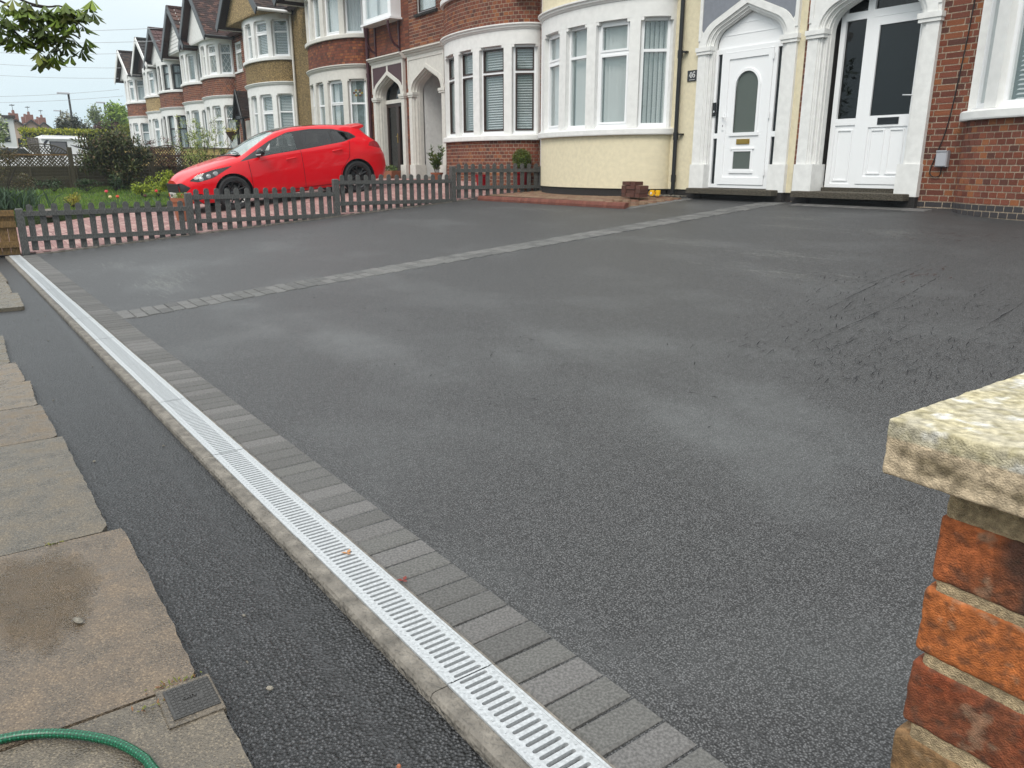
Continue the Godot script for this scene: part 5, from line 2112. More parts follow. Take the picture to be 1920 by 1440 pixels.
func car_at(l: float, s: float) -> Vector3:    # bilinear in the precomputed grid
	var fi := clampf(l / 4.36 * CN, 0.0, CN - 0.001)
	var fj := clampf(s * CS, 0.0, CS - 0.001)
	var i := int(fi)
	var j := int(fj)
	var a: Vector3 = (car_grid[i][j] as Vector3).lerp(car_grid[i + 1][j], fi - i)
	var b: Vector3 = (car_grid[i][j + 1] as Vector3).lerp(car_grid[i + 1][j + 1], fi - i)
	return a.lerp(b, fj - j)


func car_normal(l: float, s: float) -> Vector3:
	var e := 0.012
	var dl := car_at(minf(l + e, 4.36), s) - car_at(maxf(l - e, 0.0), s)
	var ds := car_at(l, minf(s + e, 1.0)) - car_at(l, maxf(s - e, 0.0))
	var n := dl.cross(ds)
	return n.normalized() if n.length() > 1e-9 else Vector3.UP


func car_s(l: float, h: float) -> float:       # where the section at l reaches the height h
	var lo := 0.0
	var hi := 0.80
	for k in 18:
		var m := (lo + hi) * 0.5
		if car_at(l, m).y < h:
			lo = m
		else:
			hi = m
	return lo


func side_region(pts: Array) -> PackedVector2Array:      # an outline in (l, height) turned into one in (l, s), with close points
	var out := PackedVector2Array()
	for i in pts.size():
		var a: Vector2 = pts[i]
		var b: Vector2 = pts[(i + 1) % pts.size()]
		var n := maxi(1, int((b - a).length() / 0.05))
		for k in n:
			var q := a.lerp(b, float(k) / n)
			out.append(Vector2(q.x, car_s(clampf(q.x, 0.0, 4.36), q.y) if q.y > 0.0 else -0.1))
	return out


func round_off(pts: Array, r: float) -> Array:
	var out := []
	var n := pts.size()
	for i in n:
		var p: Vector2 = pts[i]
		var a: Vector2 = pts[(i - 1 + n) % n]
		var b: Vector2 = pts[(i + 1) % n]
		var da := (a - p).limit_length(minf(r, (a - p).length() * 0.45))
		var db := (b - p).limit_length(minf(r, (b - p).length() * 0.45))
		for k in 5:
			var u := k / 4.0
			out.append((p + da).lerp(p, u).lerp(p.lerp(p + db, u), u))
	return out


func region_mesh(mb: MB, keep: Array, cut: Array, lift: float, both := true, cen := 1.0) -> void:
	# every grid cell, clipped to what is kept and without what is cut
	var boxes := []
	for c in cut:
		boxes.append(bounds(c))
	var kb := []
	for c in keep:
		kb.append(bounds(c))
	for i in CN:
		for j in CS:
			var r := Rect2(4.36 * i / CN, float(j) / CS, 4.36 / CN, 1.0 / CS)
			var cell := PackedVector2Array([r.position, r.position + Vector2(r.size.x, 0), r.end, r.position + Vector2(0, r.size.y)])
			var polys := [cell]
			if keep.size():
				var got := []
				for k in keep.size():
					if kb[k].intersects(r):
						got.append_array(Geometry2D.intersect_polygons(cell, keep[k]))
				polys = got
			for k in cut.size():
				if boxes[k].intersects(r):
					var next := []
					for p in polys:
						next.append_array(Geometry2D.clip_polygons(p, cut[k]))
					polys = next
			for p in polys:
				var pp: PackedVector2Array = p
				if pp.size() < 3:
					continue
				var ix := PackedInt32Array([0, 1, 2, 0, 2, 3]) if pp.size() == 4 and pp == cell else Geometry2D.triangulate_polygon(pp)
				for q in range(0, ix.size(), 3):
					var v3 := []
					var nn := []
					for w in 3:
						var z: Vector2 = pp[ix[q + w]]
						var n := car_normal(z.x, z.y)
						nn.append(n)
						v3.append(car_at(z.x, z.y) + n * lift)
					if (v3[1] - v3[0]).cross(v3[2] - v3[0]).dot(nn[0]) < 0.0:
						v3 = [v3[0], v3[2], v3[1]]
						nn = [nn[0], nn[2], nn[1]]
					for w in [0, 2, 1]:
						mb.pt(v3[w], nn[w])
					if both:
						var m := Vector3(-1, 1, 1)
						for w in [0, 1, 2]:
							mb.pt(v3[w] * m, nn[w] * m)


func bounds(p: PackedVector2Array) -> Rect2:
	var r := Rect2(p[0], Vector2.ZERO)
	for q in p:
		r = r.expand(q)
	return r.grow(0.001)


func circle(c: Vector2, r: float) -> Array:
	var out := []
	for k in 48:
		var a := TAU * k / 48.0
		out.append(c + Vector2(cos(a), sin(a)) * r)
	return out


func make_car() -> void:
	for i in CN + 1:
		var r := []
		for j in CS + 1:
			r.append(car_point(4.36 * i / CN, float(j) / CS))
		car_grid.append(r)
	var t := thing("parked_car", "bright red five door hatchback with black wheels parked nose towards the street", "car", Vector3(-16.66, 0.325, -3.74))
	t.rotation.x = atan(0.110)
	own_axes[t] = true
	var hub := [Vector2(0.92, 0.325), Vector2(3.568, 0.325)]
	# outlines on the flank, l from the nose, height
	var arches := [side_region(circle(hub[0], 0.372)), side_region(circle(hub[1], 0.372))]
	var glass := round_off([Vector2(1.13, 0.888), Vector2(1.36, 0.920), Vector2(1.80, 0.962), Vector2(2.6, 1.005), Vector2(3.35, 1.058), Vector2(3.72, 1.13), Vector2(3.60, 1.235), Vector2(3.25, 1.335), Vector2(2.75, 1.378), Vector2(2.25, 1.352), Vector2(1.85, 1.225)], 0.05)
	var dlo := side_region(glass)
	var lamp := side_region(round_off([Vector2(0.16, 0.635), Vector2(0.30, 0.60), Vector2(0.58, 0.655), Vector2(0.98, 0.835), Vector2(0.62, 0.80), Vector2(0.32, 0.735)], 0.03))
	var tail := side_region(round_off([Vector2(3.92, 0.93), Vector2(4.18, 0.86), Vector2(4.37, 0.84), Vector2(4.37, 0.96), Vector2(4.15, 1.02), Vector2(3.98, 1.0)], 0.02))
	var grille := side_region([Vector2(-0.05, 0.42), Vector2(0.06, 0.42), Vector2(0.155, 0.51), Vector2(0.06, 0.595), Vector2(-0.05, 0.605)])
	var sill := side_region([Vector2(1.33, -1), Vector2(3.16, -1), Vector2(3.16, 0.235), Vector2(1.33, 0.235)])
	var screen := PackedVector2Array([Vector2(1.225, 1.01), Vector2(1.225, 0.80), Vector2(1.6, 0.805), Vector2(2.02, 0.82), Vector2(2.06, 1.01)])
	var roof := PackedVector2Array([Vector2(2.065, 1.01), Vector2(2.04, 0.845), Vector2(3.78, 0.845), Vector2(3.78, 1.01)])
	var back := PackedVector2Array([Vector2(3.92, 1.01), Vector2(3.92, 0.83), Vector2(4.15, 0.83), Vector2(4.15, 1.01)])
	var fog := side_region(round_off([Vector2(0.13, 0.30), Vector2(0.30, 0.27), Vector2(0.34, 0.38), Vector2(0.17, 0.40)], 0.03))
	# seams between bonnet, wings and doors, as thin gaps
	var seams := []
	for sm in [[Vector2(1.30, 0.26), Vector2(1.30, 0.90)], [Vector2(2.385, 0.24), Vector2(2.40, 0.99)], [Vector2(3.12, 0.24), Vector2(3.22, 0.52), Vector2(3.42, 0.74), Vector2(3.50, 1.06)], [Vector2(1.30, 0.255), Vector2(3.12, 0.245)]]:
		var a := []
		var b := []
		for k in sm.size():
			var d: Vector2 = (sm[mini(k + 1, sm.size() - 1)] - sm[maxi(k - 1, 0)]).normalized()
			a.append(sm[k] + Vector2(-d.y, d.x) * 0.0045)
			b.append(sm[k] - Vector2(-d.y, d.x) * 0.0045)
		b.reverse()
		seams.append(side_region(a + b))
	seams.append(PackedVector2Array([Vector2(0.10, 0.70), Vector2(1.18, 0.70), Vector2(1.18, 0.71), Vector2(0.10, 0.71)]))
	var body := MB.new()
	region_mesh(body, [], arches + [dlo, lamp, tail, grille, sill, screen, roof, back, fog] + seams, 0.0)
	# the closed nose and tail
	for e in [0, CN]:
		var row: Array = car_grid[e]
		for j in CS:
			var a: Vector3 = row[j]
			var b: Vector3 = row[j + 1]
			var ma := a * Vector3(-1, 1, 1)
			var mb2 := b * Vector3(-1, 1, 1)
			if e == 0:
				body.quad(ma, a, b, mb2)
			else:
				body.quad(a, ma, mb2, b)
	part("body", body, M.red_paint, t)
	var inner := MB.new()
	region_mesh(inner, [], arches + [dlo, screen, back], -0.022)
	part("lining", inner, M.trim_black, t)
	var trim := MB.new()
	region_mesh(trim, [sill], [], 0.006)
	part("side_skirt", trim, M.red_paint, t)
	var rf := MB.new()
	region_mesh(rf, [roof], [], 0.001)
	part("roof", rf, M.gloss_black, t)
	# glazing: the black surround and the panes in it
	var front := side_region(round_off([Vector2(1.60, 0.962), Vector2(1.85, 0.983), Vector2(2.34, 1.008), Vector2(2.36, 1.335), Vector2(2.20, 1.325), Vector2(1.88, 1.212)], 0.035))
	var rear := side_region(round_off([Vector2(2.50, 1.018), Vector2(3.14, 1.058), Vector2(3.13, 1.325), Vector2(2.75, 1.36), Vector2(2.52, 1.348)], 0.03))
	var quarter := side_region(round_off([Vector2(3.20, 1.064), Vector2(3.40, 1.083), Vector2(3.66, 1.135), Vector2(3.56, 1.22), Vector2(3.20, 1.318)], 0.03))
	var sr := MB.new()
	region_mesh(sr, [dlo], [front, rear, quarter], -0.001)
	part("window_trim", sr, M.trim_black, t)
	for g in [[front, "front_window", "door_glass"], [rear, "rear_window", "smoked"], [quarter, "quarter_light", "smoked"], [screen, "windscreen", "sky_sheen_glass"], [back, "rear_screen", "smoked"]]:
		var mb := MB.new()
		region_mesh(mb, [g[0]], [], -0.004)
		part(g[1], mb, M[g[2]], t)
	for g in [[lamp, "headlight", "cabin_glass"], [tail, "tail_light", "tail_glass"]]:
		for side in [0, 1]:
			var mb := MB.new()
			region_mesh(mb, [g[0]], [], 0.001, false)
			if side == 1:
				mb = flipped(mb)
			var o := part(g[1], mb, M[g[2]], t)
			if g[1] == "headlight":
				var dk := MB.new()
				region_mesh(dk, [g[0]], [], -0.03, false)
				if side == 1:
					dk = flipped(dk)
				part("reflector", dk, M.plastic_grey, o)
				var lr := MB.new()
				for q in [[0.36, 0.66], [0.50, 0.70], [0.64, 0.735]]:
					var s := car_s(q[0], q[1])
					var c := car_at(q[0], s) - car_normal(q[0], s) * 0.03
					lr.lathe([Vector2(0.045, -0.02), Vector2(0.045, 0.016), Vector2(0.036, 0.020), Vector2(0.0, 0.026)], c, 14, Basis(Quaternion(Vector3.UP, car_normal(q[0], s))))
				if side == 1:
					lr = flipped(lr)
				part("lamp_lens", lr, M.lamp_glass, o)
	var gr := MB.new()
	region_mesh(gr, [grille], [], -0.012)
	gr.span(Vector3(-0.46, 0.415, 0.008), Vector3(0.46, 0.598, -0.02))
	for k in 6:
		gr.span(Vector3(-0.44, 0.425 + 0.03 * k, 0.016), Vector3(0.44, 0.433 + 0.03 * k, 0.007))
	part("grille", gr, M.trim_black, t)
	var fg := MB.new()
	region_mesh(fg, [fog], [], -0.012)
	fg.span(Vector3(-0.55, 0.22, -0.02), Vector3(0.55, 0.33, 0.01))
	part("air_intake", fg, M.trim_black, t)
	var np := MB.new()
	np.box(Vector3(0, 0.375, 0.025), Vector3(0.52, 0.11, 0.012), Basis(Vector3.RIGHT, 0.1))
	var plate := part("number_plate", np, M.white_glaze, t)
	var tx := lettering("DE15", 0.085, M.black_paint, "Droid Sans", true)
	tx.name = "lettering"
	plate.add_child(tx, true)
	tx.transform = Transform3D(Basis(), Vector3(-0.1, 0.375, 0.033))
	# wheels
	for k in 2:
		for s in [1.0, -1.0]:
			make_wheel(t, Vector3(s * 0.80, 0.325, -hub[k].x), s)
			var lin_mb := MB.new()
			var rows := []
			for q in 25:
				var a := PI * 1.16 * q / 24.0 - PI * 0.08
				rows.append([Vector3(s * 0.905, 0.325 + 0.373 * sin(a), -hub[k].x + 0.373 * cos(a)), Vector3(s * 0.45, 0.325 + 0.373 * sin(a), -hub[k].x + 0.373 * cos(a))])
			lin_mb.sheet(rows, s < 0)
			part("wheel_arch", lin_mb, M.trim_black, t)
	# floor, seats, mirrors, spoiler, handles
	var fl := MB.new()
	fl.span(Vector3(-0.76, 0.20, -0.25), Vector3(0.76, 0.26, -0.52))
	fl.span(Vector3(-0.78, 0.17, -1.32), Vector3(0.78, 0.24, -3.16))
	fl.span(Vector3(-0.70, 0.24, -4.0), Vector3(0.70, 0.30, -4.25))
	fl.span(Vector3(-0.42, 0.2, -0.3), Vector3(0.42, 0.5, -4.1))
	part("floor_pan", fl, M.trim_black, t)
	for sx in [0.37, -0.37]:
		for sl in [2.15, 3.05]:
			var st := MB.new()
			st.cbox(Vector3(sx, 0.50, -sl), Vector3(0.5, 0.2, 0.5), 0.04)
			st.box(Vector3(sx, 0.80, -sl - 0.27), Vector3(0.48, 0.56, 0.12), Basis(Vector3.RIGHT, 0.25))
			st.cbox(Vector3(sx, 1.16, -sl - 0.36), Vector3(0.27, 0.19, 0.09), 0.03)
			part("seat", st, M.trim_black, t)
	var ds := MB.new()
	ds.span(Vector3(-0.72, 0.62, -1.25), Vector3(0.72, 0.95, -1.62))
	ds.lathe([Vector2(0.17, -0.012), Vector2(0.195, 0.0), Vector2(0.17, 0.012)], Vector3(-0.37, 0.93, -1.72), 20, Basis(Vector3.RIGHT, 1.2))
	part("dashboard", ds, M.trim_black, t)
	for s in [1.0, -1.0]:
		var mm := MB.new()
		var c := Vector3(s * 0.99, 1.025, -1.52)
		var rings := []
		for k in 7:
			var a := PI * k / 6.0
			var w := 0.105 * sin(a)
			var row := []
			for q in 13:
				var b := TAU * q / 12.0
				row.append(c + Vector3(-s * 0.125 * cos(a), 0.075 * sin(b) * pow(sin(a), 0.5), 0.055 * cos(b) * pow(sin(a), 0.5) - 0.03 * (1 - cos(a)) * 0.5))
			rings.append(row)
		mm.sheet(rings, s > 0)
		mm.tube([c + Vector3(-s * 0.14, -0.06, 0), c + Vector3(-s * 0.04, -0.04, 0)], 0.03, 0.03, 6)
		var mir := part("mirror", mm, M.gloss_black, t)
		var ind := MB.new()
		ind.box(c + Vector3(s * 0.05, -0.035, 0.052), Vector3(0.13, 0.022, 0.02), Basis(Vector3.UP, s * 0.35))
		part("indicator", ind, M.lamp_glass, mir)
		for hl in [[2.16, 0.845], [3.18, 0.905]]:
			var hd := MB.new()
			var hs := car_s(hl[0], hl[1])
			var pp := car_at(hl[0], hs)
			var nn := car_normal(hl[0], hs)
			if s < 0:
				pp.x = -pp.x
				nn.x = -nn.x
			var row := []
			for k in 7:
				var u := k / 6.0 - 0.5
				row.append(pp + Vector3(0, 0.012 * u, -0.21 * u) + nn * (0.012 + 0.032 * (1.0 - 4.0 * u * u)))
			hd.tube(row, 0.014, 0.014, 8)
			part("door_handle", hd, M.red_paint, t)
	var sp := MB.new()
	var g := []
	for k in 13:
		var u := k / 12.0 * 2.0 - 1.0
		var ww := 0.57 * u
		var dr := 0.05 * u * u
		g.append([Vector3(ww, 1.375 - dr, -3.70), Vector3(ww, 1.405 - dr, -3.92), Vector3(ww, 1.408 - dr, -4.06 + 0.07 * u * u), Vector3(ww, 1.378 - dr, -4.08 + 0.07 * u * u), Vector3(ww, 1.345 - dr, -4.0 + 0.06 * u * u), Vector3(ww, 1.32 - dr, -3.85)])
	sp.sheet(g, true)
	for e in [0, 12]:
		var q: Array = g[e]
		for k in range(1, 5):
			sp.tri(q[0], q[k], q[k + 1])
	part("spoiler", sp, M.red_paint, t)
	var wp := MB.new()
	wp.tube([Vector3(0.55, 1.045, -1.24), Vector3(0.1, 1.09, -1.30), Vector3(-0.1, 1.085, -1.30)], 0.010, 0.008, 6)
	wp.span(Vector3(-0.66, 1.0, -1.14), Vector3(0.66, 1.025, -1.235))
	part("wiper", wp, M.trim_black, t)


func flipped(mb: MB) -> MB:
	var o := MB.new()
	for i in range(0, mb.v.size(), 3):
		for w in [0, 2, 1]:
			o.pt(mb.v[i + w] * Vector3(-1, 1, 1), mb.n[i + w] * Vector3(-1, 1, 1))
	return o


func make_wheel(t: Node3D, c: Vector3, s: float) -> void:
	# lathe axis along x, outwards
	var b := Basis(Vector3(0, 0, s), Vector3(s, 0, 0), Vector3(0, 1, 0))
	var ty := MB.new()
	ty.lathe([Vector2(0.20, -0.12), Vector2(0.29, -0.115), Vector2(0.318, -0.09), Vector2(0.325, -0.05), Vector2(0.325, 0.05), Vector2(0.318, 0.088), Vector2(0.29, 0.108), Vector2(0.24, 0.100), Vector2(0.232, 0.085), Vector2(0.22, -0.10)], c, 36, b)
	var wheel := part("wheel", ty, M.rubber, t)
	var rim := MB.new()
	rim.lathe([Vector2(0.205, -0.08), Vector2(0.212, 0.07), Vector2(0.236, 0.088), Vector2(0.240, 0.094), Vector2(0.228, 0.096), Vector2(0.20, 0.07)], c, 36, b)
	rim.lathe([Vector2(0.075, 0.02), Vector2(0.07, 0.075), Vector2(0.03, 0.088), Vector2(0.0, 0.088)], c, 20, b)
	for k in 5:
		for e in [-0.16, 0.16]:
			var a = TAU * k / 5.0 + e
			var d := b.x * cos(a) - b.z * sin(a)
			var a2 = TAU * k / 5.0 + e * 1.5
			var d2 := b.x * cos(a2) - b.z * sin(a2)
			rim.tube([c + d * 0.05 + b.y * 0.065, c + d * 0.13 + b.y * 0.072, c + d2 * 0.215 + b.y * 0.082], 0.022, 0.017, 6)
	part("rim", rim, M.gloss_black, wheel)
	var dk := MB.new()
	dk.lathe([Vector2(0.15, 0.0), Vector2(0.15, 0.012), Vector2(0.0, 0.012)], c, 24, b)
	part("brake_disc", dk, M.iron, wheel)


func lettering(text: String, height: float, mat: Material, font := "Droid Sans", bold := false, depth := 0.002) -> MeshInstance3D:
	var f := SystemFont.new()
	f.font_names = PackedStringArray([font])
	f.font_weight = 700 if bold else 400
	var tm := TextMesh.new()
	tm.text = text
	tm.font = f
	tm.font_size = 64
	tm.pixel_size = height / 64.0
	tm.depth = depth
	tm.curve_step = 1.0
	var o := MeshInstance3D.new()
	o.mesh = tm
	o.material_override = mat
	return o


# ---------------------------------------------------------------- small things before the houses
func make_front_things() -> void:
	# red kerb blocks and the tumbled paving behind them
	var kerb := setting("raised_kerb", "raised kerb of red brick blocks before the cream house")
	var km := []
	for c in [Color(0.27, 0.085, 0.055), Color(0.24, 0.075, 0.05), Color(0.30, 0.10, 0.065)]:
		var mb := MB.new()
		mb.tint(c)
		mb.prism(PackedVector2Array([Vector2(-0.06, -0.12), Vector2(0.045, -0.12), Vector2(0.04, 0.02), Vector2(0.015, 0.065), Vector2(0.0, 0.072), Vector2(-0.06, 0.072)]), -0.049, 0.049, Transform3D(Basis(Vector3(0, 0, 1), Vector3.UP, Vector3(-1, 0, 0)), Vector3.ZERO))
		km.append(mb.done())
	for k in 41:
		var x := -9.22 - 0.1 * k
		var z := -8.80 + 0.055 * k / 20.0
		var y := gy(z) + 0.012 + rng.randf_range(-0.002, 0.002)
		piece("kerb_block", km[rng.randi() % 3], M.paver, Transform3D(Basis(Vector3.UP, rng.randf_range(-0.01, 0.01)), Vector3(x, y, z)), kerb)
	var bed := setting("cobbled_bed", "worn brown block paving strewn with crumbs between kerb and cream bay")
	var cm := []
	for c in [Color(0.33, 0.21, 0.125), Color(0.28, 0.17, 0.10), Color(0.38, 0.25, 0.155), Color(0.31, 0.155, 0.095)]:
		var mb := MB.new()
		mb.tint(c)
		mb.cbox(Vector3(0, -0.025, 0), Vector3(0.192, 0.05, 0.094), 0.008)
		cm.append(mb.done())
	var j := 0
	var z := -8.90
	while z > -10.28:
		var x := -9.32 - (0.1 if j % 2 else 0.0)
		while x > -13.25:
			var y := lerpf(gy(-8.9) + 0.078 + (-8.9 - z) * 0.045, gy(z) + 0.012, smoothstep(-10.1, -9.35, x - 0.1))
			piece("paver", cm[rng.randi() % 4], M.paver, Transform3D(Basis(Vector3.RIGHT, 0.045) * Basis.from_euler(Vector3(rng.randf_range(-0.02, 0.02), 0, rng.randf_range(-0.02, 0.02))), Vector3(x, y, z)), bed)
			x -= 0.199
		z -= 0.1
		j += 1
	var sb := MB.new()
	sb.box(Vector3(-11.75, 0.695, -9.6), Vector3(3.1, 0.06, 1.5), Basis(Vector3.RIGHT, 0.045))
	part("jointing_sand", sb, M.soil, bed)
	# loose crumbs of mortar swept against the wall
	var cr := MB.new()
	for k in 260:
		var x := rng.randf_range(-10.3, -9.2)
		cr.box(Vector3(x, 0.765 + rng.randf() * 0.008, -10.0 - rng.randf() * 0.25), Vector3.ONE * rng.randf_range(0.006, 0.02), Basis.from_euler(Vector3(rng.randf() * 3, rng.randf() * 3, 0)))
	var o := part("mortar_rubble", cr, M.concrete_pale, self, "crumbs of pale mortar scattered at the foot of the black downpipe", "stuff")
	o.set_meta("category", "rubble")
	# the little stack of paving bricks
	var bm := []
	for c in [Color(0.17, 0.062, 0.042), Color(0.20, 0.08, 0.055), Color(0.145, 0.055, 0.038)]:
		var mb := MB.new()
		mb.tint(c)
		mb.cbox(Vector3(0, 0, 0), Vector3(0.10, 0.062, 0.2), 0.005)
		bm.append(mb.done())
	var by := 0.745
	for col in 4:
		for r in (4 if col < 3 else 3):
			var pos := Vector3(-9.97 + 0.107 * col + rng.randf_range(-0.005, 0.005), by + 0.033 + 0.0655 * r, -9.60 + rng.randf_range(-0.01, 0.01))
			if col == 3:
				pos.x += 0.015
			var b := MeshInstance3D.new()
			b.name = named("loose_brick", self)
			b.mesh = bm[rng.randi() % 3]
			b.material_override = M.paver
			b.transform = Transform3D(Basis.from_euler(Vector3(0, rng.randf_range(-0.03, 0.03), 0)), pos)
			add_child(b, true)
			b.set_meta("label", "%s loose red brown brick of the %s" % [["bottom", "second lowest", "third", "topmost"][r] if col < 3 else ["bottom", "middle", "uppermost"][r], ["stack's tall end column farthest from the mugs", "stack's second column counted from the tall end", "stack's column next to the low end", "stack's low end column beside the yellow mugs"][col]])
			b.set_meta("category", "brick")
			b.set_meta("group", "stacked paving bricks")
	# two mugs
	for k in 2:
		var c := Vector3(-9.80 + 0.11 * k, 0.755, -10.02 - 0.03 * k)
		var t := thing("mug", ["yellow mug with a white mark standing nearer the brick stack", "plain yellow mug standing close to the black downpipe"][k], "mug", c, "yellow mugs by the downpipe")
		var mb := MB.new()
		mb.lathe([Vector2(0.0, 0.0), Vector2(0.036, 0.0), Vector2(0.041, 0.006), Vector2(0.043, 0.098), Vector2(0.040, 0.1), Vector2(0.037, 0.096), Vector2(0.035, 0.012), Vector2(0.0, 0.01)], c, 24)
		part("cup", mb, M.yellow_glaze, t)
		var hd := MB.new()
		var pts := []
		for i in 9:
			var a := PI * i / 8.0
			pts.append(c + Vector3(-0.04 - 0.026 * sin(a), 0.05 + 0.03 * cos(a), 0.012))
		hd.tube(pts, 0.006, 0.006, 6)
		part("handle", hd, M.yellow_glaze, t)
		if k == 0:
			var w := MB.new()
			w.lathe([Vector2(0.0, 0.0), Vector2(0.022, 0.0), Vector2(0.022, 0.003), Vector2(0.0, 0.003)], c + Vector3(0.012, 0.05, 0.041), 16, Basis(Vector3.RIGHT, PI / 2))
			part("mark", w, M.white_glaze, t)
	# the house number
	var sg := thing("house_number_sign", "small charcoal number plate reading 46 on the cream wall beside the black downpipe", "sign", Vector3(-9.37, 2.70, ZW + 0.012))
	var pb := MB.new()
	pb.cbox(Vector3(-9.37, 2.70, ZW + 0.012), Vector3(0.215, 0.014, 0.17), 0.004, Basis(Vector3.RIGHT, Vector3(0, 0, 1), Vector3(0, -1, 0)))
	part("plate", pb, mk("sign_slate", lin(0.025, 0.027, 0.03), 0.45), sg)
	var n := lettering("46", 0.125, M.white_glaze, "Droid Serif")
	n.name = "lettering"
	sg.add_child(n, true)
	n.position = Vector3(0, 0.012, 0.0085)
	var ul := MB.new()
	ul.span(Vector3(-9.43, 2.635, ZW + 0.019), Vector3(-9.31, 2.640, ZW + 0.0205))
	part("underline", ul, M.white_glaze, sg)
	# the meter box and its lead on the brick wall
	var bx := thing("junction_box", "grey plastic box low on the red brick wall with a dark cable looping from it", "junction box", Vector3(-5.09, 1.28, ZW))
	var b1 := MB.new()
	b1.cbox(Vector3(-5.09, 1.345, ZW + 0.04), Vector3(0.145, 0.08, 0.19), 0.014, Basis(Vector3.RIGHT, Vector3(0, 0, 1), Vector3(0, -1, 0)))
	part("casing", b1, M.plastic_grey, bx)
	var b2 := MB.new()
	b2.span(Vector3(-5.155, 1.437, ZW + 0.002), Vector3(-5.025, 1.452, ZW + 0.088))
	part("lid", b2, M.plastic_grey, bx)
	var cb := MB.new()
	var cp := [Vector3(-4.98, 5.6, ZW + 0.012), Vector3(-4.99, 3.4, ZW + 0.014), Vector3(-5.04, 2.4, ZW + 0.012), Vector3(-5.10, 1.75, ZW + 0.014), Vector3(-5.20, 1.35, ZW + 0.014), Vector3(-5.235, 1.22, ZW + 0.016), Vector3(-5.22, 1.15, ZW + 0.018), Vector3(-5.16, 1.125, ZW + 0.02), Vector3(-5.10, 1.15, ZW + 0.022), Vector3(-5.09, 1.25, ZW + 0.03)]
	cb.tube(curve(cp, 5), 0.007, 0.007, 6)
	part("cable", cb, M.wire_black, bx)
	# pots and plants
	box_ball(Vector3(-13.56, 0.80, -9.96))
	yucca(Vector3(-17.0, 0.90, -9.9))
	var tr := thing("planter", "shallow terracotta trough of low green plants beside the brown glazed door", "planter", Vector3(-19.75, 0.93, -10.0))
	var tb := MB.new()
	tb.prism(PackedVector2Array([Vector2(-0.36, 0.0), Vector2(0.36, 0.0), Vector2(0.42, 0.2), Vector2(-0.42, 0.2)]), -0.14, 0.14, Transform3D(Basis(), Vector3(-19.75, 0.93, -10.0)))
	part("trough", tb, M.terracotta, tr)
	var fb := MB.new()
	leaf_cloud(fb, Vector3(-19.75, 1.17, -10.0), Vector3(0.38, 0.10, 0.12), 420, 0.06, [Color(0.09, 0.14, 0.03), Color(0.06, 0.11, 0.025), Color(0.13, 0.16, 0.05)], 0.0)
	part("foliage", fb, M.leaf, tr)
	var rp := thing("flower_pot", "small glazed red pot on the paving before the brick bay", "pot", Vector3(-14.25, 0.8, -9.4))
	pot_shape(rp, Vector3(-14.25, 0.8, -9.4), 0.14, 0.28, M.tail_glass)
	# terracotta pot at the car's nose
	var pc := Vector3(-15.05, ny(-15.05, -3.46) + 0.01, -3.46)
	var tp := thing("flower_pot", "terracotta pot of bright green sedum by the nose of the red car", "pot", pc)
	pot_shape(tp, pc, 0.19, 0.40, M.terracotta)
	var sd := MB.new()
	leaf_cloud(sd, pc + Vector3(0, 0.42, 0), Vector3(0.16, 0.07, 0.16), 700, 0.03, [Color(0.16, 0.24, 0.03), Color(0.11, 0.19, 0.025), Color(0.2, 0.26, 0.06)], 0.2)
	part("foliage", sd, M.leaf, tp)
	# the hanging basket
	var hc := Vector3(-31.5, 2.12, -9.3)
	var hb := thing("hanging_basket", "brown cone shaped hanging basket with yellow flowers before the leaded window", "hanging basket", hc)
	var cone := MB.new()
	cone.lathe([Vector2(0.0, 0.0), Vector2(0.22, 0.38), Vector2(0.20, 0.39), Vector2(0.0, 0.36)], hc, 14)
	part("basket", cone, mk("wicker", lin(0.14, 0.07, 0.04), 0.9, "strong", 8.0), hb)
	var yf := MB.new()
	leaf_cloud(yf, hc + Vector3(0, 0.42, 0), Vector3(0.22, 0.09, 0.22), 200, 0.07, [Color(0.6, 0.45, 0.02), Color(0.5, 0.42, 0.03), Color(0.08, 0.12, 0.02)], 0.2)
	part("flower", yf, M.petal, hb)
	var ch := MB.new()
	for a in 3:
		ch.tube([hc + Vector3(0.2 * cos(a * TAU / 3), 0.38, 0.2 * sin(a * TAU / 3)), hc + Vector3(0, 1.0, 0)], 0.006, 0.006, 4)
	ch.tube([hc + Vector3(0, 1.0, 0), hc + Vector3(0, 1.05, -0.1), Vector3(hc.x, hc.y + 0.9, ZW + 0.4)], 0.012, 0.012, 5)
	part("chain", ch, M.wire_black, hb)


func curve(p: Array, per: int) -> Array:
	var c := Curve3D.new()
	for i in p.size():
		var t: Vector3 = (p[mini(i + 1, p.size() - 1)] - p[maxi(i - 1, 0)]) * 0.17
		c.add_point(p[i], -t, t)
	var out := []
	for i in (p.size() - 1) * per + 1:
		out.append(c.samplef(float(i) / per))
	return out


func pot_shape(t: Node3D, c: Vector3, r: float, h: float, mat: Material) -> void:
	var mb := MB.new()
	mb.lathe([Vector2(0.0, 0.0), Vector2(r * 0.66, 0.0), Vector2(r * 0.95, h * 0.82), Vector2(r * 1.02, h * 0.82), Vector2(r * 1.05, h), Vector2(r * 0.92, h), Vector2(r * 0.9, h * 0.93), Vector2(0.0, h * 0.92)], c, 22)
	part("pot", mb, mat, t)


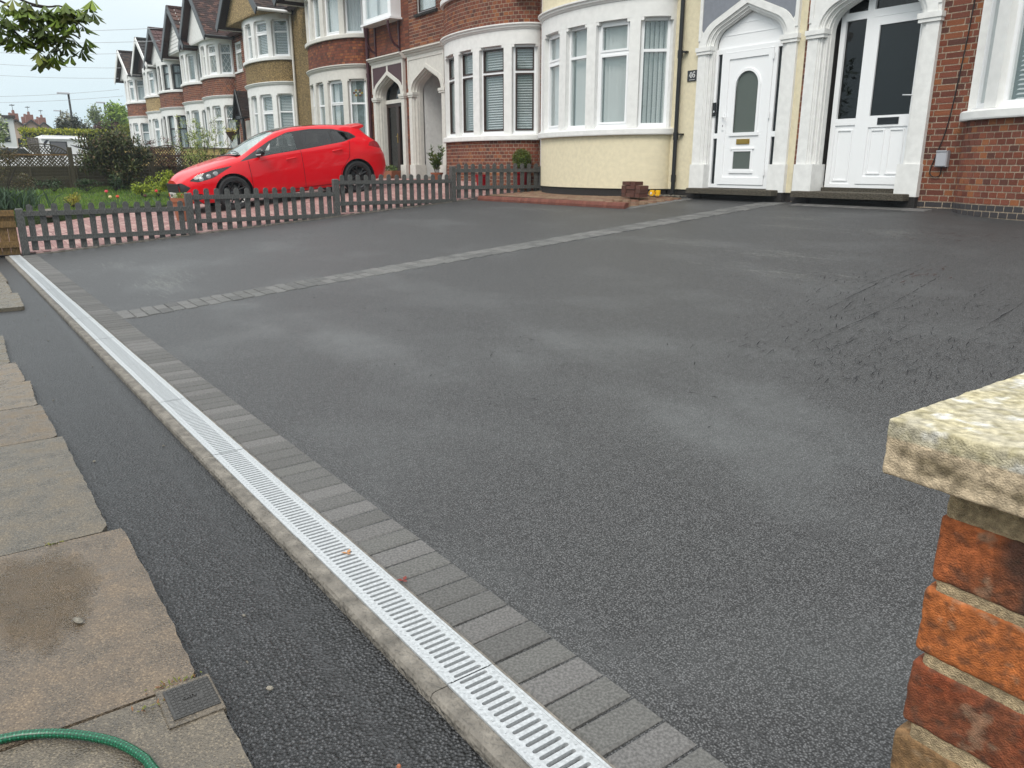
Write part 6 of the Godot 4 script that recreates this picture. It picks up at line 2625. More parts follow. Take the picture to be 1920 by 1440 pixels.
func leaf_cloud(mb: MB, c: Vector3, r: Vector3, count: int, size: float, cols: Array, droop := 0.3, shell := 0.35, aspect := 0.5) -> void:
	for k in count:
		var d := Vector3(rng.randfn(), rng.randfn(), rng.randfn()).normalized()
		var q := pow(rng.randf(), shell)
		var p := c + Vector3(d.x * r.x, d.y * r.y, d.z * r.z) * q
		var dir := (d * 0.7 + Vector3(rng.randfn(), rng.randfn() - droop, rng.randfn()) * 0.8).normalized()
		var up := (Vector3.UP + d * 0.5 + Vector3(rng.randfn(), rng.randfn(), rng.randfn()) * 0.4).normalized()
		if absf(up.dot(dir)) > 0.95:
			continue
		mb.tint((cols[rng.randi() % cols.size()] as Color) * rng.randf_range(0.75, 1.2))
		var l := size * rng.randf_range(0.65, 1.3)
		mb.leaf(p, dir, up, l, l * aspect)


func box_ball(c: Vector3) -> void:
	var t := thing("box_shrub", "clipped round box shrub in a red pot beside the brick bay", "shrub", c)
	pot_shape(t, c, 0.17, 0.36, M.tail_glass)
	var mb := MB.new()
	leaf_cloud(mb, c + Vector3(0, 0.60, 0), Vector3(0.20, 0.20, 0.20), 4200, 0.028, [Color(0.075, 0.12, 0.018), Color(0.055, 0.09, 0.014), Color(0.14, 0.16, 0.03), Color(0.10, 0.15, 0.022)], 0.0, 0.25)
	part("foliage", mb, M.leaf, t)
	var st := MB.new()
	st.tube([c + Vector3(0, 0.3, 0), c + Vector3(0, 0.55, 0)], 0.015, 0.012, 6)
	part("stem", st, M.bark, t)


func yucca(c: Vector3) -> void:
	var t := thing("leafy_plant", "upright glossy leaved plant with pale dry stems by the white arched porch", "plant", c)
	pot_shape(t, c, 0.15, 0.2, M.terracotta)
	var st := MB.new()
	var lf := MB.new()
	for k in 9:
		var a := TAU * k / 9.0
		var tip := c + Vector3(0.22 * cos(a) * rng.randf_range(0.3, 1.0), rng.randf_range(0.55, 0.85), 0.16 * sin(a))
		st.tube([c + Vector3(0.04 * cos(a), 0.18, 0.04 * sin(a)), c.lerp(tip, 0.6) + Vector3(0, 0.1, 0), tip], 0.007, 0.004, 5)
		for q in 46:
			var f := rng.randf_range(0.25, 1.0)
			var p := (c + Vector3(0, 0.15, 0)).lerp(tip, f)
			var d := Vector3(rng.randfn(), rng.randf_range(0.1, 1.2), rng.randfn()).normalized()
			lf.tint([Color(0.06, 0.11, 0.018), Color(0.085, 0.14, 0.025), Color(0.16, 0.18, 0.05), Color(0.04, 0.075, 0.016)][rng.randi() % 4])
			lf.leaf(p, d, Vector3(rng.randfn(), 1.0, rng.randfn()).normalized(), rng.randf_range(0.07, 0.13), 0.03)
	part("stem", st, M.bark, t)
	part("foliage", lf, M.leaf, t)


# ---------------------------------------------------------------- the garden beyond the red drive
func make_garden() -> void:
	var lawn := MB.new()
	var g := []
	for i in 8:
		var r := []
		for j in 12:
			var x := -19.12 - 6.1 * i / 7.0
			var z := 0.2 - 8.6 * j / 11.0
			r.append(Vector3(x, ly(x, z) - 0.01, z))
		g.append(r)
	lawn.sheet(g, true)
	lawn.quad(Vector3(-19.12, ly(-19.12, 0.2) - 0.5, 0.2), Vector3(-19.12, ly(-19.12, -8.4) - 0.6, -8.4), Vector3(-19.12, ly(-19.12, -8.4) - 0.01, -8.4), Vector3(-19.12, ly(-19.12, 0.2) - 0.01, 0.2))
	ground_piece("lawn", lawn, M.turf)
	var gr := MB.new()
	for k in 26000:
		var x := -19.15 - 5.8 * pow(rng.randf(), 1.2)
		var z := rng.randf_range(0.1, -7.2)
		var h := rng.randf_range(0.03, 0.085)
		var p := Vector3(x, ly(x, z) - 0.012, z)
		var d := Vector3(rng.randfn() * 0.35, 1, rng.randfn() * 0.35).normalized() * h
		var s := Vector3(rng.randfn(), 0, rng.randfn()).normalized() * 0.006
		gr.tint([Color(0.13, 0.24, 0.025), Color(0.09, 0.19, 0.022), Color(0.17, 0.28, 0.035), Color(0.19, 0.25, 0.06)][rng.randi() % 4])
		gr.tri(p - s, p + s, p + d)
	var go := part("grass", gr, M.leaf, self, "short green grass of the front lawn beyond the red drive", "stuff")
	go.set_meta("category", "grass")
	# edging stones of the bed beside the red paving
	var stone := thing("rockery_stone", "rounded brown stone at the edge of the lawn behind the first fence bay", "stone", Vector3(-19.0, 0.22, -1.7))
	var sm := MB.new()
	sm.lathe([Vector2(0.0, 0.0), Vector2(0.14, 0.02), Vector2(0.16, 0.10), Vector2(0.10, 0.17), Vector2(0.0, 0.18)], Vector3(-19.0, 0.22, -1.7), 9)
	part("boulder", sm, M.concrete, stone)
	lattice_fence()
	# shrubs
	var dark := thing("evergreen_shrub", "large dark leathery evergreen shrub before the lattice fence", "shrub", Vector3(-23.9, 0.65, -3.85))
	var mb := MB.new()
	var cols := [Color(0.042, 0.055, 0.018), Color(0.06, 0.078, 0.024), Color(0.085, 0.10, 0.034), Color(0.10, 0.068, 0.036), Color(0.028, 0.036, 0.014), Color(0.13, 0.13, 0.045)]
	for k in 50:
		var d := Vector3(rng.randfn(), rng.randfn(), rng.randfn()).normalized() * pow(rng.randf(), 0.4)
		var c := Vector3(-23.9, 1.50, -3.85) + d * Vector3(0.75, 0.60, 0.84)
		if c.y < 1.2:
			c.x += 0.1
		leaf_cloud(mb, c, Vector3(0.25, 0.20, 0.25), 170, 0.105, cols, 0.2, 0.5, 0.38)
	leaf_cloud(mb, Vector3(-23.5, 0.95, -4.1), Vector3(0.35, 0.30, 0.45), 500, 0.08, cols, 0.3, 0.5, 0.38)
	part("foliage", mb, M.leaf, dark)
	var st := MB.new()
	for k in 7:
		st.tube([Vector3(-23.9, 0.6, -3.85), Vector3(-23.9 + rng.randfn(0, 0.2), 1.0, -3.85 + rng.randfn(0, 0.25)), Vector3(-23.9 + rng.randfn(0, 0.4), 1.6, -3.85 + rng.randfn(0, 0.45))], 0.03, 0.01, 5)
	part("stem", st, M.bark, dark)
	simple_shrub("spurge", "lime green spurge clump in front of the dark evergreen shrub", "shrub", [[-21.0, 0.86, -4.28, 0.34, 0.30, 0.34], [-21.1, 0.80, -3.92, 0.26, 0.22, 0.24], [-20.9, 0.92, -4.55, 0.24, 0.22, 0.2]], 900, 0.055, [Color(0.30, 0.37, 0.03), Color(0.24, 0.31, 0.028), Color(0.38, 0.42, 0.04), Color(0.14, 0.20, 0.025)])
	simple_shrub("golden_shrub", "small golden variegated shrub just behind the grey picket fence", "shrub", [[-19.25, 0.57, -2.20, 0.17, 0.15, 0.20]], 800, 0.035, [Color(0.36, 0.30, 0.04), Color(0.28, 0.26, 0.03), Color(0.12, 0.16, 0.02), Color(0.42, 0.36, 0.08)])
	simple_shrub("brown_shrub", "loose brownish shrub at the near end of the lattice fence", "shrub", [[-22.2, 1.15, -1.15, 0.45, 0.5, 0.5], [-22.0, 1.35, -0.7, 0.5, 0.4, 0.5], [-22.3, 0.85, -1.55, 0.35, 0.3, 0.3], [-22.1, 1.5, -1.35, 0.2, 0.2, 0.22]], 620, 0.05, [Color(0.10, 0.085, 0.03), Color(0.075, 0.08, 0.025), Color(0.13, 0.10, 0.045), Color(0.09, 0.06, 0.03), Color(0.17, 0.14, 0.08)])
	simple_shrub("dark_undergrowth", "dark green low plants along the foot of the lattice fence", "plant", [[-23.6, 0.80, -2.3, 0.3, 0.16, 0.5], [-23.2, 0.78, -3.0, 0.3, 0.14, 0.5], [-22.6, 0.85, -3.6, 0.25, 0.2, 0.25], [-23.4, 0.85, -5.3, 0.3, 0.2, 0.5]], 380, 0.06, [Color(0.03, 0.06, 0.02), Color(0.04, 0.075, 0.022), Color(0.025, 0.045, 0.02)])
	# strappy blue-green clump
	var strap := thing("strappy_plant", "blue green strappy leaved clump beside the new pine panel", "plant", Vector3(-20.0, 0.4, -1.0))
	var sb := MB.new()
	for k in 900:
		var p := Vector3(-20.0 + rng.randfn(0, 0.28), ly(-20.0) - 0.02, -0.85 + rng.randfn(0, 0.32))
		var d := Vector3(rng.randfn(0, 0.35), 1, rng.randfn(0, 0.35)).normalized()
		sb.tint([Color(0.035, 0.07, 0.035), Color(0.05, 0.09, 0.05), Color(0.028, 0.055, 0.03), Color(0.06, 0.12, 0.03)][k % 4])
		var l := rng.randf_range(0.3, 0.55)
		var s := d.cross(Vector3(rng.randfn(), 0, rng.randfn()).normalized()).normalized() * 0.011
		var m := p + d * l * 0.6
		var tip := p + d * l + Vector3(d.x, -0.3, d.z) * l * 0.35
		sb.tri(p - s, p + s, m + s)
		sb.tri(p - s, m + s, m - s)
		sb.tri(m - s, m + s, tip)
	part("foliage", sb, M.dull_leaf, strap)
	wispy("wispy_shrub", "thin wispy shrub with tiny fresh leaves beside the bonnet of the red car", Vector3(-22.0, 0.75, -5.7), 1.75, 0.68, [Color(0.30, 0.36, 0.09), Color(0.20, 0.27, 0.05), Color(0.38, 0.42, 0.18)], 20)
	wispy("rose_bush", "bare stemmed rose with dark red young leaves by the cream garden wall", Vector3(-24.3, 0.75, -5.35), 1.25, 0.4, [Color(0.10, 0.03, 0.025), Color(0.07, 0.05, 0.02), Color(0.14, 0.05, 0.035)], 10)
	# tulips: [x, y of the head, z, colour, label]
	for q in [[-19.5, 0.68, -2.91, Color(0.75, 0.10, 0.13), "tall pink red tulip on the lawn, nearest the golden shrub"], [-19.5, 0.56, -2.97, Color(0.80, 0.72, 0.38), "creamy yellow tulip low on the lawn between two red tulips"], [-19.5, 0.565, -3.12, Color(0.72, 0.10, 0.04), "short orange red tulip beside the creamy yellow one"], [-19.5, 0.67, -3.94, Color(0.70, 0.08, 0.08), "red tulip with broad pale leaves near the nose of the car"], [-19.5, 0.57, -3.69, Color(0.12, 0.05, 0.045), "withered brown tulip head between the red tulips and the car"]]:
		var c := Vector3(q[0], q[1], q[2])
		var gnd := Vector3(c.x, ly(c.x, c.z) - 0.01, c.z)
		var t := thing("tulip", q[4], "tulip", gnd, "tulips on the lawn")
		var st2 := MB.new()
		st2.tube([gnd, gnd.lerp(c, 0.5) + Vector3(0.01, 0, 0.012), c], 0.005, 0.004, 5)
		part("stem", st2, M.turf, t)
		var pt := MB.new()
		pt.tint(q[3])
		for a in 6:
			var d := Vector3(cos(a * TAU / 6), 0, sin(a * TAU / 6))
			var s := d.cross(Vector3.UP) * 0.021
			var r := 0.032 if a % 2 else 0.028
			pt.quad(c - s * 0.4, c + s * 0.4, c + d * r + s + Vector3(0, 0.03, 0), c + d * r - s + Vector3(0, 0.03, 0))
			pt.quad(c + d * r - s + Vector3(0, 0.03, 0), c + d * r + s + Vector3(0, 0.03, 0), c + d * r * 0.75 + s * 0.3 + Vector3(0, 0.068, 0), c + d * r * 0.75 - s * 0.3 + Vector3(0, 0.068, 0))
		part("flower", pt, M.petal, t)
		var lv := MB.new()
		lv.tint(Color(0.10, 0.16, 0.075))
		for a in 3:
			var d := Vector3(cos(a * 2.2 + c.z), 1.3, sin(a * 2.2 + c.z)).normalized()
			lv.leaf(gnd, d, Vector3(d.z, 0.2, -d.x).normalized(), 0.2, 0.05)
		part("leaf", lv, M.leaf, t)
	# a low cream wall with a white pier, and an arched trellis behind
	var w := thing("garden_wall", "low cream wall with a white pier in the next garden", "wall", Vector3(-31, 0.7, -7.5))
	var wm := MB.new()
	wm.span(Vector3(-31.1, 0.3, -9.6), Vector3(-30.9, 1.86, -4.9))
	part("wall", wm, mk("wall_cream", lin(0.62, 0.47, 0.2), 0.9, "soft", 1.0), w)
	var wc := MB.new()
	wc.span(Vector3(-31.14, 1.861, -9.6), Vector3(-30.86, 1.91, -4.9))
	part("coping", wc, M.concrete_pale, w)
	var wp := MB.new()
	wp.span(Vector3(-31.0, 0.3, -7.22), Vector3(-30.85, 2.0, -7.05))
	part("pier", wp, M.white, w)
	for k in 2:
		var tz: float = [-2.42, -5.9][k]
		var tt := thing("arched_trellis", ["arched lattice trellis in front of the white motorhome", "arched lattice trellis in front of the black framed bay"][k], "trellis", Vector3(-26.6, 1.2, tz), "arched trellises")
		var tm := MB.new()
		var pts := []
		for i in 13:
			var a := PI * i / 12.0
			pts.append(Vector3(-26.6, 1.50 + 0.36 * sin(a), tz - 0.72 * cos(a)))
		tm.tube(pts, 0.018, 0.018, 5)
		part("frame", tm, M.old_wood, tt)
		var lt := MB.new()
		for i in 19:
			var u := -0.72 + 0.08 * i
			for sg in [1.0, -1.0]:
				var a := Vector3(-26.6, 1.1, tz + u)
				var ln := 0.9
				var b := a + Vector3(0, 0.70, sg * 0.55).normalized() * ln
				var f := 1.0
				while f > 0.05 and pow((b.z - tz) / 0.72, 2) + pow(maxf(b.y - 1.5, 0.0) / 0.36, 2) > 1.0:
					f -= 0.05
					b = a + Vector3(0, 0.70, sg * 0.55).normalized() * ln * f
				if f > 0.1:
					var dd := (b - a)
					lt.box((a + b) * 0.5 + Vector3(0.006 * sg, 0, 0), Vector3(dd.length(), 0.022, 0.008), Basis(dd.normalized(), Vector3.RIGHT.cross(dd.normalized()), Vector3.RIGHT))
		part("lattice", lt, M.old_wood, tt)


func simple_shrub(called: String, label: String, cat: String, lumps: Array, n: int, size: float, cols: Array) -> void:
	var c0 := Vector3(lumps[0][0], lumps[0][1] - lumps[0][4], lumps[0][2])
	var t := thing(called, label, cat, c0)
	var mb := MB.new()
	var st := MB.new()
	for l in lumps:
		var c := Vector3(l[0], l[1], l[2])
		var r := Vector3(l[3], l[4], l[5])
		for k in 7:
			var d := Vector3(rng.randfn(), rng.randfn(), rng.randfn()).normalized() * 0.6
			leaf_cloud(mb, c + d * r, r * 0.45, n / 7, size, cols, 0.0, 0.45, 0.45)
		for k in 5:
			st.tube([Vector3(c.x, c.y - r.y * 1.1, c.z), c + Vector3(rng.randfn(), rng.randf(), rng.randfn()) * r * 0.6], 0.012, 0.005, 4)
	part("foliage", mb, M.leaf, t)
	part("stem", st, M.bark, t)


func wispy(called: String, label: String, c: Vector3, h: float, spread: float, cols: Array, stems: int) -> void:
	var t := thing(called, label, "shrub", c)
	var st := MB.new()
	var lf := MB.new()
	for k in stems:
		var tip := c + Vector3(rng.randfn(0, spread * 0.6), h * rng.randf_range(0.55, 1.0), rng.randfn(0, spread * 0.6))
		var mid := c.lerp(tip, 0.5) + Vector3(rng.randfn(0, 0.06), 0.05, rng.randfn(0, 0.06))
		var line := curve([c, mid, tip], 5)
		st.tube(line, 0.009, 0.003, 5)
		for q in 7:
			var p: Vector3 = line[3 + rng.randi() % (line.size() - 3)]
			var d := Vector3(rng.randfn(), rng.randf_range(-0.1, 0.8), rng.randfn()).normalized()
			var e := p + d * rng.randf_range(0.12, 0.32)
			st.tube([p, e], 0.004, 0.002, 4)
			for w in 26:
				var pp := p.lerp(e, rng.randf_range(0.2, 1.1)) + Vector3(rng.randfn(), rng.randfn(), rng.randfn()) * 0.03
				lf.tint((cols[rng.randi() % cols.size()] as Color) * rng.randf_range(0.8, 1.2))
				lf.leaf(pp, Vector3(rng.randfn(), rng.randfn() - 0.3, rng.randfn()).normalized(), Vector3(rng.randfn() * 0.5, 1, rng.randfn() * 0.5).normalized(), rng.randf_range(0.03, 0.06), 0.022)
	part("stem", st, M.bark, t)
	part("foliage", lf, M.leaf, t)


func lattice_fence() -> void:
	var t := thing("lattice_fence", "weathered lap board fence with lattice top across the garden", "fence", Vector3(-25.0, 0.6, -4.0))
	var zs := [1.0, -0.95, -2.96, -5.02, -7.06, -9.0]
	for k in zs.size():
		var mb := MB.new()
		var lean := 0.0
		mb.box(Vector3(-25.0, 1.12, zs[k]), Vector3(0.11, 1.28 if k != 2 else 1.26, 0.11), Basis(Vector3(0, 0, 1), lean))
		part("post", mb, M.old_wood, t)
	for k in zs.size() - 1:
		var a: float = zs[k] - 0.06
		var b: float = zs[k + 1] + 0.06
		var mid := (a + b) * 0.5
		var ln := absf(b - a)
		for r in 7:
			var mb := MB.new()
			var yy := 0.62 + 0.085 * r
			mb.box(Vector3(-24.985 + rng.randf_range(-0.004, 0.004), yy + 0.045, mid), Vector3(0.012, 0.115, ln), Basis(Vector3(0, 0, 1), -0.24) * Basis(Vector3.RIGHT, rng.randf_range(-0.010, 0.010)))
			part("plank", mb, M.old_wood if (r * 7 + k * 3) % 4 else M.worn_wood, t)
		for s in 3:
			var mb := MB.new()
			mb.box(Vector3(-24.962, 0.92, a - 0.03 - (ln - 0.06) * s / 2.0), Vector3(0.025, 0.62, 0.045))
			part("batten", mb, M.old_wood, t)
		for y in [1.235, 1.545]:
			var mb := MB.new()
			mb.box(Vector3(-25.0, y, mid), Vector3(0.05, 0.04, ln))
			part("rail", mb, M.pine if y > 1.4 and k == 1 else M.old_wood, t)
		var lt := MB.new()
		var n := int(ln / 0.105)
		for i in n + 3:
			for sg in [1.0, -1.0]:
				var z0 := a + 0.28 - ln * i / float(n) if sg > 0 else a - ln * i / float(n) + 0.0
				var p := Vector3(-25.0 + 0.006 * sg, 1.255, z0)
				var q := Vector3(-25.0 + 0.006 * sg, 1.525, z0 - 0.28 * sg)
				if sg < 0:
					q = Vector3(-25.006, 1.525, z0 + 0.28)
				# keep within the panel
				var lo := b
				var hi := a
				if maxf(p.z, q.z) > hi or minf(p.z, q.z) < lo:
					var f0 := 0.0
					var f1 := 1.0
					for it in 28:
						var f := it / 27.0
						var zz := lerpf(p.z, q.z, f)
						if zz > hi or zz < lo:
							if f < 0.5 and (p.z > hi or p.z < lo):
								f0 = f
							elif f1 == 1.0:
								f1 = f
					var pp := p.lerp(q, f0)
					q = p.lerp(q, f1)
					p = pp
				var d := q - p
				if d.length() > 0.05 and maxf(p.z, q.z) < hi + 0.03 and minf(p.z, q.z) > lo - 0.03:
					lt.box((p + q) * 0.5, Vector3(d.length(), 0.024, 0.010), Basis(d.normalized(), Vector3.RIGHT.cross(d.normalized()), Vector3.RIGHT))
		part("lattice", lt, M.old_wood, t)


# ---------------------------------------------------------------- farther off
func tree(called: String, label: String, base: Vector3, crown: Vector3, r: Vector3, lumps: int, per: int, size: float, cols: Array, mat := "leaf", cat := "tree", group := "") -> void:
	var t := thing(called, label, cat, base, group)
	var st := MB.new()
	st.tube([base, base.lerp(crown, 0.5) + Vector3(0.05, 0, 0.05) * r.x, crown], 0.05 * r.y + 0.06, 0.05, 8)
	var lf := MB.new()
	for k in lumps:
		var d := Vector3(rng.randfn(), rng.randfn(), rng.randfn()).normalized() * pow(rng.randf(), 0.45)
		var c := crown + d * r * 0.8
		if k % 2 == 0:
			st.tube([base.lerp(crown, 0.6), base.lerp(crown, 0.8).lerp(c, 0.5), c], 0.05, 0.015, 5)
		leaf_cloud(lf, c, r * 0.30, per, size, cols, 0.1, 0.5, 0.6)
	part("trunk", st, M.bark, t)
	part("crown", lf, M[mat], t)


func make_distance() -> void:
	motorhome()
	# clipped yellow-green hedge behind the motorhome
	var hg := thing("hedge", "clipped yellow green privet hedge behind the white motorhome", "hedge", Vector3(-57, 0.0, -5.6))
	var hm := MB.new()
	for k in 9000:
		var p := Vector3(rng.randf_range(-58.2, -56.2), rng.randf_range(0.3, 3.35), rng.randf_range(-9.0, -4.25))
		var f := rng.randi() % 3
		if f == 0:
			p.x = -56.2 + rng.randfn(0, 0.05)
		elif f == 1:
			p.y = 3.3 + rng.randfn(0, 0.05)
		hm.tint([Color(0.34, 0.35, 0.03), Color(0.24, 0.28, 0.03), Color(0.15, 0.19, 0.03), Color(0.42, 0.40, 0.04)][rng.randi() % 4])
		hm.leaf(p, Vector3(rng.randfn(), rng.randfn() + 0.5, rng.randfn()).normalized(), Vector3(rng.randfn(), 1.5, rng.randfn()).normalized(), 0.14, 0.09)
	hm.tint(Color(0.03, 0.035, 0.012))
	hm.span(Vector3(-58.0, 0.2, -8.8), Vector3(-56.4, 3.15, -4.4))
	part("foliage", hm, M.leaf, hg)
	tree("dark_evergreen", "dark broad evergreen tree beside the white motorhome", Vector3(-59, 0.2, -7.2), Vector3(-59, 2.9, -7.25), Vector3(1.1, 1.7, 1.05), 30, 170, 0.16, [Color(0.028, 0.035, 0.016), Color(0.04, 0.048, 0.02), Color(0.05, 0.045, 0.025)])
	tree("golden_bush", "yellow green bush against the end house of the terrace", Vector3(-58, 0.2, -10.6), Vector3(-58, 2.9, -10.6), Vector3(1.0, 1.2, 1.1), 16, 160, 0.14, [Color(0.26, 0.26, 0.02), Color(0.18, 0.21, 0.02), Color(0.12, 0.16, 0.02)])
	tree("purple_plum_tree", "dusky purple leaved tree between the lamp columns", Vector3(-76, 0, -12.2), Vector3(-76, 3.7, -12.2), Vector3(1.3, 1.5, 1.3), 18, 150, 0.18, [Color(0.08, 0.025, 0.025), Color(0.11, 0.04, 0.035), Color(0.09, 0.05, 0.03)])
	tree("spring_tree", "fresh light green tree close beside the end house", Vector3(-77, 0, -13.4), Vector3(-77, 4.4, -13.4), Vector3(1.8, 2.4, 1.7), 44, 190, 0.22, [Color(0.22, 0.32, 0.045), Color(0.27, 0.37, 0.05), Color(0.15, 0.24, 0.04)])
	tree("spring_tree", "thin grey green tree behind the dusky purple one", Vector3(-82, 0, -12.0), Vector3(-82, 4.9, -12.3), Vector3(1.3, 1.9, 1.2), 26, 60, 0.2, [Color(0.14, 0.18, 0.06), Color(0.18, 0.21, 0.09)])
	tree("spring_tree", "pale half bare tree behind the dark evergreen", Vector3(-78, 0, -9.6), Vector3(-78, 4.2, -9.7), Vector3(1.7, 1.7, 1.6), 34, 50, 0.2, [Color(0.20, 0.19, 0.13), Color(0.16, 0.17, 0.09), Color(0.24, 0.22, 0.16)])
	tree("low_tree", "low olive tree right of the far chimneys", Vector3(-84, 0, -8.6), Vector3(-84, 3.2, -8.8), Vector3(1.2, 1.4, 1.3), 18, 90, 0.2, [Color(0.14, 0.14, 0.06), Color(0.18, 0.16, 0.08)])
	tree("blossom_tree", "white blossoming tree at the edge beside the lattice fence", Vector3(-30, 0.3, -0.9), Vector3(-30, 2.55, -1.35), Vector3(0.75, 1.15, 0.75), 30, 130, 0.085, [Color(0.30, 0.38, 0.16), Color(0.55, 0.58, 0.42), Color(0.20, 0.28, 0.08), Color(0.62, 0.64, 0.52)])
	# the long line of greenery that closes the street
	var bx := MB.new()
	for k in 9000:
		var z := rng.randf_range(-60.0, 30.0)
		var h := 1.7 + 0.8 * sin(z * 0.31) + 0.5 * sin(z * 0.9)
		bx.tint([Color(0.10, 0.14, 0.05), Color(0.14, 0.17, 0.07), Color(0.08, 0.11, 0.05)][k % 3])
		bx.leaf(Vector3(-112 + rng.randfn(0, 1.0), rng.randf() * (h + 1.2), z), Vector3(rng.randfn(), rng.randfn(), rng.randfn()).normalized(), Vector3(rng.randfn(), 1.2, rng.randfn()).normalized(), 0.9, 0.6)
	var bo := part("treeline", bx, M.dull_leaf, self, "hazy belt of trees closing the far end of the street", "stuff")
	bo.set_meta("category", "trees")
	far_houses()
	lamps()
	wires()
	parked_far()
	chestnut()
	behind()


func motorhome() -> void:
	var t := thing("motorhome", "white motorhome with dark swoosh graphics and a grey window parked beyond the gardens", "motorhome", Vector3(-50, 0.0, -5.7))
	var b := MB.new()
	b.prism(PackedVector2Array([Vector2(0.0, 0.55), Vector2(2.25, 0.55), Vector2(2.28, 1.4), Vector2(2.22, 2.6), Vector2(2.0, 2.82), Vector2(0.15, 2.84), Vector2(0.0, 2.66)]), -6.0, 0.0, Transform3D(Basis(Vector3(0, 0, -1), Vector3.UP, Vector3(1, 0, 0)), Vector3(-50.0, 0, -4.6)))
	part("body", b, M.upvc, t)
	var rl := MB.new()
	rl.tube([Vector3(-49.97, 2.66, -4.65), Vector3(-49.97, 2.66, -6.8)], 0.07, 0.07, 8)
	part("bumper_rail", rl, M.upvc, t)
	var w := MB.new()
	w.span(Vector3(-50.02, 1.86, -5.85), Vector3(-49.97, 2.52, -5.02))
	part("window_frame", w, M.black_paint, t)
	var g := MB.new()
	g.span(Vector3(-49.972, 1.92, -5.79), Vector3(-49.96, 2.47, -5.08))
	part("window", g, mk("grey_window", lin(0.13, 0.13, 0.14), 0.15), t)
	var s := MB.new()
	var up := []
	for k in 17:
		var f := k / 16.0
		var a := PI * (0.5 + 0.55 * f)
		var c := Vector3(-49.985, 2.62 - 0.95 * f, -5.0 + 0.42 * sin(PI * f * 0.85) - 0.75 * f * f)
		up.append([c + Vector3(0, 0.02 + 0.07 * sin(PI * f), 0.03), c - Vector3(0, 0.02 + 0.07 * sin(PI * f), 0.03)])
	s.sheet(up, true)
	s.sheet([[Vector3(-49.985, 2.36, -6.0), Vector3(-49.985, 2.34, -6.0)], [Vector3(-49.985, 2.28, -6.35), Vector3(-49.985, 2.2, -6.35)], [Vector3(-49.985, 2.16, -6.75), Vector3(-49.985, 2.14, -6.75)]], true)
	part("swoosh_graphic", s, mk("graphic", lin(0.03, 0.03, 0.045), 0.3), t)
	for z in [-4.9, -6.5]:
		var wh := MB.new()
		wh.lathe([Vector2(0.0, -0.1), Vector2(0.33, -0.1), Vector2(0.34, 0.1), Vector2(0.2, 0.11), Vector2(0.0, 0.1)], Vector3(-50.1, 0.34, z) - Vector3(1.2, 0, 0), 18, Basis(Vector3(0, 0, 1), Vector3(1, 0, 0), Vector3(0, 1, 0)))
		part("wheel", wh, M.rubber, t)
	var pn := thing("timber_screen", "weathered grey brown timber screen at the end of the motorhome", "fence panel", Vector3(-50.6, 0.0, -4.3))
	for k in 5:
		var m := MB.new()
		m.span(Vector3(-50.62, 0.2, -4.58 + 0.11 * k), Vector3(-50.58, 2.72, -4.475 + 0.11 * k))
		part("plank", m, mk("grey_timber", lin(0.22, 0.19, 0.165), 0.9, "strong", 1.0) if k == 0 else M.grey_timber, pn)


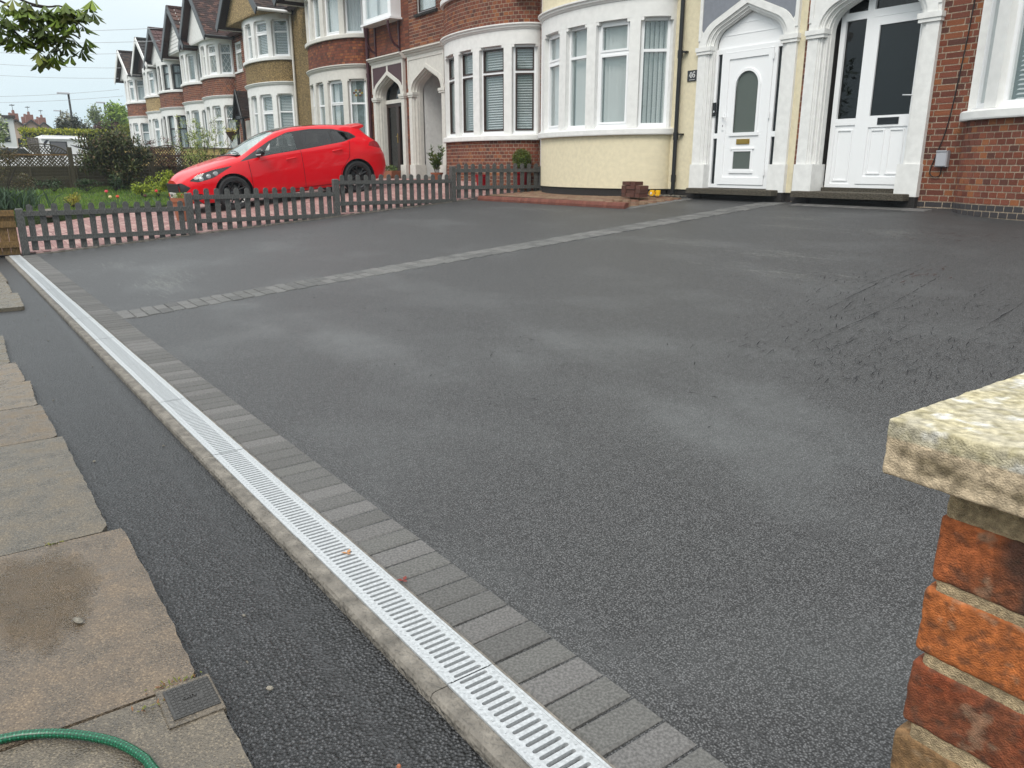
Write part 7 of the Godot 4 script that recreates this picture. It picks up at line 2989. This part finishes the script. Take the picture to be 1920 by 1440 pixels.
func far_houses() -> void:
	var sp := [[-88.0, -7.0, 3.9, "far pink rendered gabled house nearest the white block"], [-97.0, -9.0, 4.3, "far brown roofed house between two others"], [-106.0, -11.0, 4.5, "farthest brown roofed house, with a stout chimney"]]
	for q in sp:
		var x: float = q[0]
		var z: float = q[1]
		var e: float = q[2]
		var t := thing("distant_house", q[3], "house", Vector3(x, 0, z), "far houses across the street end")
		var w := MB.new()
		w.prism(PackedVector2Array([Vector2(-2.1, -0.2), Vector2(1.6, -0.2), Vector2(1.6, e - 0.6), Vector2(-0.6, e + 1.35), Vector2(-2.1, e + 0.1)]), -7.5, 0.0, Transform3D(Basis(Vector3(0, 0, -1), Vector3.UP, Vector3(1, 0, 0)), Vector3(x, 0, z)))
		part("wall", w, M.far_render, t)
		var r := MB.new()
		for s in [[Vector2(-0.6, e + 1.38), Vector2(1.85, e - 0.80)], [Vector2(-0.6, e + 1.38), Vector2(-2.3, e - 0.05)]]:
			var a := Vector3(x, s[0].y, z - s[0].x)
			var b := Vector3(x, s[1].y, z - s[1].x)
			var d := (b - a)
			r.box((a + b) * 0.5 + Vector3(-3.7, 0.07, 0), Vector3(7.9, d.length(), 0.14), Basis(Vector3.RIGHT, d.normalized(), Vector3.RIGHT.cross(d.normalized())))
		part("roof", r, M.far_roof, t)
		for k in 2:
			var c := MB.new()
			var cz := z + 0.6
			var cx := x - 1.5 - 4.5 * k
			c.span(Vector3(cx - 0.5, e + 1.0, cz - 0.35), Vector3(cx + 0.5, e + 2.05, cz + 0.35))
			for p in 3:
				c.tube([Vector3(cx - 0.3 + 0.3 * p, e + 2.05, cz), Vector3(cx - 0.3 + 0.3 * p, e + 2.35, cz)], 0.11, 0.09, 6)
			part("chimney", c, mk("far_chimney", lin(0.22, 0.10, 0.075), 0.9) if not M.has("far_chimney") else M.far_chimney, t)
		var an := MB.new()
		an.tube([Vector3(x - 1.5, e + 2.0, z + 0.6), Vector3(x - 1.5, e + 2.9, z + 0.6)], 0.025, 0.02, 4)
		for k in 4:
			an.tube([Vector3(x - 1.5 - 0.5 + 0.3 * k, e + 2.8, z + 0.4), Vector3(x - 1.5 - 0.5 + 0.3 * k, e + 2.8, z + 0.8)], 0.015, 0.015, 3)
		part("aerial", an, M.iron, t)
		for k in 2:
			var wn := MB.new()
			wn.span(Vector3(x + 0.01, 2.7, z - 1.2 + 1.6 * k - 0.4), Vector3(x + 0.05, 3.7, z - 1.2 + 1.6 * k + 0.3))
			part("window", wn, M.smoked, t)
	var t2 := thing("white_flats", "pale block with tall windows at the edge behind the blossoming tree", "building", Vector3(-74, 0, -3.0))
	var wb := MB.new()
	wb.span(Vector3(-80, -0.2, -5.15), Vector3(-73.0, 4.75, 0.5))
	part("wall", wb, M.far_white, t2)
	var rb := MB.new()
	rb.span(Vector3(-80.2, 4.751, -5.3), Vector3(-72.8, 4.95, 0.6))
	part("roof", rb, M.far_roof, t2)
	for k in 5:
		for f in 2:
			var wn := MB.new()
			wn.span(Vector3(-73.0, 1.0 + 2.0 * f, -4.75 + 1.0 * k), Vector3(-72.96, 2.4 + 2.0 * f, -4.15 + 1.0 * k))
			part("window", wn, M.smoked, t2)


func lamps() -> void:
	var sp := [[-60.0, -7.53, 5.73, 1.0, "tall lamp column nearest, above the dark evergreen"], [-80.0, -12.75, 6.6, 1.0, "tall lamp column before the light green tree"], [-105.0, -12.1, 7.2, 1.0, "distant lamp column beside the pale half bare tree"], [-104.0, -15.7, 6.6, 0.9, "short looking distant lamp column over the purple tree"]]
	for q in sp:
		var base := Vector3(q[0], 0, q[1])
		var t := thing("street_lamp", q[4], "street lamp", base, "street lamps along the road")
		var c := MB.new()
		c.tube([base, base + Vector3(0, 1.4, 0)], 0.10, 0.10, 8)
		c.tube([base + Vector3(0, 1.4, 0), base + Vector3(0, q[2], 0)], 0.075, 0.06, 8)
		part("column", c, M.iron, t)
		var a := MB.new()
		a.cbox(base + Vector3(0.1, q[2] + 0.02, 0.30), Vector3(0.22, 0.12, 0.72), 0.03)
		part("lantern", a, M.plastic_grey, t)


func wires() -> void:
	var pole := Vector3(-66, 0, 1.2)
	var t := thing("telegraph_pole", "wooden telegraph pole whose wires fan out to the houses", "pole", pole)
	var p := MB.new()
	p.tube([pole, pole + Vector3(0, 10.2, 0)], 0.15, 0.10, 10)
	part("shaft", p, M.bark, t)
	var sp := [[8.65, Vector3(-50.2, 7.25, -9.2), "gable of the end house, topmost wire"], [8.1, Vector3(-50.2, 6.5, -9.1), "eaves of the end house, second wire down"], [7.4, Vector3(-50.2, 5.95, -8.9), "bay of the end house, third wire down"], [5.6, Vector3(-54.4, 5.7, -9.6), "far corner of the end house, lowest wire"], [5.25, Vector3(-54.5, 5.35, -9.8), "far corner of the end house, sagging beneath the lowest"], [9.7, Vector3(-42.3, 7.6, -9.75), "grey tiled gable, upper of two long wires"], [9.1, Vector3(-42.6, 7.05, -9.6), "pinkish tiled gable, lower of two long wires"]]
	for q in sp:
		var a := pole + Vector3(0, q[0], 0)
		var b: Vector3 = q[1]
		var pts := []
		for k in 17:
			var f := k / 16.0
			pts.append(a.lerp(b, f) - Vector3(0, 0.35 * 4.0 * f * (1.0 - f) * 0.6, 0))
		var m := MB.new()
		m.tube(pts, 0.011, 0.011, 4, false)
		var o := part("overhead_wire", m, M.plastic_grey, self)
		o.set_meta("label", "overhead wire to the " + q[2])
		o.set_meta("category", "wire")
		o.set_meta("group", "overhead wires")


func parked_far() -> void:
	var c := Vector3(-47.5, 0.0, -3.0)
	var t := thing("parked_car", "small pale car half hidden behind the brownish shrub", "car", c)
	var b := MB.new()
	b.prism(PackedVector2Array([Vector2(-2.0, 0.9), Vector2(2.0, 0.9), Vector2(2.05, 1.45), Vector2(1.2, 1.62), Vector2(0.6, 2.15), Vector2(-1.3, 2.18), Vector2(-1.95, 1.7)]), -0.8, 0.8, Transform3D(Basis(Vector3(0, 0, -1), Vector3.UP, Vector3(1, 0, 0)), c))
	part("body", b, M.upvc, t)
	var w := MB.new()
	w.prism(PackedVector2Array([Vector2(-1.5, 1.68), Vector2(1.0, 1.66), Vector2(0.55, 2.08), Vector2(-1.25, 2.1)]), -0.81, 0.81, Transform3D(Basis(Vector3(0, 0, -1), Vector3.UP, Vector3(1, 0, 0)), c))
	part("window", w, M.smoked, t)
	for s in [-1.25, 1.25]:
		var wh := MB.new()
		wh.lathe([Vector2(0.0, -0.1), Vector2(0.31, -0.1), Vector2(0.31, 0.1), Vector2(0.0, 0.1)], c + Vector3(0.72, 0.86, s), 16, Basis(Vector3(0, 0, 1), Vector3(1, 0, 0), Vector3(0, 1, 0)))
		part("wheel", wh, M.rubber, t)
	var dr := MB.new()
	dr.span(Vector3(-49.6, -0.2, -5.6), Vector3(-45.5, 0.55, -0.8))
	ground_piece("parking_bay", dr, M.paving)


func chestnut() -> void:
	# the street tree whose lowest bough hangs into view
	var base := Vector3(-7.4, -0.05, 1.9)
	var t := thing("chestnut_tree", "horse chestnut whose drooping fresh green bough hangs overhead", "tree", base)
	var st := MB.new()
	st.tube([base, base + Vector3(0.1, 1.6, -0.05), base + Vector3(0.3, 3.2, -0.2)], 0.20, 0.14, 12)
	st.tube(curve([base + Vector3(0.25, 2.6, -0.15), Vector3(-6.6, 2.95, 0.9), Vector3(-6.1, 2.6, 0.1)], 5), 0.05, 0.022, 8)
	for k in 9:
		var a := TAU * k / 9.0
		st.tube(curve([base + Vector3(0.3, 3.0, -0.2), base + Vector3(0.9 * cos(a), 4.0, 0.7 * sin(a) + 0.7), base + Vector3(2.2 * cos(a), 4.6 + 0.5 * sin(3 * a), 1.6 * sin(a) + 1.9)], 4), 0.06, 0.015, 6)
	var twigs := [[[-5.92, 2.16, -0.34], [-5.91, 2.22, -0.45], [-5.91, 2.16, -0.52], [-5.91, 2.11, -0.59], [-5.91, 2.09, -0.64], [-5.91, 2.06, -0.69]], [[-5.94, 2.05, -0.32], [-5.94, 2.04, -0.43], [-5.93, 2.02, -0.51], [-5.93, 1.98, -0.57], [-5.93, 1.95, -0.65]], [[-5.90, 2.26, -0.51], [-5.89, 2.22, -0.60], [-5.89, 2.21, -0.70], [-5.88, 2.22, -0.76], [-5.87, 2.20, -0.83]], [[-5.93, 2.13, -0.33], [-5.93, 2.09, -0.46], [-5.93, 2.04, -0.52], [-5.93, 2.00, -0.57], [-5.92, 2.00, -0.63]], [[-5.92, 2.03, -0.59], [-5.92, 2.03, -0.65], [-5.90, 2.07, -0.77], [-5.88, 2.11, -0.83], [-5.88, 2.13, -0.85]], [[-5.90, 2.07, -0.77], [-5.89, 2.06, -0.82], [-5.89, 2.04, -0.85]], [[-5.89, 2.21, -0.61], [-5.89, 2.20, -0.68]]]
	for tw in twigs:
		var pts := []
		for p in tw:
			pts.append(Vector3(p[0], p[1], p[2]))
		st.tube(curve(pts, 3), 0.008, 0.004, 5)
	for tw in [twigs[0], twigs[1], twigs[2], twigs[3]]:
		var p: Array = tw[0]
		st.tube(curve([Vector3(-6.1, 2.6, 0.1), Vector3(p[0], p[1], p[2])], 3), 0.016, 0.008, 6)
	part("trunk", st, M.bark, t)
	var spots := [[-5.91, 2.20, -0.47], [-5.92, 2.14, -0.47], [-5.91, 2.17, -0.50], [-5.93, 2.05, -0.48], [-5.92, 2.10, -0.47], [-5.92, 2.07, -0.53], [-5.91, 2.15, -0.57], [-5.91, 2.12, -0.59], [-5.93, 2.03, -0.55], [-5.91, 2.06, -0.64], [-5.91, 2.04, -0.68], [-5.91, 2.08, -0.67], [-5.90, 2.07, -0.74], [-5.90, 2.04, -0.76], [-5.89, 2.21, -0.64], [-5.89, 2.20, -0.70], [-5.88, 2.22, -0.76], [-5.88, 2.19, -0.72], [-5.88, 2.15, -0.79], [-5.87, 2.21, -0.83], [-5.86, 2.23, -0.86], [-5.85, 2.23, -0.90], [-5.88, 2.15, -0.83], [-5.89, 2.05, -0.85], [-5.89, 2.04, -0.87], [-5.92, 1.95, -0.68], [-5.92, 1.94, -0.71], [-5.93, 1.96, -0.59], [-5.90, 2.15, -0.67], [-5.89, 2.18, -0.65], [-5.88, 2.17, -0.77], [-5.86, 2.24, -0.82], [-5.93, 2.04, -0.44], [-5.93, 2.02, -0.50], [-5.92, 2.17, -0.44], [-5.93, 2.10, -0.39], [-5.92, 2.19, -0.39]]
	var cols := [Color(0.12, 0.18, 0.022), Color(0.08, 0.12, 0.02), Color(0.17, 0.235, 0.028), Color(0.065, 0.09, 0.02), Color(0.15, 0.17, 0.035)]
	var lf := MB.new()
	for p in spots:
		for q in 3:
			palm_leaf(lf, Vector3(p[0], p[1], p[2]) + Vector3(rng.randfn(), rng.randfn() * 0.6, rng.randfn()) * 0.05, cols)
	part("bough_leaves", lf, M.leaf, t, "", "stuff")
	var cr := MB.new()
	for k in 150:
		var d := Vector3(rng.randfn(), rng.randfn(), rng.randfn()).normalized() * pow(rng.randf(), 0.4)
		var c := base + Vector3(0.2, 4.9, 2.2) + d * Vector3(2.6, 1.7, 2.2)
		for q in 7:
			palm_leaf(cr, c + Vector3(rng.randfn(), rng.randfn(), rng.randfn()) * 0.22, cols)
	part("crown", cr, M.leaf, t)
	# upright flower buds of the bough
	var fb := MB.new()
	fb.tint(Color(0.20, 0.22, 0.12))
	for k in [9, 10, 12, 13, 14, 23]:
		var p := Vector3(spots[k][0], spots[k][1], spots[k][2])
		fb.tube([p, p + Vector3(0, 0.08, 0)], 0.008, 0.002, 5)
	part("flower_bud", fb, M.dull_leaf, t, "", "stuff")


func palm_leaf(mb: MB, p: Vector3, cols: Array) -> void:
	# five drooping leaflets from one point
	var yaw := rng.randf() * TAU
	var k: Color = cols[rng.randi() % cols.size()]
	for i in 5:
		var a := yaw + (i - 2) * 0.85
		var d := Vector3(cos(a), rng.randf_range(-1.3, -0.5), sin(a)).normalized()
		mb.tint(k * rng.randf_range(0.85, 1.15))
		var l := rng.randf_range(0.075, 0.125) * (1.0 - 0.1 * absf(i - 2))
		var s := d.cross(Vector3(cos(a), 1.0, sin(a)).normalized()).normalized() * l * 0.17
		var m := p + d * l * 0.62
		var n := Vector3(0, 0.012, 0)
		mb.tri(p, m + s - n, m)
		mb.tri(p, m, m - s - n)
		mb.tri(m + s - n, p + d * l, m)
		mb.tri(m, p + d * l, m - s - n)


func behind() -> void:
	# street trees and houses over the road: seen only mirrored in the windows
	for k in 5:
		var x := -22.0 + 8.5 * k
		tree("street_tree", "leafy street tree on the far footway, number counted from the lattice fence: %s" % ["first", "second", "third", "fourth", "fifth"][k], Vector3(x, -0.05, 11.0), Vector3(x + 0.3, 5.2, 11.2), Vector3(2.3, 2.4, 2.0), 26, 90, 0.30, [Color(0.06, 0.09, 0.02), Color(0.09, 0.13, 0.025)], "leaf", "tree", "street trees over the road")


# ---------------------------------------------------------------- the brick pier close by
func rough(mb: MB, c: Vector3, s: Vector3, seg: Vector3i, round_r: float, amp: float, nz: FastNoiseLite, col: Callable) -> void:
	# a block whose six faces are fine grids, its edges rounded and its faces uneven
	var h := s * 0.5
	var inner := h - Vector3.ONE * round_r
	var shape := func(p: Vector3) -> Vector3:
		var q := p.clamp(-inner, inner)
		var d := (p - q)
		var n := d.normalized() if d.length() > 1e-7 else Vector3.ZERO
		var r := q + n * round_r
		var w: Vector3 = c + r
		return w + n * (amp * (nz.get_noise_3dv(w * 1.0) + 0.45 * nz.get_noise_3dv(w * 3.7)))
	var faces := [[Vector3.RIGHT, Vector3.UP, Vector3.BACK, seg.x, seg.y], [Vector3.FORWARD, Vector3.UP, Vector3.RIGHT, seg.z, seg.y], [Vector3.LEFT, Vector3.UP, Vector3.FORWARD, seg.x, seg.y], [Vector3.BACK, Vector3.UP, Vector3.LEFT, seg.z, seg.y], [Vector3.RIGHT, Vector3.FORWARD, Vector3.UP, seg.x, seg.z], [Vector3.RIGHT, Vector3.BACK, Vector3.DOWN, seg.x, seg.z]]
	var first := mb.v.size()
	for f in faces:
		var g := []
		for i in f[3] + 1:
			var r := []
			for j in f[4] + 1:
				# denser towards the edges
				var u = 2.0 * i / f[3] - 1.0
				var v = 2.0 * j / f[4] - 1.0
				u = sign(u) * (1.0 - pow(1.0 - absf(u), 1.35))
				v = sign(v) * (1.0 - pow(1.0 - absf(v), 1.35))
				r.append(shape.call((f[0] * u + f[1] * v + f[2]) * h))
			g.append(r)
		mb.sheet(g)
	for k in range(first, mb.v.size()):
		mb.c[k] = col.call(mb.v[k])
	mb.tinted = true


func make_pier() -> void:
	var t := thing("brick_gate_pier", "old orange brick gate pier with a lichened stone cap, close by", "gate pier", Vector3(-0.11, 0.0, -0.82))
	var nz := FastNoiseLite.new()
	nz.seed = 31
	nz.frequency = 26.0
	nz.fractal_octaves = 3
	var blot := FastNoiseLite.new()
	blot.seed = 40
	blot.frequency = 14.0
	blot.fractal_octaves = 3
	var x0 := -0.277
	var x1 := 0.065
	var zf := -0.65
	var zb := -0.99
	var core := MB.new()
	var mort := func(p: Vector3) -> Color:
		var f := 0.5 + 0.9 * blot.get_noise_3dv(p * 2.0)
		return Color(0.80, 0.61, 0.37).lerp(Color(0.50, 0.38, 0.23), clampf(f, 0.0, 1.0))
	rough(core, Vector3((x0 + x1) * 0.5, 0.48, (zf + zb) * 0.5), Vector3(x1 - x0 - 0.005, 1.08, zf - zb - 0.005), Vector3i(60, 220, 40), 0.006, 0.0022, nz, mort)
	var mm := mk("pier_mortar", Color.WHITE, 0.95, "fine", 9.0, "gritty", 1.0, true)
	mm.uv1_scale = Vector3.ONE * 7.0
	part("mortar", core, mm, t)
	var bm := mk("pier_brick", Color.WHITE, 0.85, "fine", 7.0, "gritty", 0.55, true)
	bm.uv1_scale = Vector3.ONE * 6.0
	# [top, height, shift left, main tone, patch tone, patch strength]
	var rows := [[0.982, 0.062, 0.0, Color(0.58, 0.165, 0.052), Color(0.12, 0.055, 0.035), 1.0], [0.911, 0.064, 0.004, Color(0.63, 0.19, 0.05), Color(0.36, 0.085, 0.02), 0.35], [0.836, 0.064, 0.005, Color(0.28, 0.085, 0.036), Color(0.40, 0.085, 0.026), 0.6], [0.757, 0.066, 0.010, Color(0.33, 0.19, 0.085), Color(0.40, 0.12, 0.05), 0.5]]
	for k in 11:
		rows.append([0.682 - 0.075 * k, 0.064, 0.004 * (k % 3), [Color(0.40, 0.11, 0.035), Color(0.28, 0.075, 0.03), Color(0.46, 0.12, 0.03)][k % 3], Color(0.15, 0.06, 0.035), 0.5])
	for k in rows.size():
		var r: Array = rows[k]
		var y: float = r[0] - r[1] * 0.5
		if y < 0.03:
			continue
		var sh: float = r[2]
		var near: bool = k < 6
		var split := k % 2 == 0
		var cx := (x0 + x1) * 0.5
		# two bricks to a course, the header turned by courses
		var front := [[x0 - sh, x0 + 0.222], [x0 + 0.232, x1]] if split else [[x0 - sh, x0 + 0.222], [x0 + 0.232, x1]]
		for f in 2:
			var a: float = front[f][0]
			var b: float = front[f][1]
			var depth := 0.102 if f == 0 else 0.215
			if split == (f == 1):
				depth = 0.102
			var col := func(p: Vector3) -> Color:
				var m := clampf((blot.get_noise_3dv(p + Vector3(k * 3.0, 0, 0)) + (p.x - x0 - 0.034) * (24.0 if k == 0 else 1.2)) * 2.2 * r[5], 0.0, 1.0)
				var base: Color = r[3].lerp(r[4], m)
				var n2 := nz.get_noise_3dv(p * 2.3)
				var soot := clampf((blot.get_noise_3dv(p * 4.0 + Vector3(0, k * 2.0, 5)) - 0.18) * 2.6, 0.0, 0.55)
				base = base.lerp(Color(0.10, 0.06, 0.04), soot)
				var smear := clampf((blot.get_noise_3dv(p * 2.4 + Vector3(9, k * 1.7, 0)) - 0.30) * 3.0, 0.0, 0.35)
				base = base.lerp(Color(0.52, 0.40, 0.27), smear)
				return base * (1.0 + 0.3 * n2)
			var mb := MB.new()
			rough(mb, Vector3((a + b) * 0.5, y, zf - depth * 0.5), Vector3(b - a, r[1], depth), Vector3i(90, 34, 30) if near else Vector3i(10, 4, 5), 0.005, 0.0016, nz, col)
			part("brick", mb, bm, t)
			if f == 0:
				var m2 := MB.new()
				rough(m2, Vector3(x0 + 0.05, y, (zf - depth - 0.01 + zb) * 0.5), Vector3(0.11, r[1], zf - depth - 0.01 - zb), Vector3i(8, 6, 12), 0.006, 0.003, nz, col)
				part("brick", m2, bm, t)
	# the cap
	var cp := MB.new()
	var lich := func(p: Vector3) -> Color:
		var a := blot.get_noise_3dv(p * Vector3(1.1, 3.0, 1.1))
		var b := nz.get_noise_3dv(p * 1.5)
		var c := Color(0.64, 0.585, 0.44)
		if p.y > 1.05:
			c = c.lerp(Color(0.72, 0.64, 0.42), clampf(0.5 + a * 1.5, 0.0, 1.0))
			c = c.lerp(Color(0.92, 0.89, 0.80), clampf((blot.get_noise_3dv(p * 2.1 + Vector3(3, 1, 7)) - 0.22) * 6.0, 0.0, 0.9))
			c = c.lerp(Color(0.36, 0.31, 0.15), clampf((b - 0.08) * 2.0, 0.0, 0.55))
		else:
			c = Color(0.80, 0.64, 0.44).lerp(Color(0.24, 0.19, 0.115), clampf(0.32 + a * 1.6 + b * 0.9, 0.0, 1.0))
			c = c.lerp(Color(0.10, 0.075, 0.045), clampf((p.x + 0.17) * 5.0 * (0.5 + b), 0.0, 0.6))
		return c
	nz.frequency = 34.0
	rough(cp, Vector3(-0.115, 1.041, -0.80), Vector3(0.40, 0.05, 0.372), Vector3i(150, 24, 110), 0.0035, 0.0013, nz, lich)
	var cm := mk("cap_stone", Color.WHITE, 0.9, "fine", 9.0, "gritty", 0.35, true)
	cm.uv1_scale = Vector3.ONE * 6.0
	part("cap", cp, cm, t)
	# the low boundary wall that runs back from the pier, out of the picture
	var w := MB.new()
	w.span(Vector3(0.07, -0.1, -0.93), Vector3(3.2, 0.7, -0.72))
	part("wall", w, M.mortar, t)


# ---------------------------------------------------------------- odds and ends on the ground
func make_bits() -> void:
	# the garden hose
	var hp := [Vector3(-1.95, 0.012, 0.62), Vector3(-1.93, 0.012, 0.34), Vector3(-1.87, 0.0125, 0.10), Vector3(-1.842, 0.0125, 0.03), Vector3(-1.80, 0.0125, -0.03), Vector3(-1.745, 0.0125, -0.085), Vector3(-1.69, 0.0125, -0.125), Vector3(-1.625, 0.0125, -0.155), Vector3(-1.585, 0.0125, -0.165), Vector3(-1.48, 0.0125, -0.175), Vector3(-1.3, 0.0125, -0.12), Vector3(-1.05, 0.0125, 0.1), Vector3(-0.9, 0.0125, 0.5)]
	var mb := MB.new()
	mb.tube(curve(hp, 8), 0.0105, 0.0105, 20)
	var im := Image.create(64, 64, false, Image.FORMAT_RGB8)
	for i in 64:
		for j in 64:
			var a := posmod(i + j, 16) < 5
			var b := posmod(i - j, 16) < 5
			var v := Color(0.02, 0.34, 0.23)
			if a != b:
				v = Color(0.01, 0.22, 0.14)
			elif a and b:
				v = Color(0.22, 0.52, 0.40)
			im.set_pixel(i, j, v)
	var hm := mk("hose_rubber", Color.WHITE, 0.3)
	hm.albedo_texture = ImageTexture.create_from_image(im)
	hm.uv1_scale = Vector3(1, 14.0, 1)
	var o := part("garden_hose", mb, hm, self)
	o.set_meta("label", "green braided garden hose lying in a loop on the wet slabs")
	o.set_meta("category", "hose")
	# the stopcock cover
	var c := Vector3(-1.772, 0.002, -0.292)
	var t := thing("stopcock_cover", "small square iron stopcock cover let into the slab edge", "cover", c)
	var fr := MB.new()
	fr.tint(Color(0.24, 0.20, 0.155))
	fr.cbox(c + Vector3(0, -0.009, 0), Vector3(0.158, 0.024, 0.13), 0.002)
	part("frame", fr, M.slab, t)
	var pl := MB.new()
	pl.cbox(c + Vector3(0.0, -0.004, -0.004), Vector3(0.122, 0.024, 0.108), 0.002)
	part("plate", pl, M.iron, t)
	for i in 10:
		for j in 8:
			if i >= 4 and i <= 5 and j > 1 and j < 6:
				continue
			var st := MB.new()
			st.cbox(c + Vector3(-0.054 + 0.012 * i, 0.0088, -0.050 + 0.0125 * j), Vector3(0.0092, 0.0032, 0.0096), 0.0012)
			part("stud", st, M.iron, t)
	var tx := lettering("CATV", 0.014, M.iron, "Droid Sans", true, 0.004)
	tx.name = "lettering"
	t.add_child(tx, true)
	tx.transform = Transform3D(Basis(Vector3(0, 0, -1), Vector3(-1, 0, 0), Vector3(0, 1, 0)), Vector3(0.0, 0.0095, 0.0))
	# scraps: a flat pebble, a chip of red brick, two dead leaves, white chips
	scrap("pebble", "flat pale pebble lying in the puddle on the slabs", "pebble", Vector3(-2.31, 0.004, -0.115), Vector3(0.045, 0.01, 0.02), M.concrete_pale, 0.4)
	scrap("brick_chip", "thin red chip of brick on the coarse fresh tarmac", "brick chip", Vector3(-1.36, -0.024, -0.42), Vector3(0.036, 0.008, 0.009), M.terracotta, 0.5)
	scrap("white_stone", "oblong white stone on the fresh tarmac beside the drain", "stone", Vector3(-1.73, -0.024, -0.475), Vector3(0.02, 0.01, 0.013), M.concrete_pale, 0.9)
	scrap("orange_stone", "round orange stone on the fresh tarmac near the drain joint", "stone", Vector3(-1.30, -0.025, -0.62), Vector3(0.011, 0.009, 0.011), M.terracotta, 0.2)
	for k in 14:
		var p := Vector3(rng.randf_range(-9.0, -1.2), -0.026, rng.randf_range(-0.68, -0.30))
		var s := rng.randf_range(0.003, 0.007)
		var q := MB.new()
		q.box(p, Vector3(s * 1.5, s * 0.8, s), Basis(Vector3.UP, rng.randf() * 3))
		var oo := part("stone_chip", q, M.concrete_pale, self, "tiny pale stone chip loose on the fresh tarmac strip")
		oo.set_meta("category", "stone chip")
		oo.set_meta("group", "loose stone chips")
	for q in [[dp(1.93, 0.09, 0.006), "curled tan leaf scrap lying on the white drain grating", Color(0.42, 0.20, 0.08)], [dp(1.66, 0.155, 0.006), "tiny dark red leaf scrap on the pavers beside the drain", Color(0.18, 0.03, 0.02)]]:
		var lf := MB.new()
		lf.tint(q[2])
		for a in 3:
			lf.leaf(q[0] + Vector3(0, 0.002, 0), Vector3(cos(a * 2.0), 0.25, sin(a * 2.0)).normalized(), Vector3.UP, 0.022, 0.014)
		var oo := part("dead_leaf", lf, M.dull_leaf, self, q[1])
		oo.set_meta("category", "leaf")
		oo.set_meta("group", "fallen leaf scraps")
	# moss and weeds in the joints round the cover
	var ms := MB.new()
	for k in 90:
		var a: Array = [[-1.868, -0.25], [-1.862, -0.30], [-1.80, -0.222], [-2.9, -0.12]][rng.randi() % 4]
		ms.tint([Color(0.16, 0.15, 0.03), Color(0.20, 0.10, 0.05), Color(0.12, 0.14, 0.03)][k % 3])
		ms.leaf(Vector3(a[0] + rng.randfn(0, 0.006), 0.001, a[1] + rng.randfn(0, 0.02)), Vector3(rng.randfn(), 0.6, rng.randfn()).normalized(), Vector3.UP, rng.randf_range(0.006, 0.018), 0.005)
	var mo := part("joint_weeds", ms, M.leaf, self, "small weeds and moss in the slab joints beside the iron cover", "stuff")
	mo.set_meta("category", "weeds")


func scrap(called: String, label: String, cat: String, p: Vector3, s: Vector3, mat: Material, yaw: float) -> void:
	var mb := MB.new()
	mb.lathe([Vector2(0.0, -0.5), Vector2(0.4, -0.4), Vector2(0.5, 0.0), Vector2(0.36, 0.38), Vector2(0.0, 0.5)], Vector3.ZERO, 10)
	var b := Basis(Vector3.UP, yaw)
	for i in mb.v.size():
		mb.v[i] = p + b * (mb.v[i] * s) + Vector3(0, s.y * 0.5, 0)
		mb.n[i] = (b * (mb.n[i] / s)).normalized()
	var o := MeshInstance3D.new()
	o.name = named(called, self)
	o.mesh = mb.done(p)
	o.material_override = mat
	o.position = p
	add_child(o, true)
	o.set_meta("label", label)
	o.set_meta("category", cat)
